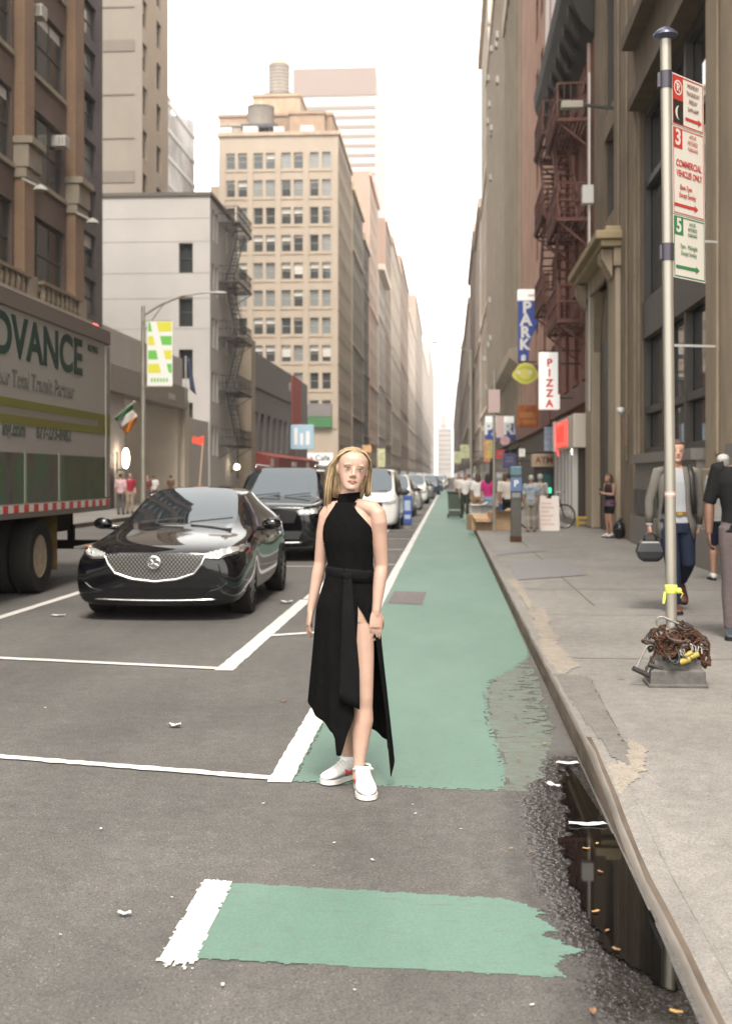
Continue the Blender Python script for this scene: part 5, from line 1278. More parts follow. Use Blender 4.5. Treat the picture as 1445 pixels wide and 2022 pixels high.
# faded print along the bottom of the box
pr = bpy.data.materials.new('faded_truck_print'); pr.use_nodes = True; t_ = pr.node_tree; bb_ = t_.nodes['Principled BSDF']; bb_.inputs['Roughness'].default_value = .35
tc = t_.nodes.new('ShaderNodeTexCoord'); mp = t_.nodes.new('ShaderNodeMapping'); mp.inputs['Scale'].default_value = (1, 1.3, .9); t_.links.new(tc.outputs['Object'], mp.inputs[0])
n_ = t_.nodes.new('ShaderNodeTexNoise'); n_.inputs['Scale'].default_value = 1.6; n_.inputs['Detail'].default_value = 6; t_.links.new(mp.outputs[0], n_.inputs[0])
r_ = t_.nodes.new('ShaderNodeValToRGB'); e = r_.color_ramp.elements
for ps, cc in ((.30, (.035, .04, .035)), (.42, (.09, .08, .065)), (.50, (.045, .09, .05)), (.58, (.05, .12, .035)), (.68, (.03, .10, .065)), (.78, (.16, .10, .06))):
    x = e.new(ps); x.color = (*cc, 1)
t_.links.new(n_.outputs[0], r_.inputs[0]); t_.links.new(r_.outputs[0], bb_.inputs['Base Color'])
ptop = atX(60, 895, TX).z
m = MB(); m.box(TX + .001, TX + .004, TY0, TY1 - .23, zb + .06, ptop); m.build('side_print', pr, o)
m = MB(); ys = atX(128, 900, TX).y; m.box(TX + .0045, TX + .007, ys, TY1 - .23, zb + .06, ptop - .02); m.build('green_print', mat('green_print', (.04, .075, .04), .4, col2=(.075, .095, .035), var=.3, scale=2.2), o)
m = MB()
for px in (50, 117): yy = atX(px, 900, TX).y; m.box(TX + .0045, TX + .012, yy - .04, yy + .04, zb + .06, ptop + .03)
m.each('panel_seam', mat('panel_seam', (.26, .27, .22), .4), o)
m = MB(); m.ell((TX - .15, TY1 - .35, zt + .02), (.09, .12, .055)); m.build('marker_light', mat('red_marker', (.9, .05, .03), emit=1.2), o, smooth=180)
# chassis, axle, wheels, mud flap, bumper, cab
m = MB(); m.box(TX - 1.9, TX - .55, TY0, TY1 - .1, .72, zb - .14); m.box(TX - 2.2, TX - .2, TY0 + .3, TY0 + 3.2, .55, zb - .14); m.bar((TX - 2.2, 16.9, .5), (TX - .2, 16.9, .5), .16); m.box(TX - 2.3, TX - .12, TY1 - .25, TY1 - .1, .42, .56); 
for xx in (TX - 1.8, TX - .6): m.box(xx, xx + .1, TY1 - .25, TY1 - .15, .5, .8)
m.build('chassis', mat('truck_chassis', (.016, .013, .009), .9), o)
wy = atX(85, 1100, TX).y
for xx, nm in ((TX - .16, 'wheel'), (TX - .48, 'wheel'), (TX - 2.28, 'wheel'), (TX - 1.96, 'wheel')):
    wl_ = thing('wheel', None, None); wl_.parent = o
    t = MB(); R = .5; t.lathe((xx, wy, R), [(R * .58, -.13), (R * .95, -.14), (R, -.1), (R, .1), (R * .95, .14), (R * .58, .13)], 36, 0, 'x', False); t.build('tyre', rubber, wl_, smooth=35)
    t = MB(); t.lathe((xx, wy, R), [(R * .58, .12), (R * .55, .125), (R * .50, .06), (R * .30, .02), (R * .28, .11), (.001, .12)], 32, 0, 'x')
    for k in range(8): a = 2 * pi * k / 8; t.ell((xx + .045, wy + R * .39 * cos(a), R + R * .39 * sin(a)), (.03, .022, .022), 0, 8, 5)
    t.build('rim', mat('tan_wheel_rim', (.30, .235, .165), .6, var=.25, scale=9), wl_, smooth=35)
m = MB(); m.box(TX - .62, TX - .04, wy + .72, wy + .75, .26, 1.03); m.build('mud_flap', mat('brown_mud_flap', (.10, .062, .022), .8, var=.3, scale=5), o)
m = MB(); m.box(TX - 2.3, TX - .05, 6.6, TY0 - .15, .55, 2.6); m.box(TX - 2.2, TX - .15, 5.6, 6.6, .55, 1.7); m.build('cab', tp, o, bevel=.08)
# ------------------------------------------------------------------ street furniture
galv = mat('galvanised_steel', (.34, .315, .27), .42, metal=.55, var=.10, scale=7, stretch=(1, 1, .3), rvar=.08); band = mat('dark_clamp_band', (.06, .055, .07), .4, metal=.4)
capm = mat('blue_grey_cap', (.07, .075, .12), .3, metal=.4)
signw = mat('sign_face', (.56, .525, .47), .55, var=.03, scale=3); sred = mat('sign_red', (.42, .035, .028), .5); sgreen = mat('sign_green', (.03, .17, .06), .5); sblack = mat('sign_black', (.016, .014, .014), .5)
B = G(1326, 1352, KH); dB = 1.0
T = atY(1313, 70, B.y)
po = thing('parking_sign_pole', 'steel pole with three stacked parking signs, bike locks heaped at its foot', 'sign pole', B)
top = T - B; lean = top / top.z
m = MB(); m.tube([(0, 0, 0), lean * top.z], .038, 20); m.build('pole', galv, po, smooth=60)
m = MB(); m.lathe(top, [(.036, -.03), (.06, -.02), (.085, -.005), (.083, .01), (.05, .04), (.012, .06), (.001, .063)], 24); m.build('cap', capm, po, smooth=50)
for z in (atY(1313, 158, B.y).z - KH, atY(1316, 498, B.y).z - KH):
    c = lean * z; m = MB(); m.lathe(c, [(.0385, -.06), (.043, -.06), (.043, .06), (.0385, .06)], 20); m.box(c.x - .055, c.x - .041, -.02, .02, z - .05, z + .05); m.build('clamp_band', band, po, smooth=40)
m = MB(); z = atY(1320, 975, B.y).z - KH
for k in range(3): m.lathe(lean * z, [(.0383, -.018 + .013 * k), (.0388, -.018 + .013 * k), (.0388, -.009 + .013 * k), (.0383, -.009 + .013 * k)], 20, k % 2)
m.build('sticker', [mat('pink_sticker', (.50, .30, .26), .6), mat('pale_sticker', (.60, .56, .5), .6)], po, smooth=60)
tape = mat('yellow_tape', (.58, .58, .10), .6, var=.12, scale=30); z = atY(1322, 1163, B.y).z - KH; c = lean * z
m = MB(); m.lathe(c, [(.039, -.03), (.043, -.024), (.042, 0), (.044, .025), (.039, .032)], 16); m.ell(c + Vector((.05, -.02, -.01)), (.02, .018, .022)); m.tube([c + Vector((.055, -.02, -.01)), c + Vector((.075, -.03, -.03)), c + Vector((.06, -.03, -.06))], [(.012, .004), (.010, .004), (.006, .003)], 6); m.tube([c + Vector((-.042, -.01, -.02)), c + Vector((-.05, -.02, -.06)), c + Vector((-.055, -.02, -.10))], [(.008, .003), (.010, .003), (.008, .002)], 6)
m.build('yellow_tape', tape, po, smooth=50)
# sign panels: hinged at the pole, swung away towards the building
zs = [atY(1330, q, B.y).z - KH for q in (140, 243, 420, 546)]
ang = radians(48); ux = Vector((cos(ang), sin(ang), 0)); nx = Vector((sin(ang), -cos(ang), 0)); SW = .42
def SP(z, a, k=.0): return lean * z + ux * (.04 + a) + nx * (.02 + k)
def panel(z0, z1, m_, nm='sign_panel'):
    b = MB(); n = -nx * .004
    q = [SP(z0, 0), SP(z0, SW), SP(z1, SW), SP(z1, 0)]; b.add(q + [p + n for p in q], [(0, 1, 2, 3), (7, 6, 5, 4), (0, 4, 5, 1), (1, 5, 6, 2), (2, 6, 7, 3), (3, 7, 4, 0)]); return b.build(nm, m_, po)
def rect(par, a0, a1, z0, z1, m_, nm, k=.002):
    b = MB(); b.quad(SP(z0, a0, k), SP(z0, a1, k), SP(z1, a1, k), SP(z1, a0, k)); return b.build(nm, m_, par)
def border(par, z0, z1, m_):
    b = MB(); e = .010
    for a0, a1, q0, q1 in ((e, SW - e, z0 + e, z0 + e + .008), (e, SW - e, z1 - e - .008, z1 - e), (e, e + .008, z0 + e + .008, z1 - e - .008), (SW - e - .008, SW - e, z0 + e + .008, z1 - e - .008)): b.quad(SP(q0, a0, .002), SP(q0, a1, .002), SP(q1, a1, .002), SP(q1, a0, .002))
    b.build('border', m_, par)
def stext(par, s_, a, z, size, m_, off=.0, sx=1.0):
    return text('lettering', s_, size, m_, par, frame(SP(z, a, .0035), ux, (0, 0, 1)), .0008, off, 'CENTER', sx)
def arrow(par, z, m_, a0=.06, a1=.36):
    b = MB(); b.quad(SP(z - .011, a0, .003), SP(z - .011, a1 - .05, .003), SP(z + .011, a1 - .05, .003), SP(z + .011, a0, .003)); b.add([SP(z - .026, a1 - .05, .003), SP(z, a1, .003), SP(z + .026, a1 - .05, .003)], [(0, 1, 2)]); b.build('arrow', m_, par)
z3, z2, z1, z0 = zs[3], zs[2], zs[1], zs[0]
p1 = panel(z1 + .003, z0, signw); border(p1, z1, z0, sred); h = z0 - z1
rect(p1, .012, .145, z1 + h * .50, z0 - .012, sred, 'red_field'); rect(p1, .012, .145, z1 + .012, z1 + h * .50, sblack, 'black_field')
b = MB(); cz = z1 + h * .74
ring = lambda r0, r1, n=28: [[SP(cz + r * sin(2 * pi * k / n), .078 + r * cos(2 * pi * k / n), .0035) for k in range(n)] for r in (r0, r1)]
b.rings(ring(.043, .053), cap=False); q_ = (-.03, .03); b.quad(SP(cz + .034, .045, .004), SP(cz + .040, .052, .004), SP(cz - .034, .111, .004), SP(cz - .040, .104, .004)); b.build('prohibition_ring', signw, p1)
stext(p1, 'P', .078, cz, .075, signw, .002)
b = MB(); cz = z1 + h * .26; n = 14
b.add([SP(cz + .05 * cos(pi * k / n), .095 - .055 * sin(pi * k / n), .0035) for k in range(n + 1)] + [SP(cz + .05 * cos(pi * k / n), .095 - .03 * sin(pi * k / n), .0035) for k in range(n + 1)], [(k, k + 1, n + 2 + k, n + 1 + k) for k in range(n)]); b.build('moon', signw, p1)
for i, s_ in enumerate(('MONDAY', 'THURSDAY', 'FRIDAY', '3AM-6AM')): stext(p1, s_, .275, z0 - .055 - i * .055, .043, mat('sign_brown_text', (.22, .12, .10), .5), .0, .8)
arrow(p1, z1 + .07, sred, .17, .39)
p2 = panel(z2 + .003, z1 - .003, signw); border(p2, z2, z1, mat('sign_pink', (.44, .14, .12), .5)); h = z1 - z2
rect(p2, .012, .13, z1 - .155, z1 - .014, sred, 'red_field'); stext(p2, '3', .072, z1 - .085, .15, signw, .004)
pink = mat('sign_red_text', (.42, .06, .05), .5)
for i, s_ in enumerate(('HOUR', 'METERED', 'PARKING')): stext(p2, s_, .265, z1 - .05 - i * .045, .040, mat('sign_faint_red', (.44, .17, .14), .5), 0, .8)
stext(p2, 'COMMERCIAL', .21, z1 - .26, .066, pink, .001, .8); stext(p2, 'VEHICLES ONLY', .215, z1 - .33, .062, pink, .001, .75)
stext(p2, '8am-7pm', .17, z1 - .425, .052, pink, 0, .8); stext(p2, 'Except Sunday', .19, z1 - .478, .050, pink, 0, .75); arrow(p2, z2 + .07, sred, .02, .33)
p3 = panel(z3, z2 - .003, signw); border(p3, z3, z2, sgreen)
rect(p3, .012, .13, z2 - .14, z2 - .014, sgreen, 'green_field'); stext(p3, '5', .072, z2 - .078, .135, signw, .004)
gt_ = mat('sign_green_text', (.13, .22, .13), .5)
for i, s_ in enumerate(('HOUR', 'METERED', 'PARKING')): stext(p3, s_, .25, z2 - .05 - i * .038, .036, gt_, 0, .8)
stext(p3, '7pm - Midnight', .20, z2 - .215, .046, gt_, 0, .8); stext(p3, 'Except Sunday', .20, z2 - .262, .044, gt_, 0, .8); arrow(p3, z3 + .08, sgreen, .03, .34)
# concrete-filled steel foot box
m = MB(); fb = mat('dark_metal_foot', (.075, .069, .063), .6, var=.3, scale=20, bump=.15); W_, D_ = .19, .13
m.rings([[(x * s_ + .02, y * s_, z) for x, y in ((-W_, -D_), (W_, -D_), (W_, D_), (-W_, D_))] for s_, z in ((1.06, .0), (1.06, .02), (1.0, .022), (.97, .11), (.86, .125), (.82, .18), (.45, .21))]); m.build('foot_box', fb, po, bevel=.008)
rust = mat('rusty_chain', (.068, .034, .022), .85, var=.55, scale=40, bump=.3); rust2 = mat('brown_cable', (.07, .045, .035), .7, var=.4, scale=30); blackl = mat('black_lock', (.022, .02, .02), .5); brass = mat('yellow_lock', (.30, .23, .04), .55, var=.3, scale=30); greyl = mat('grey_lock_steel', (.26, .24, .22), .45, metal=.5, var=.3, scale=30)
rnd = random.Random(12)
def coil(c, R, turns, r, m_, seed, tilt, name, label, cat='bike lock', grp='old bike locks tangled round the pole foot', link=False):
    rn = random.Random(seed); M = Matrix.Rotation(tilt[0], 3, 'X') @ Matrix.Rotation(tilt[1], 3, 'Y') @ Matrix.Rotation(rn.random() * 6, 3, 'Z'); pts = []
    N_ = int(turns * 16)
    for k in range(N_ + 1):
        a = 2 * pi * k / 16; q = 1 + .25 * sin(a * 1.7 + seed); pts.append(Vector(c) + M @ Vector((R * q * cos(a), R * q * .8 * sin(a), .012 * sin(a * 2.3) + .012 * k / 16)))
    b = MB()
    if link:
        for k in range(0, N_):
            d = (pts[k + 1] - pts[k]).normalized(); sidev = d.cross(Vector((0, 0, 1) if k % 2 else (1, .3, 0))).normalized(); a_, c_ = pts[k], pts[k + 1]
            b.tube([a_ + sidev * .010, c_ + sidev * .010, c_ - sidev * .010, a_ - sidev * .010, a_ + sidev * .010], r * .6, 6)
    else: b.tube(pts, r, 7)
    return tag(b.build(name, m_, smooth=60, loc=B), label, cat, grp)
spec_ = [((-.07, -.10, .27), .065, 3.2, .010, rust, (1.1, .2), True), ((.13, -.06, .30), .06, 3.4, .010, rust, (.9, -.5), True), ((.02, -.09, .33), .075, 2.5, .009, rust2, (.5, .3), False), ((.16, .02, .24), .06, 3, .009, rust, (.4, 1.1), True), ((-.12, .02, .30), .07, 2.2, .009, blackl, (.7, -.9), False), ((.0, .05, .36), .07, 2.4, .009, rust2, (.2, .2), False), ((.07, -.11, .25), .05, 2.6, .008, greyl, (1.2, .5), True), ((-.02, -.12, .21), .055, 3, .009, blackl, (.9, .1), False), ((.19, -.05, .19), .05, 3, .009, rust, (1.2, .9), True), ((.11, -.04, .36), .05, 2.4, .009, rust, (.7, .2), True), ((-.04, -.08, .30), .055, 3, .010, rust, (1.3, -.4), True), ((.05, -.08, .29), .06, 3, .009, rust, (1.0, .6), True), ((.18, -.02, .30), .05, 3, .009, rust2, (.8, .8), False), ((-.10, -.07, .35), .05, 2.5, .008, rust, (.6, -.3), True), ((.07, .0, .40), .06, 2.2, .008, blackl, (.4, .4), False)]
for i, (c, R, tn, r_, m_, tl, lk) in enumerate(spec_): coil(c, R, tn, r_, m_, i, tl, 'lock_chain' if lk else 'lock_cable', 'rusty chain or cable bike lock in the tangled heap at the sign pole foot', link=lk)
def ulock(c, d, up, w_, l_, r_, m_, mb_, label):
    c = Vector(c); d = Vector(d).normalized(); s_ = d.cross(Vector(up)).normalized() * w_ / 2; b = MB(); o = thing('bike_lock', label, 'bike lock', B, group='old bike locks tangled round the pole foot')
    pts = [c - s_, c - s_ + d * l_ * .8] + [c + d * l_ * .8 - s_ * cos(t) + d * w_ / 2 * sin(t) for t in [pi * k / 8 for k in range(1, 8)]] + [c + s_ + d * l_ * .8, c + s_]; b.tube(pts, r_, 8); b.build('shackle', m_, o, smooth=60)
    b = MB(); b.tube([c - s_ * 1.5, c + s_ * 1.5], .018, 10); b.build('crossbar', mb_, o, smooth=60)
ulock((-.225, -.09, .10), (.42, .05, .90), (0, 1, .2), .085, .20, .008, greyl, blackl, 'grey steel u-lock with black crossbar leaning at the left of the foot box')
ulock((-.13, -.10, .14), (.3, .1, .9), (0, 1, 0), .07, .17, .008, rust, blackl, 'rusty u-lock standing against the left end of the foot box')
ulock((-.14, -.06, .29), (-.4, -.1, .15), (0, .3, 1), .08, .05, .009, rust2, blackl, 'brown u-lock jutting left from the top of the heap')
ulock((.04, -.03, .39), (-.8, 0, .35), (0, 1, .2), .07, .16, .008, greyl, rust, 'silver u-lock lying across the top of the lock heap')
ulock((.2, -.06, .16), (.05, .0, 1), (0, 1, 0), .07, .16, .009, rust, rust, 'rusty u-lock upright at the right end of the foot box')
for i, (x, z, s_) in enumerate(((.06, .19, 1), (.125, .225, .8), (.085, .235, .7))):
    o = thing('padlock', ('large', 'medium', 'small')[i] + ' yellow padlock cover hanging in front of the lock heap', 'padlock', B); b = MB(); b.tube([(x - .035 * s_, -.15, z - .012), (x + .035 * s_, -.15, z + .012)], [.022 * s_, .024 * s_], 10); b.build('case', brass, o, smooth=50)
    b = MB(); b.tube([(x + .02, -.15, z + .02), (x + .03, -.13, z + .06), (x + .05, -.13, z + .05), (x + .05, -.14, z + .01)], .006, 6); b.build('shackle', greyl, o, smooth=60)

# --- parking meter pillar
mp_ = G(1018, 1070, KH); o = thing('parking_meter', 'dark grey pay station pillar with blue head and white P', 'parking meter', mp_)
m = MB(); m.box(-.115, .115, -.1, .1, .0, 1.62); m.build('pillar', mat('meter_grey', (.075, .068, .06), .6, var=.2, scale=8), o, bevel=.02)
m = MB(); m.box(-.12, .12, -.106, -.101, 1.12, 1.42); m.build('instruction_panel', mat('meter_blue', (.10, .16, .30), .5), o)
m = MB(); m.box(-.125, .125, -.11, .11, 1.46, 1.66); m.build('head', mat('meter_teal_head', (.09, .18, .22), .5), o, bevel=.02)
text('lettering', 'P', .2, MATS['sign_white'], o, FACE((0, -.108, 1.28)), .002, .004)
m = MB(); m.box(-.09, .09, -.106, -.101, .98, 1.08); m.build('slot_panel', mat('meter_slot', (.22, .22, .25), .4), o)
m = MB(); m.box(-.125, .125, -.11, .11, .001, .13); m.build('rusty_base', rust, o)

# --- plain sign post at 975 and tall street lights
def post(px, py, label, zt_, r_=.045, m_=None, name='sign_post'):
    p = G(px, py, KH); o = thing(name, label, 'post', p); m = MB(); m.tube([(0, 0, 0), (0, 0, zt_)], r_, 12); m.build('pole', m_ or galv, o, smooth=60); return o
o = post(975, 1050, 'pale thin sign post standing by the cardboard boxes', 4.2, .04)
m = MB(); m.box(-.15, .15, -.05, -.041, 3.1, 3.7); m.build('sign_panel', mat('faded_pink_sign', (.46, .34, .32), .6), o); m = MB(); m.box(.05, .25, -.05, -.041, 2.45, 3.0); m.build('sign_panel', MATS['faded_pink_sign'], o)
def street_light(X, Y, zt_, arm, label, zb=KH, head=(0, 0)):
    o = thing('street_light', label, 'street light', (X, Y, zb)); m = MB(); m.tube([(0, 0, 0), (0, 0, .5), (0, 0, zt_)], [.14, .11, .07], 14); m.build('pole', galv, o, smooth=60)
    m = MB(); m.tube([(0, 0, zt_ - .35), (arm * .25, 0, zt_ + .05), (arm * .55, 0, zt_ + .38), (arm * .8, 0, zt_ + .48), (arm, 0, zt_ + .5)], [.05, .045, .04, .035, .03], 8); m.tube([(0, 0, zt_ - 1.0), (arm * .3, 0, zt_ + .1)], .02, 6); m.build('arm', galv, o, smooth=60)
    m = MB(); m.ell((arm * 1.08, 0, zt_ + .47), (.32, .14, .07)); m.build('lamp_head', mat('lamp_head_grey', (.36, .35, .33), .5), o, smooth=180); return o
yl = yx(283, LKX - .4); pz = atX(284, 600, LKX - .4).z
street_light(LKX - .4, yl, pz - KH - .1, 2.7, 'grey street light with green and yellow banner beside the moving truck')
street_light(1.45, 80.0, 9.6, -2.2, 'slim street light with arm reaching left over the bike lane in the distance')
ls = []
for X, Y, lb in ls: street_light(X, Y, 8.6, 2.4, lb)
bn = thing('banner', 'white banner with green and yellow blocks hung from the left street light', 'banner', (LKX - .4, yl, 0))
P0, P1 = atY(291, 762, yl - .12), atY(341, 634, yl - .12); x0_, x1_ = P0.x - (LKX - .4), P1.x - (LKX - .4); zA, zB = P0.z, P1.z; Wd, Ht = x1_ - x0_, zB - zA
m = MB(); m.box(x0_, x1_, -.13, -.115, zA, zB); m.build('cloth', mat('banner_white', (.70, .69, .65), .8), bn)
byel, bgrn = mat('banner_yellow', (.60, .57, .07), .8), mat('banner_green', (.15, .45, .09), .8); m = MB(); m2 = MB()
def cell(mb, a0, a1, b0, b1, c0=None, c1=None):
    c0 = a0 if c0 is None else c0; c1 = a1 if c1 is None else c1
    mb.add([(x0_ + Wd * a0, -.134, zA + Ht * b0), (x0_ + Wd * a1, -.134, zA + Ht * b0), (x0_ + Wd * c1, -.134, zA + Ht * b1), (x0_ + Wd * c0, -.134, zA + Ht * b1)], [(0, 1, 2, 3)])
for i, (b0, b1) in enumerate(((.20, .34), (.41, .55), (.63, .77), (.84, .99))):
    l0, l1 = .62 - .55 * b0, .62 - .55 * b1; 
    cell((m, m2)[i % 2], .04, l0 + .04, b0, b1, .04, l1 + .04)
    s0, s1 = .97 - .62 * (b0 - .05), .97 - .62 * (b1 - .05)
    cell((m2, m)[i % 2], s0 - .02, .97, b0, b1, s1 - .02, .97)
m.each('yellow_block', byel, bn); m2.each('green_block', bgrn, bn)
m = MB()
for k in range(6): m.box(x0_ + Wd * (.15 + k * .12), x0_ + Wd * (.22 + k * .12), -.135, -.1305, zA + Ht * .06, zA + Ht * .12)
m.build('lettering', bgrn, bn)
m = MB(); m.bar((0, -.12, zA - .02), (x1_, -.12, zA - .02), .03); m.bar((0, -.12, zB + .02), (x1_, -.12, zB + .02), .03); m.build('bracket_arm', galv, bn)
# --- flags
def flag(label, px, py, Y, poly_bands, pole, name='flag'):
    o = thing(name, label, 'flag', atY(px, py, Y)); m = MB(); m.tube([Vector(p) for p in pole], .03, 6); m.ell(pole[-1], (.06, .06, .06)); m.build('flagpole', mat('flagpole_grey', (.36, .35, .33), .5), o, smooth=180)
    for nm, m_, q in poly_bands:
        b = MB(); n = 8; g_ = []
        for i in range(n + 1):
            row = []
            for j in range(n + 1):
                u, v = i / n, j / n; p = Vector(q[0]).lerp(Vector(q[1]), u).lerp(Vector(q[3]).lerp(Vector(q[2]), u), v); row.append(p + Vector((0, .10 * sin(u * 6 + v * 3), 0)))
            g_.append(row)
        b.add([p for r_ in g_ for p in r_], [(i * (n + 1) + j, (i + 1) * (n + 1) + j, (i + 1) * (n + 1) + j + 1, i * (n + 1) + j + 1) for i in range(n) for j in range(n)]); f = b.build(nm, m_, o, smooth=180); so = f.modifiers.new('t', 'SOLIDIFY'); so.thickness = .01
Yf = 52.0; k = Yf / F
def D(px, py, dy=0): return ((px - 250) * k, dy, (830 - py) * k)
flag('green white and orange flag drooping from a slanted pole beyond the truck', 250, 830, Yf, [('green_band', mat('flag_green', (.03, .13, .05), .8), [D(225, 826), D(262, 797), D(263, 810), D(230, 832)]), ('white_band', mat('flag_white', (.52, .49, .45), .8), [D(230, 832), D(263, 810), D(272, 822), D(240, 846)]), ('orange_band', mat('flag_orange', (.55, .18, .02), .8), [D(240, 846), D(272, 822), D(263, 842), D(251, 860)])], [(-2.2, 2.2, -1.2), D(225, 826), D(266, 793)])
Yf = 68.0; k = Yf / F
def D2(px, py, dy=0): return ((px - 367) * k, dy, (825 - py) * k)
flag('dark blue flag hanging limp from an upright white pole on the low beige building', 367, 825, Yf, [('cloth', mat('flag_navy', (.06, .07, .13), .8), [D2(369, 708), D2(374, 706), D2(388, 780), D2(376, 768)])], [D2(367, 825), D2(367, 704)])
o = thing('warning_flag', 'tall thin pole with a small red pennant near the white walk-up', 'flag', (atY(392, 940, 66).x, 66, KH)); m = MB(); m.tube([(0, 0, 0), (.25, 0, 3.2)], .045, 8); m.build('pole', mat('peach_pole', (.52, .40, .30), .6), o, smooth=60)
m = MB(); m.prism([(.2, 3.1), (-.35, 3.25), (-.3, 3.6), (.0, 3.5), (.3, 3.65), (.3, 3.15)], 'y', -.03, .03); m.build('pennant', mat('glowing_warning_red', (.62, .06, .03), .6, emit=.2), o)  # pennant cloth is no lamp; a faint glow is added to its red

# --- hanging shop signs on the right
def hang(name, label, px0, px1, py0, py1, Y, m_, th=.12, emit=None, bevel=.03):
    A, B_ = atY(px0, py1, Y), atY(px1, py0, Y); c = Vector(((A.x + B_.x) / 2, Y, (A.z + B_.z) / 2)); o = thing(name, label, 'sign', c); w_, h_ = (B_.x - A.x) / 2, (B_.z - A.z) / 2
    return o, w_, h_, c
swhite = mat('lit_sign_white', (.80, .79, .76), .5, emit=.12); sblue = mat('sign_blue', (.035, .075, .33), .5)
o, w_, h_, c = hang('pizza_sign', '', 1063, 1104, 696, 809, 40, swhite); tag(o, 'white vertical light box with red letters reading pizza')
m = MB(); m.box(-w_, w_, -.14, .14, -h_, h_); m.build('light_box', swhite, o, bevel=.03); pr_ = mat('pizza_red', (.70, .04, .03), .5)
for i, ch in enumerate('PIZZA'): text('lettering', ch, .33, pr_, o, FACE((0, -.145, h_ * .62 - i * .325)), .003, .012)
m = MB(); m.bar((w_, 0, h_ * .6), (EX - c.x, 0, h_ * .6), .05); m.bar((w_, 0, -h_ * .6), (EX - c.x, 0, -h_ * .6), .05); m.bar((-w_, 0, h_ + .05), (EX - c.x, 0, h_ + .05), .035); m.build('bracket', ironb, o)
o, w_, h_, c = hang('parking_sign', '', 1022, 1061, 572, 713, 60, sblue); tag(o, 'blue vertical arrow sign with white letters reading parks under a white cap')
m = MB(); m.prism([(-w_, -h_), (w_ * .1, -h_), (w_ * .1, -h_ * .55), (w_, h_ * .05), (w_, h_ * .68), (-w_, h_ * .68)], 'y', -.15, .15); m.build('panel', sblue, o)
m = MB(); m.box(-w_ * 1.04, w_ * 1.04, -.17, .17, h_ * .685, h_); m.build('white_cap', swhite, o, bevel=.03)
for i, (ch, sz) in enumerate(zip('PARKs', (.78, .78, .72, .68, .5))): text('lettering', ch, sz, MATS['sign_white'], o, FACE((-w_ * .12 - .04 * i, -.16, h_ * .48 - i * .59)), .005, .035)
m = MB(); m.bar((-w_, 0, -h_ - .06), (EX - c.x + .4, 0, -h_ - .06), .06); m.build('bracket', ironb, o)
m = MB(); m.box(w_ * .0, w_ * .75, -.175, -.171, h_ * .8, h_ * .85); m.build('cap_print', mat('cap_print', (.62, .40, .38), .6), o)
o, w_, h_, c = hang('lemon_sign', '', 1011, 1063, 716, 761, 50, None); tag(o, 'round yellow lemon shaped hanging sign')
m = MB(); lem = []
for k in range(40): a = 2 * pi * k / 40; rr_ = 1 + .22 * max(0, abs(cos(a)) - .86) / .14; lem.append((w_ * .84 * rr_ * cos(a), h_ * sin(a) * (1 if sin(a) > 0 else .9) - .04 * (abs(cos(a)) > .86)))
m.prism(lem, 'y', -.08, .08); m.build('panel', mat('lemon_yellow', (.66, .60, .13), .6), o)
m = MB(); m.rings([[(r * w_ * cos(2 * pi * k / 36), -.085, r * h_ * .95 * sin(2 * pi * k / 36)) for k in range(36)] for r in (.66, .74)], cap=False); m.rings([[(r * w_ * cos(2 * pi * k / 36), -.086, r * h_ * .95 * sin(2 * pi * k / 36)) for k in range(36)] for r in (.50, .60)][::1], cap=False); m.build('green_ring', mat('lemon_green', (.42, .50, .06), .6), o)
m = MB()
for x in (-.28, .18): m.lathe((x, -.086, .06), [(.09, 0), (.09, -.006)], 14, 0, 'y')
m.each('pale_spot', mat('lemon_pale', (.72, .66, .40), .6), o)
m = MB(); m.bar((w_ * .6, 0, h_ * .7), (EX - c.x, 0, h_ * .9), .04); m.build('bracket', ironb, o)
o, w_, h_, c = hang('orange_sign', '', 1021, 1063, 800, 845, 52, None); tag(o, 'faded orange square hanging sign below the lemon sign')
m = MB(); m.box(-w_, w_, -.1, .1, -h_, h_); m.build('panel', mat('faded_orange_sign', (.33, .095, .03), .7, var=.45, scale=5), o)
m = MB(); m.box(-w_ * .8, w_ * .5, -.104, -.1005, -.05, .18); m.box(-w_ * .5, w_ * .8, -.104, -.1005, -.3, -.14); m.build('lettering', mat('orange_print', (.42, .17, .05), .7), o); m = MB(); m.bar((w_, 0, h_ * .7), (EX - c.x, 0, h_ * .7), .05); m.build('bracket', ironb, o)
o, w_, h_, c = hang('parking_sign', '', 958, 1030, 822, 868, 74, None); tag(o, 'wide blue sign with white top reading park over the pavement')
m = MB(); m.box(-w_, w_, -.2, .2, -h_, h_ * .4); m.build('panel', sblue, o); m = MB(); m.box(-w_, w_, -.22, .22, h_ * .405, h_); m.build('white_top', swhite, o)
text('lettering', 'PARK', .95, MATS['sign_white'], o, FACE((0, -.21, -.08)), .01, .045)
m = MB(); m.prism([(.55, -h_ * 1.0), (w_, -h_), (w_, -h_ - .25), (1.2, -h_ - .25)], 'y', -.18, .18); m.build('lower_panel', sblue, o); m = MB(); m.bar((w_, 0, 0), (EX - c.x, 0, 0), .1); m.build('bracket', ironb, o)
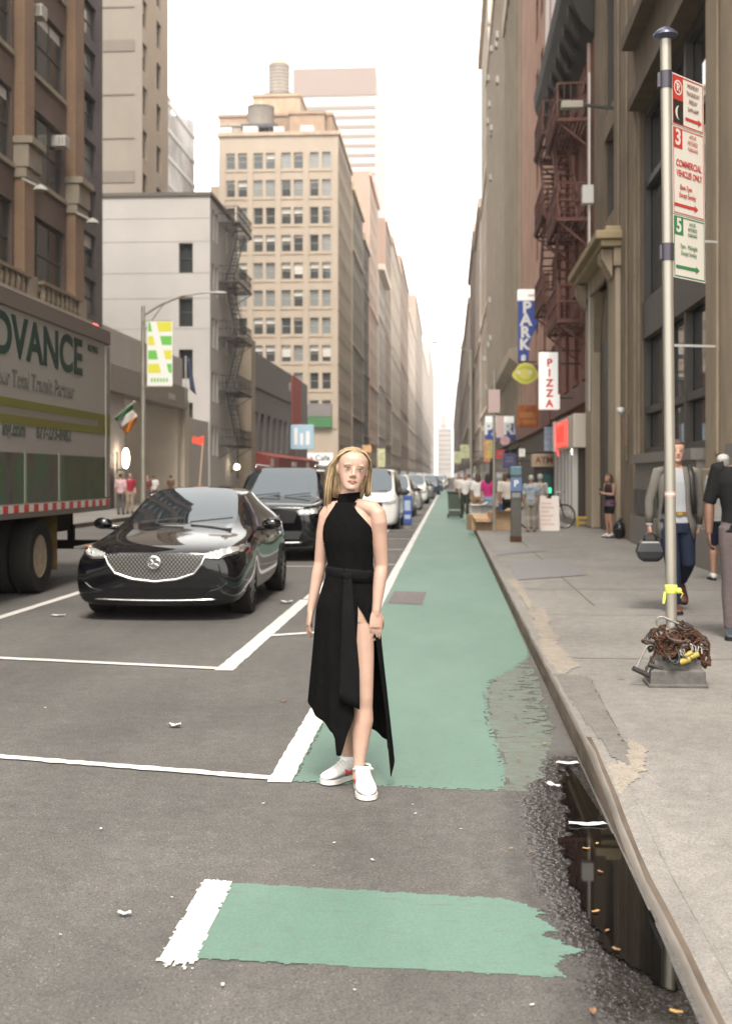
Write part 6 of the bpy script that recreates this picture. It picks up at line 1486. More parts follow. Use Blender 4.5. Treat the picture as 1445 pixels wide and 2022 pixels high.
for nm, lb, px0, px1, py0, py1, Y, col in (('round_sign', 'small pink round hanging sign below the park sign', 987, 1006, 861, 879, 70, (.55, .34, .38)), ('shop_sign', 'narrow orange upright shop sign beneath the park sign', 955, 968, 868, 912, 78, (.62, .26, .14)), ('shop_sign', 'yellow and red upright shop sign right of the narrow orange one', 960, 975, 870, 905, 72, (.52, .42, .12)), ('shop_sign', 'red sign on the shop awning row past the parking meter', 978, 995, 888, 905, 62, (.45, .05, .05)), ('shop_sign', 'dark blue and red slanted awning sign past the meter', 992, 1018, 895, 925, 58, (.07, .07, .16)), ('shop_sign', 'light blue and violet poster sign left of the box sign', 1074, 1093, 843, 890, 43, (.33, .40, .52)), ('banner', 'pale yellow green banner on a distant right hand lamp post', 908, 926, 878, 905, 90, (.52, .52, .30)), ('banner', 'second yellow green banner low and left of another far banner', 896, 910, 892, 915, 118, (.5, .5, .3)), ('banner', 'yellow green banner on a lamp post behind the woman head', 746, 760, 886, 922, 105, (.55, .54, .32)), ('shop_sign', 'small orange traffic sign by the woman head', 718, 733, 879, 893, 60, (.66, .36, .16)), ('shop_sign', 'upright white lit sign right of the meter head', 1024, 1036, 886, 902, 46, (.75, .74, .72))):
    o, w_, h_, c = hang(nm, lb, px0, px1, py0, py1, Y, None); tag(o, lb); o['category'] = 'banner' if nm == 'banner' else 'sign'; m = MB()
    if nm == 'round_sign': m.lathe((0, -.08, 0), [(w_, 0), (w_, .16)], 20, 0, 'y')
    else: m.box(-w_, w_, -.08, .08, -h_, h_)
    m.build('panel', mat('panel_%d_%d' % (px0, py0), col, .6, var=.3, scale=4), o); m = MB()
    if nm == 'round_sign': m.box(-w_ * .5, w_ * .5, -.085, -.081, -.05, .08)
    else: m.box(-w_ * .6, w_ * .6, -.085, -.081, -h_ * .2, h_ * .1); m.box(-w_ * .6, w_ * .6, -.085, -.081, h_ * .3, h_ * .5)
    m.build('print', mat('print_%d_%d' % (px0, py0), tuple(min(1, q * .55 + .12) for q in col), .6), o)
    if c.x > 0: m = MB(); m.bar((w_ * .5, .1, 0), (EX + .3 - c.x, .1, 0), .05); m.build('bracket', ironb, o)
    else: m = MB(); m.bar((-w_ * 1.1, 0, h_ * 1.1), (-w_ * 1.1, 0, -c.z + .0), .12); m.build('post', galv, o)
# --- cash machine, A-frame board, bicycle, bin, boxes, bags, newspaper box
Y = 44.0; A, B_ = atY(1050, 990, Y), atY(1095, 905, Y); o = thing('cash_machine', 'dark cash machine with tan lettered topper and green glow in a doorway', 'cash machine', ((A.x + B_.x) / 2, Y, KH)); w_ = (B_.x - A.x) / 2
m = MB(); m.box(-w_ * .85, w_ * .85, -.2, .45, 0, 1.75); m.build('cabinet', mat('atm_black', (.018, .018, .02), .5), o, bevel=.03)
m = MB(); m.box(-w_ * 1.05, w_ * 1.05, -.3, .4, 1.76, 2.22); m.build('topper', mat('atm_tan', (.38, .29, .20), .6), o, bevel=.03); text('lettering', 'ATM', .30, mat('atm_brown', (.20, .04, .03), .6), o, FACE((0, -.306, 2.0)), .003, .006)
m = MB(); m.box(-w_ * .6, w_ * .6, -.206, -.201, .9, 1.5); m.build('screen', mat('atm_screen', (.01, .05, .045), emit=.15), o); m = MB(); m.box(w_ * .35, w_ * .65, -.21, -.207, .85, 1.05); m.build('green_light', mat('atm_green', (.05, .5, .28), emit=.6), o)
Y = 33.0; A, B_ = G(1066, 1047, KH), G(1100, 1047, KH); o = thing('sandwich_board', 'white sandwich board with faded red print in front of the cash machine', 'sandwich board', ((A.x + B_.x) / 2, A.y, KH)); w_ = (B_.x - A.x) / 2 + .03
for nm, s_ in (('front_panel', -1), ('back_panel', 1)):
    m = MB(); q = [(-w_, s_ * .28, 0), (w_, s_ * .28, 0), (w_, s_ * .04, .92), (w_ * .3, s_ * .04, .92), (w_ * .25, s_ * .055, .85), (-w_ * .25, s_ * .055, .85), (-w_ * .3, s_ * .04, .92), (-w_, s_ * .04, .92)]; q2 = [(x, y - .02 * s_, z) for x, y, z in q]
    n = len(q); m.add(q + q2, [tuple(range(n)), tuple(range(n, 2 * n))[::-1]] + [(i, (i + 1) % n, n + (i + 1) % n, n + i) for i in range(n)]); m.build(nm, mat('board_white', (.62, .56, .52), .6), o)
m = MB()
for k in range(6): z = .15 + k * .11; yf = -.28 + .24 * z / .92 - .004; ww_ = w_ * (.8, .6, .75, .5, .8, .65)[k]; m.add([(-w_ * .8, yf, z), (-w_ * .8 + ww_ * 1.6, yf, z), (-w_ * .8 + ww_ * 1.6, yf + .012, z + .045), (-w_ * .8, yf + .012, z + .045)], [(0, 1, 2, 3)])
m.build('print', mat('board_print', (.60, .40, .35), .7), o)
def bicycle(label, p, rz):
    o = thing('bicycle', label, 'bicycle', p, rz); R = .33
    for x in (-.52, .52):
        wh = thing('wheel', None, None); wh.parent = o; m = MB(); m.tube([(x + R * cos(2 * pi * k / 28), 0, R + R * sin(2 * pi * k / 28)) for k in range(29)], .018, 8, cap=False); m.build('tyre', rubber, wh, smooth=180)
        m = MB()
        m.tube([(x + R * .93 * cos(2 * pi * k / 28), 0, R + R * .93 * sin(2 * pi * k / 28)) for k in range(29)], .012, 6, cap=False)
        for k in range(14): a = 2 * pi * k / 14; m.bar((x, 0, R), (x + R * .92 * cos(a), 0, R + R * .92 * sin(a)), .006)
        m.build('rim', chrome, wh)
    m = MB(); bb_ = Vector((-.08, 0, .30)); st_ = Vector((-.22, 0, .82)); hd = Vector((.36, 0, .82)); rw = Vector((-.52, 0, R)); fw = Vector((.52, 0, R))
    for a, c in ((bb_, st_), (st_, hd), (bb_, hd - Vector((-.02, 0, .12))), (bb_, rw), (rw, st_), (fw, hd)): m.tube([a, c], .017, 8)
    m.build('frame', blackp, o, smooth=60); m = MB(); m.tube([hd, hd + Vector((-.02, 0, .18))], .015, 8); m.tube([hd + Vector((.04, -.28, .2)), hd + Vector((-.02, 0, .18)), hd + Vector((.04, .28, .2))], .014, 8); m.build('handlebar', chrome, o, smooth=60)
    m = MB(); m.ell(st_ + Vector((-.02, 0, .12)), (.13, .07, .035)); m.bar(st_, st_ + Vector((-.02, 0, .12)), .025); m.build('saddle', darkplastic, o, smooth=180)
bicycle('bicycle parked behind the sandwich board, one wheel showing', (2.72, 34.6, KH), .35)
Y = G(897, 1023, 0).y; p = G(897, 1023, 0); o = thing('litter_bin', 'dark green wheeled bin with pale mark at the far kerb', 'bin', p)
m = MB(); m.rings([[(x * s_, y * s_, z) for x, y in ((-.26, -.26), (.26, -.26), (.26, .26), (-.26, .26))] for s_, z in ((.82, .06), (1, .95))]); m.build('body', mat('bin_green', (.055, .075, .055), .6), o, bevel=.02); m = MB(); m.box(-.30, .30, -.30, .30, .951, 1.03); m.build('lid', mat('bin_lid', (.07, .085, .07), .6), o, bevel=.02); m = MB(); m.box(-.2, .2, -.232, -.226, .28, .34); m.build('mark', mat('bin_mark', (.30, .33, .30), .6), o); m = MB()
for s_ in (-1, 1): m.lathe((s_ * .24, .15, .08), [(.08, -.03), (.08, .03)], 14, 0, 'x')
m.each('wheel', rubber, o)
card = mat('cardboard', (.40, .27, .165), .8, var=.15, scale=6); card2 = mat('dark_cardboard', (.27, .175, .11), .8, var=.2, scale=6)
for i, (px, py, w_, d_, h_, rz, mm, lb) in enumerate(((945, 1046, .55, .45, .42, .3, card, 'open cardboard box on the kerb, front left of the box pile'), (958, 1047, .45, .4, .3, -.2, card2, 'darker low cardboard box in the middle of the kerbside pile'), (940, 1038, .4, .4, .62, .1, mat('white_carton', (.56, .52, .48), .7), 'tall white carton at the back left of the kerbside pile'), (985, 1047, .5, .4, .5, .5, card, 'cardboard box right of the thin sign post'), (968, 1040, .45, .4, .55, -.4, mat('grey_carton', (.42, .40, .38), .7), 'grey carton behind the thin sign post'))):
    o = thing('carton', lb, 'box', G(px, py, KH), rz, 'boxes piled on the kerb'); m = MB(); m.box(-w_ / 2, w_ / 2, -d_ / 2, d_ / 2, 0, h_); m.build('box', mm, o, bevel=.008); m = MB()
    m.add([(-w_ / 2, -d_ / 2, h_ + .001), (w_ / 2, -d_ / 2, h_ + .001), (w_ / 2 * .9, -d_ / 2 - .15, h_ - .12 + .05 * i), (-w_ / 2 * .9, -d_ / 2 - .15, h_ - .12 + .05 * i)], [(0, 1, 2, 3)]); m.add([(w_ / 2, -d_ / 2, h_ + .001), (w_ / 2, d_ / 2, h_ + .001), (w_ / 2 + .14, d_ / 2, h_ + .08), (w_ / 2 + .14, -d_ / 2, h_ + .08)], [(0, 1, 2, 3)]); f = m.build('flap', mm, o); so = f.modifiers.new('t', 'SOLIDIFY'); so.thickness = .006
def sack(name, label, p, r_, m_, seed):
    b = MB(); b.ell((0, 0, r_[2] * .9), r_, 0, 24, 16)
    for v in b.v:
        d = 1 + .22 * fbm(v.x * 7 + seed, v.y * 7, v.z * 6); v.x *= d; v.y *= d; v.z = max(0, v.z * (1 + .1 * fbm(v.x * 9, v.z * 9, seed)))
    b.tube([(0, 0, r_[2] * 1.75), (.02, 0, r_[2] * 1.95), (.05, 0, r_[2] * 2.15)], [.05, .03, .06], 10); o = b.build(name, m_, smooth=180, loc=p); return tag(o, label, 'bag')
bagm = mat('black_bin_bag', (.013, .013, .015), .25, bump=.5, bscale=12, var=.01, scale=3)
sack('bin_bag', 'glossy black bin bag at the foot of the portal pier beside the phone woman', G(1222, 1064, KH), (.15, .15, .22), bagm, 1)
sack('bin_bag', 'pale plastic bag against the granite base behind the businessman', G(1262, 1056, KH), (.19, .15, .12), mat('pale_bag', (.36, .35, .35), .5, var=.4, scale=8), 5)
o = thing('news_box', 'slim blue street box standing beside the white van', 'news box', (-1.22, 37.2, 0)); m = MB(); m.box(-.13, .13, -.13, .13, .12, 1.0); m.build('case', mat('news_blue', (.03, .07, .26), .5), o, bevel=.02); m = MB(); m.box(-.09, .09, -.134, -.131, .3, .42); m.box(-.09, .09, -.134, -.131, .55, .85); m.build('print', mat('news_print', (.35, .40, .52), .5), o); m = MB(); m.box(-.1, .1, -.1, .1, 0, .12); m.build('foot', greyl, o)
# wall standpipe rods on the stone building
o = thing('bracket_rod', 'pale horizontal sign rod fixed to the stone pilaster, lower of the two', 'rod'); p = atX(1408, 684, EX - .26); q = atY(1330, 684, p.y); m = MB(); m.bar((EX - .24, p.y, p.z), (EX - .95, p.y - .2, p.z), .035); m.build('rod', mat('pale_rod', (.55, .53, .5), .5), o)
o = thing('bracket_rod', 'short pale sign rod fixed high on the stone pilaster beside the green sign', 'rod'); p = atX(1412, 478, EX - .26); m = MB(); m.bar((EX - .24, p.y, p.z), (EX - .6, p.y - .1, p.z), .035); m.build('rod', MATS['pale_rod'], o)
# vertical white banner hanging in the window bay
p = atX(1294, 740, EX + .35); o = thing('window_banner', 'narrow white banner with red marks inside the tall shop window', 'banner', p); m = MB(); m.box(-.02, .0, -.28, .28, -.75, .75); m.build('cloth', mat('banner_white', (.7, .69, .65), .8), o); m = MB(); m.box(-.025, -.021, -.1, .2, .35, .55); m.box(-.025, -.021, -.1, .15, -.6, -.45); m.build('red_mark', sred, o)
# ------------------------------------------------------------------ people (local: facing -Y, x to the picture's right, z up)
skin_f = mat('fair_skin', (.385, .245, .185), .5, var=.09, scale=9, sub=.15); skin_m = mat('light_skin', (.46, .27, .20), .5, var=.06, scale=9); skin_d = mat('brown_skin', (.135, .066, .040), .5, var=.1, scale=9); skin_t = mat('tan_skin', (.36, .20, .135), .5, var=.05, scale=9)
eyew = mat('eye_white', (.62, .59, .56), .3); iris = mat('iris_brown', (.06, .045, .035), .3); browm = mat('brow_hair', (.27, .175, .11), .8); lipm = mat('lips', (.36, .15, .125), .45)
def hairmat(name, c, c2):
    return mat(name, c, .5, col2=c2, scale=26, stretch=(3, 3, .25), contrast=(.32, .68), bump=.5, bscale=60)
blond = hairmat('blond_hair', (.10, .062, .03), (.43, .31, .175)); brownh = hairmat('brown_hair', (.035, .02, .012), (.10, .055, .03)); blackh = hairmat('black_hair', (.012, .01, .009), (.03, .025, .02)); greyh = hairmat('grey_hair', (.25, .23, .21), (.48, .45, .42))

HEAD = [(-.112, .016, -.080, -.052), (-.106, .030, -.089, -.034), (-.092, .040, -.090, -.005), (-.072, .050, -.088, .03), (-.045, .059, -.087, .06), (-.02, .066, -.084, .085), (0, .070, -.083, .098), (.03, .0735, -.087, .105), (.055, .072, -.085, .104), (.08, .062, -.071, .09), (.097, .043, -.048, .065), (.107, .016, -.015, .03)]
def head_parts(mb, M, ears=True):
    n = 22; rs = []
    for z, w_, f, bk in HEAD:
        cy = (f + bk) / 2; ry = (bk - f) / 2; ring = []
        for k in range(n):
            a = 2 * pi * k / n; c, s_ = cos(a), sin(a); e = .9
            ring.append(M @ Vector((w_ * math.copysign(abs(c) ** e, c), cy + ry * math.copysign(abs(s_) ** e, s_), z)))
        rs.append(ring)
    mb.rings(rs)
    T = lambda *p: M @ Vector(p)
    mb.tube([T(0, -.080, .012), T(0, -.094, -.012), T(0, -.103, -.030), T(0, -.094, -.040)], [.007, .0085, .0105, .007], 10)
    for s_ in (-1, 1):
        mb.ell(T(s_ * .010, -.092, -.036), (.0085, .010, .007))
        mb.ell(T(s_ * .030, -.0745, .018), (.022, .010, .008))
        if ears: mb.ell(T(s_ * .071, .012, -.008), (.008, .019, .030))
    mb.ell(T(0, -.083, -.062), (.022, .010, .012)); mb.ell(T(0, -.083, -.097), (.018, .012, .014))
def face_bits(par, M, lip=lipm, brow=browm, squint=1.0, sc=1.0, lips_scale=1.0):
    T = lambda *p: M @ Vector(p); R3 = M.to_3x3()
    b = MB()
    for s_ in (-1, 1): b.ell(T(s_ * .031, -.0812, .000), (.0130, .008, .0068 * squint), 0, 12, 7, R3)
    e = b.each('eye', eyew, par, smooth=180)[0]; b = MB()
    for s_ in (-1, 1): b.ell(T(s_ * .031, -.0882, .0005), (.0050, .0022, .0052 * squint), 0, 12, 7, R3)
    b.build('iris', iris, e, smooth=180); b = MB()
    for s_ in (-1, 1): b.tube([T(s_ * .017, -.0850, .001), T(s_ * .025, -.0885, .0060 * squint), T(s_ * .036, -.0875, .0062 * squint), T(s_ * .046, -.0800, .001)], [.0012, .0020, .0022, .0012], 6)
    b.build('eyelash', mat('lash', (.035, .02, .012), .8), e, smooth=180); b = MB()
    for s_ in (-1, 1): b.tube([T(s_ * .014, -.0895, .0175), T(s_ * .028, -.0925, .0225), T(s_ * .045, -.0840, .0195)], [(.0016, .0018), (.0018, .002), (.001, .0012)], 6)
    b.each('eyebrow', brow, par, smooth=180); b = MB(); k = lips_scale
    b.tube([T(-.023 * k, -.0850, -.0655), T(-.011, -.0945, -.0595), T(0, -.0955, -.0605), T(.011, -.0945, -.0595), T(.023 * k, -.0850, -.0655)], [(.0012, .001), (.0034, .0030), (.0036, .003), (.0034, .0030), (.0012, .001)], 8)
    b.tube([T(-.019 * k, -.0868, -.0665), T(0, -.0955, -.0695), T(.019 * k, -.0868, -.0665)], [(.0015, .0015), (.0046, .0038), (.0015, .0015)], 8)
    b.build('lips', lip, par, smooth=180)
def hand_parts(mb, wrist, d, out, curl=.5, side=1, s=1.0, grip=False):
    """palm with five separate fingers: d along the hand, out = outward palm-back normal, side: +1 thumb on +x of d x out"""
    wv = Vector(wrist); d = Vector(d).normalized(); n = Vector(out); n = (n - d * n.dot(d)).normalized(); a = d.cross(n).normalized() * side
    P = lambda x, y, z: wv + a * x * s + n * y * s + d * z * s
    mb.rings([[P(w_ * cos(2 * pi * k / 12), t * sin(2 * pi * k / 12), z) for k in range(12)] for w_, t, z in ((.022, .017, -.03), (.024, .016, 0), (.034, .016, .03), (.040, .014, .065), (.038, .012, .09))])
    for i, (x, L, r) in enumerate(((.029, .070, .0082), (.010, .080, .0085), (-.010, .074, .0082), (-.028, .058, .0072))):
        p = P(x, 0, .082); pts = [P(x * .9, 0, .06), p]; ang_ = curl * (.5 + .12 * i); tot = 0; q = p
        for L_, f in ((.42, .7), (.32, 1.1), (.26, .9)):
            tot += ang_ * f; q = q + (d * cos(tot) - n * sin(tot)) * L * L_ * s; pts.append(q)
        mb.tube(pts, [r * s, r * s, r * .95 * s, r * .88 * s, r * .7 * s], 8); mb.ell(pts[-1], [r * .7 * s] * 3, 0, 8, 5)
    pts = [P(.020, -.004, .015), P(.042, -.012, .045), P(.050, -.022, .075), P(.046, -.032 if not grip else -.045, .098)]; mb.tube(pts, [.013 * s, .0115 * s, .0095 * s, .0075 * s], 8); mb.ell(pts[-1], [.0075 * s] * 3, 0, 8, 5)
def ering(c, rx, ry, n=24, rot=0.0, p=1.0, tilt=0.0):
    out = []
    for k in range(n):
        a = 2 * pi * k / n; x, y = rx * math.copysign(abs(cos(a)) ** p, cos(a)), ry * math.copysign(abs(sin(a)) ** p, sin(a))
        out.append(Vector((c[0] + x * cos(rot) - y * sin(rot), c[1] + x * sin(rot) + y * cos(rot), c[2] + tilt * x)))
    return out
def shoe(par, heel, toe, m_, sole, L=None, h=.085, name='shoe', w=.047):
    heel = Vector(heel); toe = Vector(toe); d = (toe - heel); L = d.length; d.normalize(); a = Vector((d.y, -d.x, 0)).normalized() if abs(d.z) < .9 else Vector((1, 0, 0)); up = a.cross(d).normalized(); up = up if up.z > 0 else -up
    P = lambda x, t, z: heel + a * x + d * (t * L) + up * z
    sh = thing(name, None, None); sh.parent = par; b = MB(); rs = []
    for t, w_, zt_ in ((-.01, .55, .055), (.02, .78, .080), (.12, .86, .098), (.26, .80, .105), (.36, .80, .098), (.50, .90, .080), (.68, 1.03, .062), (.84, .98, .052), (.95, .74, .043), (1.0, .40, .034)):
        ring = []
        for k in range(16):
            u = 2 * pi * k / 16; x = cos(u); z = sin(u); ring.append(P(w * w_ * math.copysign(abs(x) ** .8, x), t, .018 + (zt_ - .018) * (z * .5 + .5) ** (.8)))
        rs.append(ring)
    b.rings(rs); b.build('upper', m_, sh, smooth=180); b = MB(); out = [(-.03, 0), (-.02, .6), (.08, .86), (.3, .80), (.5, .88), (.7, 1.08), (.86, 1.02), (.97, .70), (1.015, .2)]
    pts = [(x * w, t) for t, x in out] + [(-x * w, t) for t, x in out[::-1]]; n = len(pts)
    b.add([P(x, t, -.004) for x, t in pts] + [P(x * 1.02, t, .019) for x, t in pts], [tuple(range(n))[::-1], tuple(range(n, 2 * n))] + [(i, (i + 1) % n, n + (i + 1) % n, n + i) for i in range(n)]); b.build('sole', sole, sh, smooth=50)
    return sh, P, w

# =================================================================== the woman in black
d0 = 6.35; k0 = d0 / F
WO = G(688, 1558, 0); WO = Vector((WO.x, 6.33, 0))
def lx(px): return atY(px, HY, WO.y).x - WO.x
def lz(py): return CAMZ + (HY - py) * (WO.y / ray(CX, HY)[1] * 1.0) / F * (ray(CX, HY)[1] / ray(690, HY)[1])
wo = thing('person', 'woman in sleeveless black halter dress with slit and white sneakers standing in the bike lane', 'person', WO)
X = lx
hc = Vector((X(696), -.01, lz(926))); HM = Matrix.Translation(hc) @ Matrix.Rotation(radians(8), 4, 'Y') @ Matrix.Rotation(radians(10), 4, 'Z') @ Matrix.Diagonal((1.05, .98, .97, 1))
body = MB(); head_parts(body, HM)
tw = radians(-14)
nb = Vector((X(688), .012, lz(985)))
body.tube([hc + Vector((-.012, .022, -.05)), (hc + nb) / 2 + Vector((-.004, .016, -.03)), nb, nb + Vector((0, .01, -.05))], [.050, .047, .050, .062], 18)
TOR = [ # centre px, py, half width, half depth
 (686, 1000, .060, .055), (687, 1010, .105, .068), (689, 1026, .130, .080), (690, 1045, .132, .092), (689, 1065, .130, .098), (690, 1090, .118, .090), (692, 1118, .112, .083), (690, 1145, .120, .090), (685, 1175, .138, .104), (684, 1200, .148, .112), (684, 1225, .146, .112)]
body.rings([ering((X(px), .0 + (.01 if py > 1100 else 0), lz(py)), rx, ry, 26, tw, .92) for px, py, rx, ry in TOR])
shR, elR, wrR = Vector((X(746), -.045, lz(1008))), Vector((X(753), -.010, lz(1116))), Vector((X(744), -.065, lz(1203)))
shL, elL, wrL = Vector((X(641), .035, lz(1012))), Vector((X(630), .055, lz(1112))), Vector((X(613), .02, lz(1205)))
body.tube([Vector((X(704), -.005, lz(998))), Vector((X(722), -.022, lz(1000))), Vector((X(738), -.036, lz(1005))), Vector((X(746), -.042, lz(1014))), Vector((X(749), -.043, lz(1030))), shR.lerp(elR, .4), shR.lerp(elR, .65), elR, elR.lerp(wrR, .25), elR.lerp(wrR, .6), wrR, wrR + Vector((-.001, -.001, -.025))], [.036, .038, .0405, .042, .0425, .0415, .039, .0345, .036, .030, .0225, .019], 16)
body.tube([Vector((X(676), .012, lz(1000))), Vector((X(660), .022, lz(1003))), Vector((X(648), .03, lz(1009))), Vector((X(642), .035, lz(1019))), Vector((X(640), .037, lz(1034))), shL.lerp(elL, .4), shL.lerp(elL, .65), elL, elL.lerp(wrL, .25), elL.lerp(wrL, .6), wrL, wrL + Vector((-.003, -.001, -.022))], [.034, .035, .0365, .037, .037, .036, .034, .0315, .033, .027, .0205, .017], 16)
pass
hand_parts(body, wrR, (-.03, -.06, -.99), (.35, -.9, 0), .34, -1, .95)
hand_parts(body, wrL, (-.16, -.05, -.98), (-.9, -.3, .1), .36, 1, .92)
hpR, knR, anR = Vector((X(709), -.012, lz(1205))), Vector((X(720), -.075, lz(1372))), Vector((X(711), -.105, lz(1512)))
hpL, knL, anL = Vector((X(662), .02, lz(1210))), Vector((X(672), .03, lz(1372))), Vector((X(686), .105, lz(1500)))
anR.z = .105; anL.z = .108
for hp, kn, an, e in ((hpR, knR, anR, 1), (hpL, knL, anL, -1)):
    body.tube([hp + Vector((0, 0, .03)), hp.lerp(kn, .2), hp.lerp(kn, .55), hp.lerp(kn, .85), kn, kn.lerp(an, .12) + Vector((0, .008, 0)), kn.lerp(an, .32) + Vector((0, .018, 0)), kn.lerp(an, .6) + Vector((0, .010, 0)), kn.lerp(an, .88), an, an + Vector((0, 0, -.05))], [.070, .073, .064, .053, .047, .048, .0565, .043, .030, .029, .033], 18)
hR, tR = Vector((X(715), -.055, .012)), Vector((X(735), -.33, .012)); hL_, tL_ = Vector((X(697), .145, .012)), Vector((X(640), -.035, .012))
bo = body.build('body', skin_f, wo); remesh(bo, .0036, 8, .5)
face_bits(bo, HM, squint=.72); 
for ch in list(bo.children): ch.parent = wo
wsh, wsole = mat('white_leather', (.60, .585, .565), .55), mat('white_sole', (.55, .53, .50), .6); swoosh = mat('red_stripe_leather', (.50, .04, .025), .5)
for hh_, tt_, s_ in ((hR, tR, 1), (hL_, tL_, -1)):
    sh, P, w_ = shoe(wo, hh_, tt_, wsh, wsole, w=.050)
    for q in (-1, 1):
        b = MB(); pts = [(.12, .070), (.26, .042), (.36, .036), (.46, .044), (.52, .060)]; rr_ = [.003, .006, .009, .010, .004]
        wid = lambda t: .86 - .06 * min(1, abs(t - .12) / .2) + max(0, t - .36) * .6
        b.tube([P(q * w_ * (wid(t) * 1.0 + .01), t, z) for t, z in pts], [(.003, r_) for r_ in rr_], 8); b.build('swoosh', swoosh, sh, smooth=180)
    b = MB()
    for k in range(5): t = .36 + k * .075; z = .102 - k * .010; b.tube([P(-.028, t, z - .010), P(0, t + .01, z + .004), P(.028, t, z - .010)], .0045, 6)
    b.tube([P(-.02, .30, .104), P(-.05, .26, .098), P(-.045, .20, .10), P(0, .30, .112), P(.05, .26, .10), P(.045, .20, .10)], .005, 6); b.build('lace', wsh, sh, smooth=180)
    b = MB(); b.rings([ering(P(0, .17, z), .040 + e, .052 + e, 16, atan2(tt_.y - hh_.y, tt_.x - hh_.x) + pi / 2) for z, e in ((.075, .003), (.104, .004), (.116, .002), (.108, -.008))], cap=False); b.build('collar', wsh, sh, smooth=180)
# dress: halter bodice
cloth = mat('black_jersey', (.0042, .0042, .0043), .9, spec=.05, var=.3, scale=30, bump=.10, bscale=220); cloth2 = mat('black_jersey_sash', (.0062, .0062, .0066), .9, spec=.06, var=.2, scale=30)
def sheet(rows, name, m_, par, th=.004, closed=False):
    n = len(rows[0]); b = MB(); b.add([p for r_ in rows for p in r_], [(i * n + j, i * n + (j + 1) % n, (i + 1) * n + (j + 1) % n, (i + 1) * n + j) for i in range(len(rows) - 1) for j in range(n if closed else n - 1)])
    o = b.build(name, m_, par, smooth=180); so = o.modifiers.new('t', 'SOLIDIFY'); so.thickness = th; so.offset = 0; return o
def fr(c, rx, ry, th, z, rot=tw):   # point on an ellipse at angle th from the front (-y), + towards the picture's left
    x, y = -rx * sin(th), -ry * cos(th); return Vector((c[0] + x * cos(rot) - y * sin(rot), c[1] + x * sin(rot) + y * cos(rot), z))
rows = []; full = [(692, 1148, .126, .097), (692, 1132, .118, .090), (692, 1118, .117, .089), (690.5, 1104, .119, .092), (690, 1090, .124, .096), (689.5, 1076, .131, .102)]
up = [(px, py, rx, ry, 180, -180) for px, py, rx, ry in full]; up += [(689.3, 1071, .134, .104, 120, -124), (689, 1065, .136, .105, 86, -94), (689.5, 1052, .138, .105, 72, -80), (689.5, 1038, .137, .100, 62, -66), (688.5, 1024, .130, .090, 52, -50), (688, 1010, .110, .079, 44, -38), (687.5, 1000, .085, .070, 44, -36), (688, 992, .064, .062, 60, -60)]
for px, py, rx, ry, aL, aR in up: rows.append([fr((X(px), .003), rx, ry, radians(aR + (aL - aR) * k / 56), lz(py)) for k in range(57)])
sheet(rows, 'halter_bodice', cloth, wo)
rows = []
for px, py, r_, dz in ((688, 998, .060, 0), (688, 990, .0575, 0), (688.5, 982, .0555, 0), (689, 976, .0545, .0), (689, 974, .050, 0)): rows.append([Vector((X(px) + r_ * cos(a), .014 + r_ * 1.02 * sin(a), lz(py) + .10 * r_ * cos(a) + .16 * r_ * max(0, sin(a)))) for a in [2 * pi * k / 36 for k in range(36)]])
sheet(rows, 'collar', cloth, wo, .004, True)
rows = []
for i in range(5):
    t = i / 4; rows.append([fr((X(691), .006), .121 + .006 * sin(t * pi) + .003 * sin(9 * a_ + i), .094 + .006 * sin(t * pi), a_, lz(1120 + 22 * t) + .010 * sin(a_) * 1.0) for a_ in [2 * pi * k / 47 for k in range(48)]])
sheet(rows, 'waist_wrap', cloth2, wo)
# skirt from the slit round the hips and back to the slit
def hem(th):
    pts = [(-14, lz(1404)), (-3, lz(1440)), (6, lz(1480)), (12, lz(1476)), (14.5, lz(1438)), (26, lz(1426)), (60, lz(1406)), (90, lz(1380)), (130, .40), (180, .32), (230, .22), (262, lz(1476)), (283, lz(1502)), (294, lz(1526))]
    t = math.degrees(th)
    for (a, za), (b_, zb_) in zip(pts, pts[1:]):
        if a <= t <= b_: return za + (zb_ - za) * (t - a) / (b_ - a)
    return pts[-1][1] if t > 0 else pts[0][1]
rows = []; nV, nU = 40, 110; zw = lz(1128)
TA, TBt = radians(-14), radians(294)
def edgeB(z):   # where the far slit edge runs: closed near the waist, open below
    zs_ = lz(1188)
    if z > zs_: return radians(338)
    f = min(1, (zs_ - z) / .17); return radians(338 - 36 * f - 8 * min(1, max(0, (zs_ - z - .17) / .4)))
def edgeA(z):
    zs_ = lz(1188)
    if z > zs_: return radians(-24)
    f = min(1, (zs_ - z) / .5); return radians(-24 + 10 * f)
for i in range(nV + 1):
    t = i / nV; row = []
    for j in range(nU + 1):
        u = j / nU; thf = TA + (TBt - TA) * u; z = zw + (hem(thf) - zw) * t
        zz = z; th = edgeA(zz) + (edgeB(zz) - edgeA(zz)) * u
        s_ = max(0, zw - z); f = min(1, s_ / .20)
        rx = .124 + .034 * (f * f * (3 - 2 * f)) + .050 * max(0, s_ - .2) ** 1.1; ry = .097 + .030 * (f * f * (3 - 2 * f)) + .060 * max(0, s_ - .2)
        g_ = max(0, s_ - .12); fold = g_ * (.020 * sin(th * 5 + .6) + .011 * sin(th * 11 + 2.1 + 3 * g_)) 
        lean_ = Vector((X(691) + (X(686) - X(691)) * f, .01, 0)); rgt = max(0, sin(-th)) if th > pi else 0
        lf = max(0, sin(th)) if th < pi else 0
        p = fr(lean_, rx + fold + rgt * g_ * .05 + lf * g_ * .012, ry + fold, th, z, tw * (1 - f)); row.append(p)
    rows.append(row)
sheet(rows, 'skirt', cloth, wo, .005)
rows = []
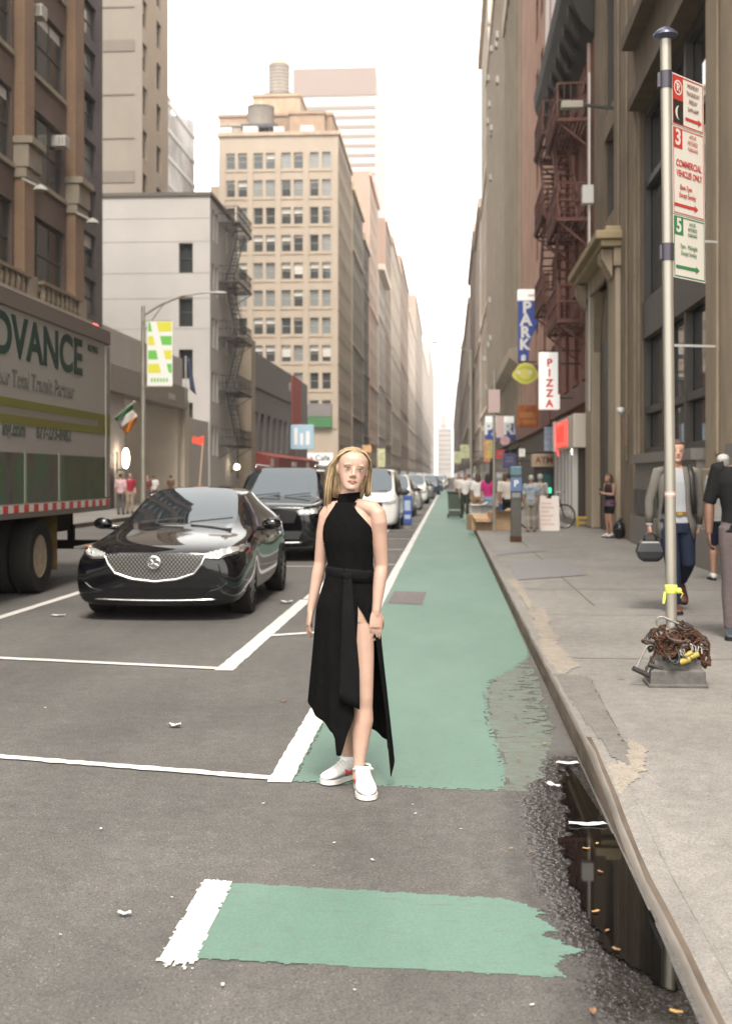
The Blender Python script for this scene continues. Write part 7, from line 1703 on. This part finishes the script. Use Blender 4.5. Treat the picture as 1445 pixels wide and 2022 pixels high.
for i in range(15):
    t = i / 14; py = 1126 + t * (1380 - 1126); a, c = 683 - 8 * t, 697 + (712 - 697) * min(1, t * 1.4) + 3 * t; row = []
    for j in range(9):
        u = j / 8; px = a + (c - a) * u; y = -.118 - .040 * min(1, t * 3) - .02 * t + .004 * sin(u * 5 + t * 2) * min(1, t * 2); row.append(Vector((X(px), y, lz(py + 16 * (u - .5) * t * t))))
    rows.append(row)
sheet(rows, 'sash', cloth2, wo, .0025)
b = MB(); b.ell((X(690), -.118, lz(1134)), (.028, .014, .022)); b.build('sash_knot', cloth2, wo, smooth=180)
# hair: cap plus strands, parted off centre, tucked behind the picture-left ear
HT_ = lambda *p: HM @ Vector(p)
hb = MB(); n = 26; rs = []
for z, w_, f, bk in ((-.165, .074, .045, .090), (-.12, .082, .040, .098), (-.08, .086, .030, .104), (-.05, .087, .020, .106), (-.03, .088, .006, .110), (-.005, .089, -.010, .115), (.02, .089, -.032, .119), (.04, .088, -.050, .121), (.058, .085, -.062, .120), (.075, .079, -.066, .113), (.092, .066, -.061, .098), (.107, .045, -.042, .068), (.117, .014, -.006, .026)):
    cy = (f + bk) / 2; ry = (bk - f) / 2; rs.append([HT_(w_ * cos(2 * pi * k / n), cy + ry * sin(2 * pi * k / n), z) for k in range(n)])
hb.rings(rs); rn = random.Random(3)
for s_, cnt in ((-1, 120), (1, 100)):
    for i in range(cnt):
        f = i / (cnt - 1); y0_ = -.060 + .145 * f; px0 = .012 + rn.uniform(-.004, .004)
        drop = (lz(1000) - hc.z - .02 * rn.random()) if s_ < 0 else (lz(982) - hc.z + .02 * rn.random())
        fx = (.082 + .028 * rn.random()) if s_ < 0 else (.080 + .020 * rn.random()); yb_ = .020 + .09 * f + rn.uniform(-.012, .012)
        if s_ > 0: yb_ += .015
        pts = [HT_(px0, y0_ * .72, .114 - .25 * abs(y0_ - .02) ** 1.2), HT_(s_ * .045, y0_ * .95 - .002, .099 - .10 * max(0, -y0_)), HT_(s_ * .081, y0_ * .6 + .014, .055), HT_(s_ * fx, yb_ * .8 + .008, .005), HT_(s_ * (fx + .004), yb_ + .010, -.05)]
        e = pts[-1]; bx_ = (s_ * (.012 if s_ < 0 else -.006)); pts += [Vector((e.x + bx_ * .7 + rn.uniform(-.004, .004), e.y + rn.uniform(-.004, .004), e.z - .05)), Vector((e.x + bx_ + rn.uniform(-.008, .008), e.y + rn.uniform(-.008, .004), hc.z + drop))]
        r_ = rn.uniform(.003, .0055); hb.tube(pts, [r_ * .5, r_ * .8, r_, r_, r_, r_ * .9, r_ * .35], 6, rn.choice((0, 0, 1, 1, 2)))
hb.build('hair', [blond, hairmat('light_blond_strand', (.30, .205, .105), (.56, .43, .26)), hairmat('dark_blond_strand', (.075, .045, .022), (.20, .13, .065))], wo, smooth=180)

# =================================================================== everyone else
def person(label, loc, rz=0.0, H=1.75, skin=skin_m, hair=brownh, hairlen=0, top=None, topm=None, sleeve=.35, bot=None, botm=None, leg=1.0, shoem=None, pose=None, voxel=.011, hands=True, face=False, build=1.0, name='person', shoesole=None, head_yaw=0.0, hem_=.0, skirt=None, hat=None, wide=1.0, finger=.5):
    o = thing(name, label, 'person', loc, rz); k = H / 1.75; P = dict(hipL=(-.09, 0, .90), hipR=(.09, 0, .90), kneeL=(-.095, -.015, .49), kneeR=(.095, -.015, .49), ankL=(-.10, .02, .085), ankR=(.10, .02, .085), shL=(-.185, 0, 1.425), shR=(.185, 0, 1.425), elL=(-.225, .02, 1.13), elR=(.225, .02, 1.13), wrL=(-.23, -.04, .88), wrR=(.23, -.04, .88), neck=(0, .012, 1.47), head=(0, -.005, 1.635), toeL=None, toeR=None, dL=None, dR=None)
    P.update(pose or {}); V = {q: Vector(v) * k for q, v in P.items() if v is not None}; bw = build
    M = Matrix.Translation(V['head']) @ Matrix.Rotation(head_yaw, 4, 'Z') @ Matrix.Diagonal((k * 1.03, k * 1.03, k * 1.03, 1)); hp = (V['hipL'] + V['hipR']) / 2; sh = (V['shL'] + V['shR']) / 2
    b = MB(); head_parts(b, M); b.tube([V['head'] + Vector((0, .02, -.05)) * k, V['neck'], V['neck'] + Vector((0, .01, -.07)) * k], [.052 * k, .055 * k, .07 * k], 14)
    torso = lambda e: [ering(hp.lerp(sh, t) + Vector((0, .005, 0)), (w_ * bw * wide + e) * k, (d_ * bw + e) * k, 22, 0, .9) for t, w_, d_ in ((-.12, .150, .110), (0, .165, .115), (.15, .150, .105), (.35, .143, .102), (.6, .163, .112), (.8, .175, .115), (.93, .165, .10), (1.05, .11, .08), (1.10, .06, .055))]
    b.rings(torso(-.008))
    def arm(mb, s_, e, f=1.0, cap=False):
        S, E, W_ = V['sh' + s_], V['el' + s_], V['wr' + s_]; pts = [S + (sh - S) * .25 + Vector((0, 0, .005)), S, S.lerp(E, .3), S.lerp(E, .65), E, E.lerp(W_, .3), E.lerp(W_, .65), W_]; r_ = [.05, .054, .049, .044, .040, .042, .034, .026]
        tot = f * 7; n_ = max(3, int(round(tot)) + 1); mb.tube(pts[:n_], [(q * bw + e) * k for q in r_[:n_]], 12)
    def legs(mb, s_, e, f=1.0, flare=0.0):
        A, K, N_ = V['hip' + s_], V['knee' + s_], V['ank' + s_]; pts = [A + Vector((0, 0, .05)) * k, A.lerp(K, .25), A.lerp(K, .6), K, K.lerp(N_, .3) + Vector((0, .012, 0)), K.lerp(N_, .65), N_]; r_ = [.088, .086, .070, .057, .056, .043, .033]
        n_ = max(2, int(round(f * 6)) + 1); mb.tube(pts[:n_], [(q * bw + e + flare * i / 6) * k for i, q in enumerate(r_[:n_])], 14)
    for s_ in 'LR':
        arm(b, s_, 0); legs(b, s_, 0)
        E, W_ = V['el' + s_], V['wr' + s_]; d = P['d' + s_] or (W_ - E)
        hand_parts(b, W_, d, (1 if s_ == 'R' else -1, -.25, 0), finger, -1 if s_ == 'R' else 1, k)
    ob = b.build('body', skin, o); remesh(ob, voxel, 2, .5)
    face_bits(o, M, squint=.9) if face else None
    if top:
        t = MB(); t.rings(torso(.010)[1 if not hem_ else 0:-1] if not hem_ else [ering(hp + Vector((0, .005, -hem_ * k)), (.172 * bw * wide + .02) * k, (.122 * bw + .02) * k, 22, 0, .9)] + torso(.012)[:-1])
        if sleeve > 0:
            for s_ in 'LR': arm(t, s_, .012, sleeve)
        remesh(t.build(top, topm, o), voxel * 1.1, 3, .5)
    if bot:
        t = MB(); t.rings([ering(hp + Vector((0, .005, z)) * k if False else hp + Vector((0, .005, z * k)), (w_ * bw * wide) * k, (d_ * bw) * k, 22, 0, .9) for z, w_, d_ in ((-.10, .155, .118), (-.02, .172, .122), (.06, .165, .116), (.12, .155, .110))])
        for s_ in 'LR': legs(t, s_, .012, leg, .016 if leg > .9 else .02)
        remesh(t.build(bot, botm, o), voxel * 1.1, 3, .5)
    for s_ in 'LR':
        N_ = V['ank' + s_]; toe = V.get('toe' + s_); hd_ = Vector((N_.x, N_.y + .05 * k, max(.008, N_.z - .09 * k))); toe = toe if toe else Vector((N_.x * 1.15, N_.y - .20 * k, .010)); shoe(o, hd_, toe, shoem or blackl, shoesole or rubber, w=.045 * k)
    if hair:
        hb = MB(); n = 18; T = lambda *q: M @ Vector(q); z0_ = -.03
        rs = [[T(w_ * cos(2 * pi * j / n), (f + bk) / 2 + (bk - f) / 2 * sin(2 * pi * j / n), z) for j in range(n)] for z, w_, f, bk in ((-.05, .062, .03, .098), (-.02, .072, .02, .108), (.015, .0765, .005, .113), (.04, .0785, -.052, .115), (.060, .0765, -.085, .113), (.078, .069, -.083, .104), (.095, .053, -.064, .086), (.109, .028, -.03, .05), (.115, .008, 0, .02))]
        hb.rings(rs)
        if hairlen:
            for j in range(16):
                a = pi * (j / 15) - .25 + 0; x = .07 * cos(a * 1.12 - .1); y = .03 + .075 * sin(a); hb.tube([T(x, y, .03), T(x * 1.1, y * 1.08, -.06), T(x * 1.15, y * 1.1, -.10 - hairlen * .5), T(x * 1.0, y * 1.0, -.10 - hairlen)], [.022 * k, .024 * k, .022 * k, .010 * k], 8)
        hh_ = hb.build('hair', hair, o); remesh(hh_, .006 if face else .009, 1, .4)
    if hat:
        hm = MB(); T = lambda *q: M @ Vector(q); n = 18
        hm.rings([[T(w_ * cos(2 * pi * j / n), .012 + w_ * 1.22 * sin(2 * pi * j / n), z) for j in range(n)] for w_, z in ((.082, .035), (.083, .06), (.075, .09), (.05, .115), (.015, .124))]); hm.rings([[T(.07 * cos(pi + pi * j / 12), -.07 + (.02 if q else .09) * sin(pi + pi * j / 12), .038 + q * .008) for j in range(13)] for q in (0, 1)], closed=False); hm.build('cap', hat, o, smooth=180)
    return o, V, M, k
def fit(px, ftop, fbot, z=KH):
    p = G(px, fbot, z); top_ = atY(px, ftop, p.y).z; return p, top_ - z
# --- businessman behind the pole
p, hgt = fit(1335, 868, 1208); grey_j = mat('grey_tweed', (.135, .125, .11), .85, var=.12, scale=60); navy = mat('navy_trousers', (.016, .022, .042), .8); shirtw = mat('pale_blue_shirt', (.33, .34, .36), .85); brownsh = mat('brown_leather', (.10, .035, .018), .5)
pose = dict(kneeR=(.10, -.10, .50), ankR=(.085, .0, .14), toeR=(.09, -.20, .09), kneeL=(-.06, -.08, .49), ankL=(-.045, -.12, .085), hipR=(.09, .02, .9), elL=(-.27, .03, 1.13), wrL=(-.275, .02, .89), dL=(.02, -.02, -1), elR=(.25, .05, 1.13), wrR=(.25, .10, .88), head=(.0, -.01, 1.635))
pose.update(kneeR=(.12, .02, .50), ankR=(.13, .32, .30), toeR=(.135, .22, .05))
man, V, M, kk = person('man in grey blazer and blue trousers walking behind the sign pole, dark bag in hand', p, radians(4), max(1.74, hgt), skin_m, brownh, 0, 'shirt', shirtw, 0, 'trousers', navy, 1.0, brownsh, pose, .009, face=True, head_yaw=radians(-6), finger=1.6)
b = MB(); rows_j = []
hp = (V['hipL'] + V['hipR']) / 2; sh = (V['shL'] + V['shR']) / 2
for t, w_, d_, gap in ((-.30, .195, .15, 50), (-.05, .195, .145, 34), (.2, .178, .132, 26), (.45, .176, .130, 22), (.7, .192, .138, 18), (.9, .185, .126, 14), (1.02, .14, .10, 18), (1.09, .085, .08, 30)):
    c = hp.lerp(sh, t); rows_j.append([Vector((c.x - w_ * kk * sin(a), c.y - d_ * kk * cos(a) + .004, c.z)) for a in [radians(gap) + (2 * pi - 2 * radians(gap)) * j / 44 for j in range(45)]])
sheet(rows_j, 'blazer', grey_j, man, .012)
b = MB()
for s_ in 'LR':
    S, E, W_ = V['sh' + s_], V['el' + s_], V['wr' + s_]; b.tube([S.lerp(sh, .22), S + Vector((0, 0, .005)), S.lerp(E, .5), E, E.lerp(W_, .5), E.lerp(W_, .95)], [.058, .063, .057, .052, .046, .041], 14)
b.each('blazer_sleeve', grey_j, man, smooth=180)
b = MB()
for s_ in 'LR': E, W_ = V['el' + s_], V['wr' + s_]; b.tube([E.lerp(W_, .93), E.lerp(W_, 1.03)], [.040, .038], 12)
b.each('shirt_cuff', shirtw, man, smooth=60)
b = MB(); b.rings([ering(hp + Vector((0, .005, z)), .178 * kk, .128 * kk, 22, 0, .9) for z in (.085, .125)]); b.build('belt', mat('tan_belt', (.20, .085, .035), .5), man, smooth=40); b = MB(); b.box(-.025, .025, hp.y - .135 * kk, hp.y - .125 * kk, hp.z + .088, hp.z + .122); b.build('buckle', brass, man)
b = MB()
for s_, x in (('R', .115), ('L', -.115)): b.tube([Vector((x, -.06, 1.49)) * kk, Vector((x * 1.08, -.125, 1.38)) * kk, Vector((x * 1.15, -.140, 1.2)) * kk, Vector((x * 1.35, -.10, 1.0)) * kk], [(.028, .008)] * 4, 8)
b.each('backpack_strap', blackl, man, smooth=180)
b = MB(); b.box(-.16, .16, .135, .27, 1.0 * kk, 1.42 * kk); b.build('backpack', blackl, man, bevel=.05)
W_ = V['wrL']; bag = thing('handbag', 'black leather briefcase bag hanging from the businessman hand', 'bag', man.matrix_basis @ (W_ + Vector((.005, -.02, -.09)))); b = MB()
b.rings([[(x * s_, y * t_, z) for x, y in ((-.13, -.05), (.13, -.05), (.13, .05), (-.13, .05))] for s_, t_, z in ((.62, 1.1, -.31), (.95, 1.4, -.27), (1.15, 1.4, -.20), (.95, .9, -.11), (.70, .5, -.075))]); b.build('pouch', mat('black_leather', (.012, .012, .015), .35), bag, bevel=.02)
b = MB()
for y in (-.025, .025): b.tube([(-.07, y, -.10), (-.055, y * .8, -.04), (-.03, y * .3, .0), (.03, y * .3, .0), (.055, y * .8, -.04), (.07, y, -.10)], .008, 8)
b.each('handle', MATS['black_leather'], bag, smooth=180)
# --- man at the right edge in a black T-shirt (mostly out of frame), walking away
p, _ = fit(1452, 900, 1262); blackt = mat('black_tshirt', (.012, .012, .013), .85); plum = mat('plum_grey_trousers', (.12, .095, .095), .9, var=.12, scale=30)
pose = dict(shL=(-.20, 0, 1.44), elL=(-.275, .02, 1.15), wrL=(-.275, -.04, .89), dL=(.02, -.06, -1), kneeL=(-.09, .02, .50), ankL=(-.09, .03, .085), kneeR=(.10, -.16, .52), ankR=(.10, -.05, .12))
person('man in black T-shirt and plum grey trousers at the right edge of the picture', p + Vector((.06, 0, 0)), radians(-12), 1.84, skin_d, blackh, 0, 'tshirt', blackt, .5, 'trousers', plum, 1.0, mat('dark_trainer', (.03, .04, .05), .6), pose, .009, build=1.12, face=True, finger=.7)
# --- person behind him: pale top, navy shorts, white cap and trainers
p = G(1412, 1148, KH); whitecap = mat('white_cap', (.62, .60, .57), .8); greyt = mat('grey_tshirt', (.27, .255, .235), .85); navys = mat('navy_shorts', (.02, .028, .05), .85); trw = mat('white_trainer', (.55, .53, .5), .6)
pose = dict(kneeL=(-.10, -.02, .50), ankL=(-.11, .12, .16), toeL=(-.11, -.06, .045), kneeR=(.09, -.2, .52), ankR=(.09, -.2, .085), shL=(-.18, 0, 1.42))
person('person in white cap, grey top and navy shorts half hidden behind the right edge man', p + Vector((.10, 0, 0)), radians(180), 1.74, skin_t, greyh, 0, 'tshirt', greyt, .45, 'shorts', navys, .5, trw, pose, .011, hat=whitecap, hem_=.06)
# --- woman with phone leaning by the portal
p, h_ = G(1203, 1062, KH), 1.52; pose = dict(elR=(.20, -.02, 1.16), wrR=(.06, -.24, 1.20), dR=(-.5, -.7, .3), elL=(-.20, -.03, 1.15), wrL=(-.05, -.26, 1.22), dL=(.4, -.7, .4), head=(0, -.04, 1.62), kneeR=(.08, -.05, .49))
ph, V, M, k_ = person('woman in black shorts looking down at her phone against the pale portal pier', p, radians(-62), max(1.52, h_), skin_t, brownh, .16, 'vest_top', mat('dark_vest', (.035, .022, .025), .85), 0, 'shorts', mat('black_shorts', (.014, .013, .014), .85), .34, trw, pose, .012, finger=.9)
q = (V['wrR'] + V['wrL']) / 2 + Vector((0, -.07, .05)) * k_; po_ = thing('phone', 'small dark phone in the hands of the woman by the portal', 'phone', ph.matrix_basis @ q, radians(-62)); b = MB(); b.box(-.036, .036, -.005, .005, -.07, .07); f = b.build('case', blackl, po_, bevel=.006); b = MB(); b.box(-.032, .032, .0052, .0062, -.064, .064); b.build('screen', mat('phone_screen', (.12, .14, .17), .2), po_)
b = MB(); b.rings([ering(Vector((0, .005, z)) * k_, (.175 + e) * k_, (.13 + e) * k_, 20) for z, e in ((.86, .03), (.93, .012), (1.0, .0), (1.03, -.006))], cap=False); b.build('tied_shirt', mat('plum_shirt', (.10, .06, .085), .85, var=.3, scale=20), ph, smooth=180)
# --- pair seen from behind by the meter
flor = mat('blue_floral_shirt', (.30, .32, .33), .85, col2=(.08, .14, .27), scale=7, contrast=(.5, .6)); khaki = mat('grey_khaki_trousers', (.25, .225, .19), .9)
p, h_ = fit(1048, 944, 1050); person('grey haired person in blue patterned shirt walking away beside the parking meter', p, radians(176), max(1.48, h_), skin_t, greyh, 0, 'shirt', flor, .55, 'trousers', khaki, 1, mat('tan_sandal', (.35, .18, .12), .7), dict(kneeL=(-.09, -.06, .49), ankL=(-.09, -.08, .085), ankR=(.09, .08, .1)), .013, build=1.12)
p, h_ = fit(1058, 946, 1046); sb, V, M, k_ = person('capped companion in grey shirt with dark strap close to the sandwich board', p + Vector((.14, .5, 0)), radians(184), 1.5, skin_t, greyh, 0, 'shirt', mat('grey_print_shirt', (.33, .32, .30), .85, var=.15, scale=9), .55, 'trousers', khaki, 1, mat('tan_sandal', (.35, .18, .12), .7), None, .013, hat=mat('grey_cap', (.34, .31, .27), .8), build=1.1)
b = MB(); b.tube([Vector((-.14, .1, 1.42)) * k_, Vector((0, .145, 1.25)) * k_, Vector((.16, .12, 1.02)) * k_], [(.018, .006)] * 3, 8); b.build('bag_strap', blackl, sb, smooth=180)
# --- group by the thin sign post
grp = 'people walking on the right pavement beyond the boxes'
for px, ft, fb, lab, tm, bm_, hr, ln, sk, rz_, leg_ in (
    (943, 958, 1032, 'person in white top with dark hair left of the thin sign post', mat('white_top', (.60, .58, .56), .85), mat('tan_trousers', (.28, .19, .11), .9), brownh, .12, skin_t, 182, 1),
    (963, 962, 1034, 'person with magenta top and red cap just left of the thin post', mat('magenta_top', (.42, .035, .16), .85), mat('light_jeans', (.22, .32, .45), .9), blackh, .2, skin_m, 175, .6),
    (997, 952, 1042, 'person in cream top and blue jeans right of the thin sign post', mat('cream_top', (.55, .50, .45), .85), mat('blue_jeans', (.05, .13, .26), .9), brownh, .1, skin_m, 190, 1),
    (1003, 948, 1044, 'person in dark trousers half hidden left of the parking meter', mat('pale_shirt', (.5, .46, .42), .85), mat('black_trousers', (.015, .016, .02), .9), blackh, 0, skin_t, 178, 1),
    (918, 955, 1022, 'person in black trousers and white shirt by the green bin', mat('white_shirt', (.58, .57, .55), .85), mat('dark_green_trousers', (.03, .04, .03), .9), brownh, 0, skin_t, 5, 1),
    (906, 952, 1000, 'distant person in pale clothes left of the far lamp post', mat('pale_pink_top', (.55, .48, .46), .85), mat('black_trousers', (.015, .016, .02), .9), brownh, .1, skin_m, 0, 1),
    (925, 945, 992, 'distant person in grey near the far lamp post', mat('grey_top', (.36, .34, .33), .85), mat('dark_jeans', (.06, .07, .10), .9), blackh, 0, skin_m, 180, 1)):
    p, h_ = fit(px, ft, fb); person(lab, p, radians(rz_), min(1.85, max(1.55, h_)), sk, hr, ln, 'top', tm, .5, 'trousers' if leg_ == 1 else 'shorts', bm_, leg_, mat('brown_shoe', (.06, .04, .03), .6), dict(kneeR=(.095, -.08, .5), ankL=(-.1, .1, .1)), .018)['group' if False else 0]['group'] = grp
# --- pedestrians on the far left pavement
for px, ft, lab, tm, bm_, rz_, Y in ((239, 934, 'man in pink shirt seen from behind on the left pavement beyond the truck', mat('pink_shirt', (.52, .34, .36), .85), mat('grey_trousers', (.09, .085, .08), .9), 178, 46), (257, 933, 'man in crimson polo shirt facing the pink shirted man beyond the truck', mat('crimson_polo', (.30, .03, .05), .85), mat('beige_trousers', (.32, .26, .2), .9), 30, 47), (292, 940, 'dark haired pedestrian beside the left street light base', mat('maroon_top', (.14, .05, .05), .85), mat('grey_trousers', (.09, .085, .08), .9), 0, 58), (305, 939, 'white shirted pedestrian right of the left street light', mat('white_shirt', (.58, .57, .55), .85), mat('grey_trousers', (.09, .085, .08), .9), 180, 60), (338, 941, 'lone small pedestrian in front of the beige porch wall', mat('brown_top', (.16, .09, .06), .85), mat('grey_trousers', (.09, .085, .08), .9), 170, 66)):
    p = atY(px, HY, Y); p.z = KH; person(lab, p, radians(rz_), min(1.85, max(1.5, atY(px, ft, Y).z - KH)), skin_m, brownh, 0, 'shirt', tm, .5, 'trousers', bm_, 1, mat('brown_shoe', (.06, .04, .03), .6), None, .018)
# ------------------------------------------------------------------ the air of the street
hz = MB(); hz.box(-260, 260, -50, 1500, -1.0, 165)
hm = bpy.data.materials.new('haze_air'); hm.use_nodes = True; t = hm.node_tree
for n in list(t.nodes):
    if n.type != 'OUTPUT_MATERIAL': t.nodes.remove(n)
pvn = t.nodes.new('ShaderNodeVolumePrincipled'); pvn.inputs['Color'].default_value = (.99, .985, .98, 1); pvn.inputs['Density'].default_value = .00034; pvn.inputs['Anisotropy'].default_value = .45
t.links.new(pvn.outputs[0], [n for n in t.nodes if n.type == 'OUTPUT_MATERIAL'][0].inputs['Volume'])
tag(hz.build('haze', hm), kind='stuff')
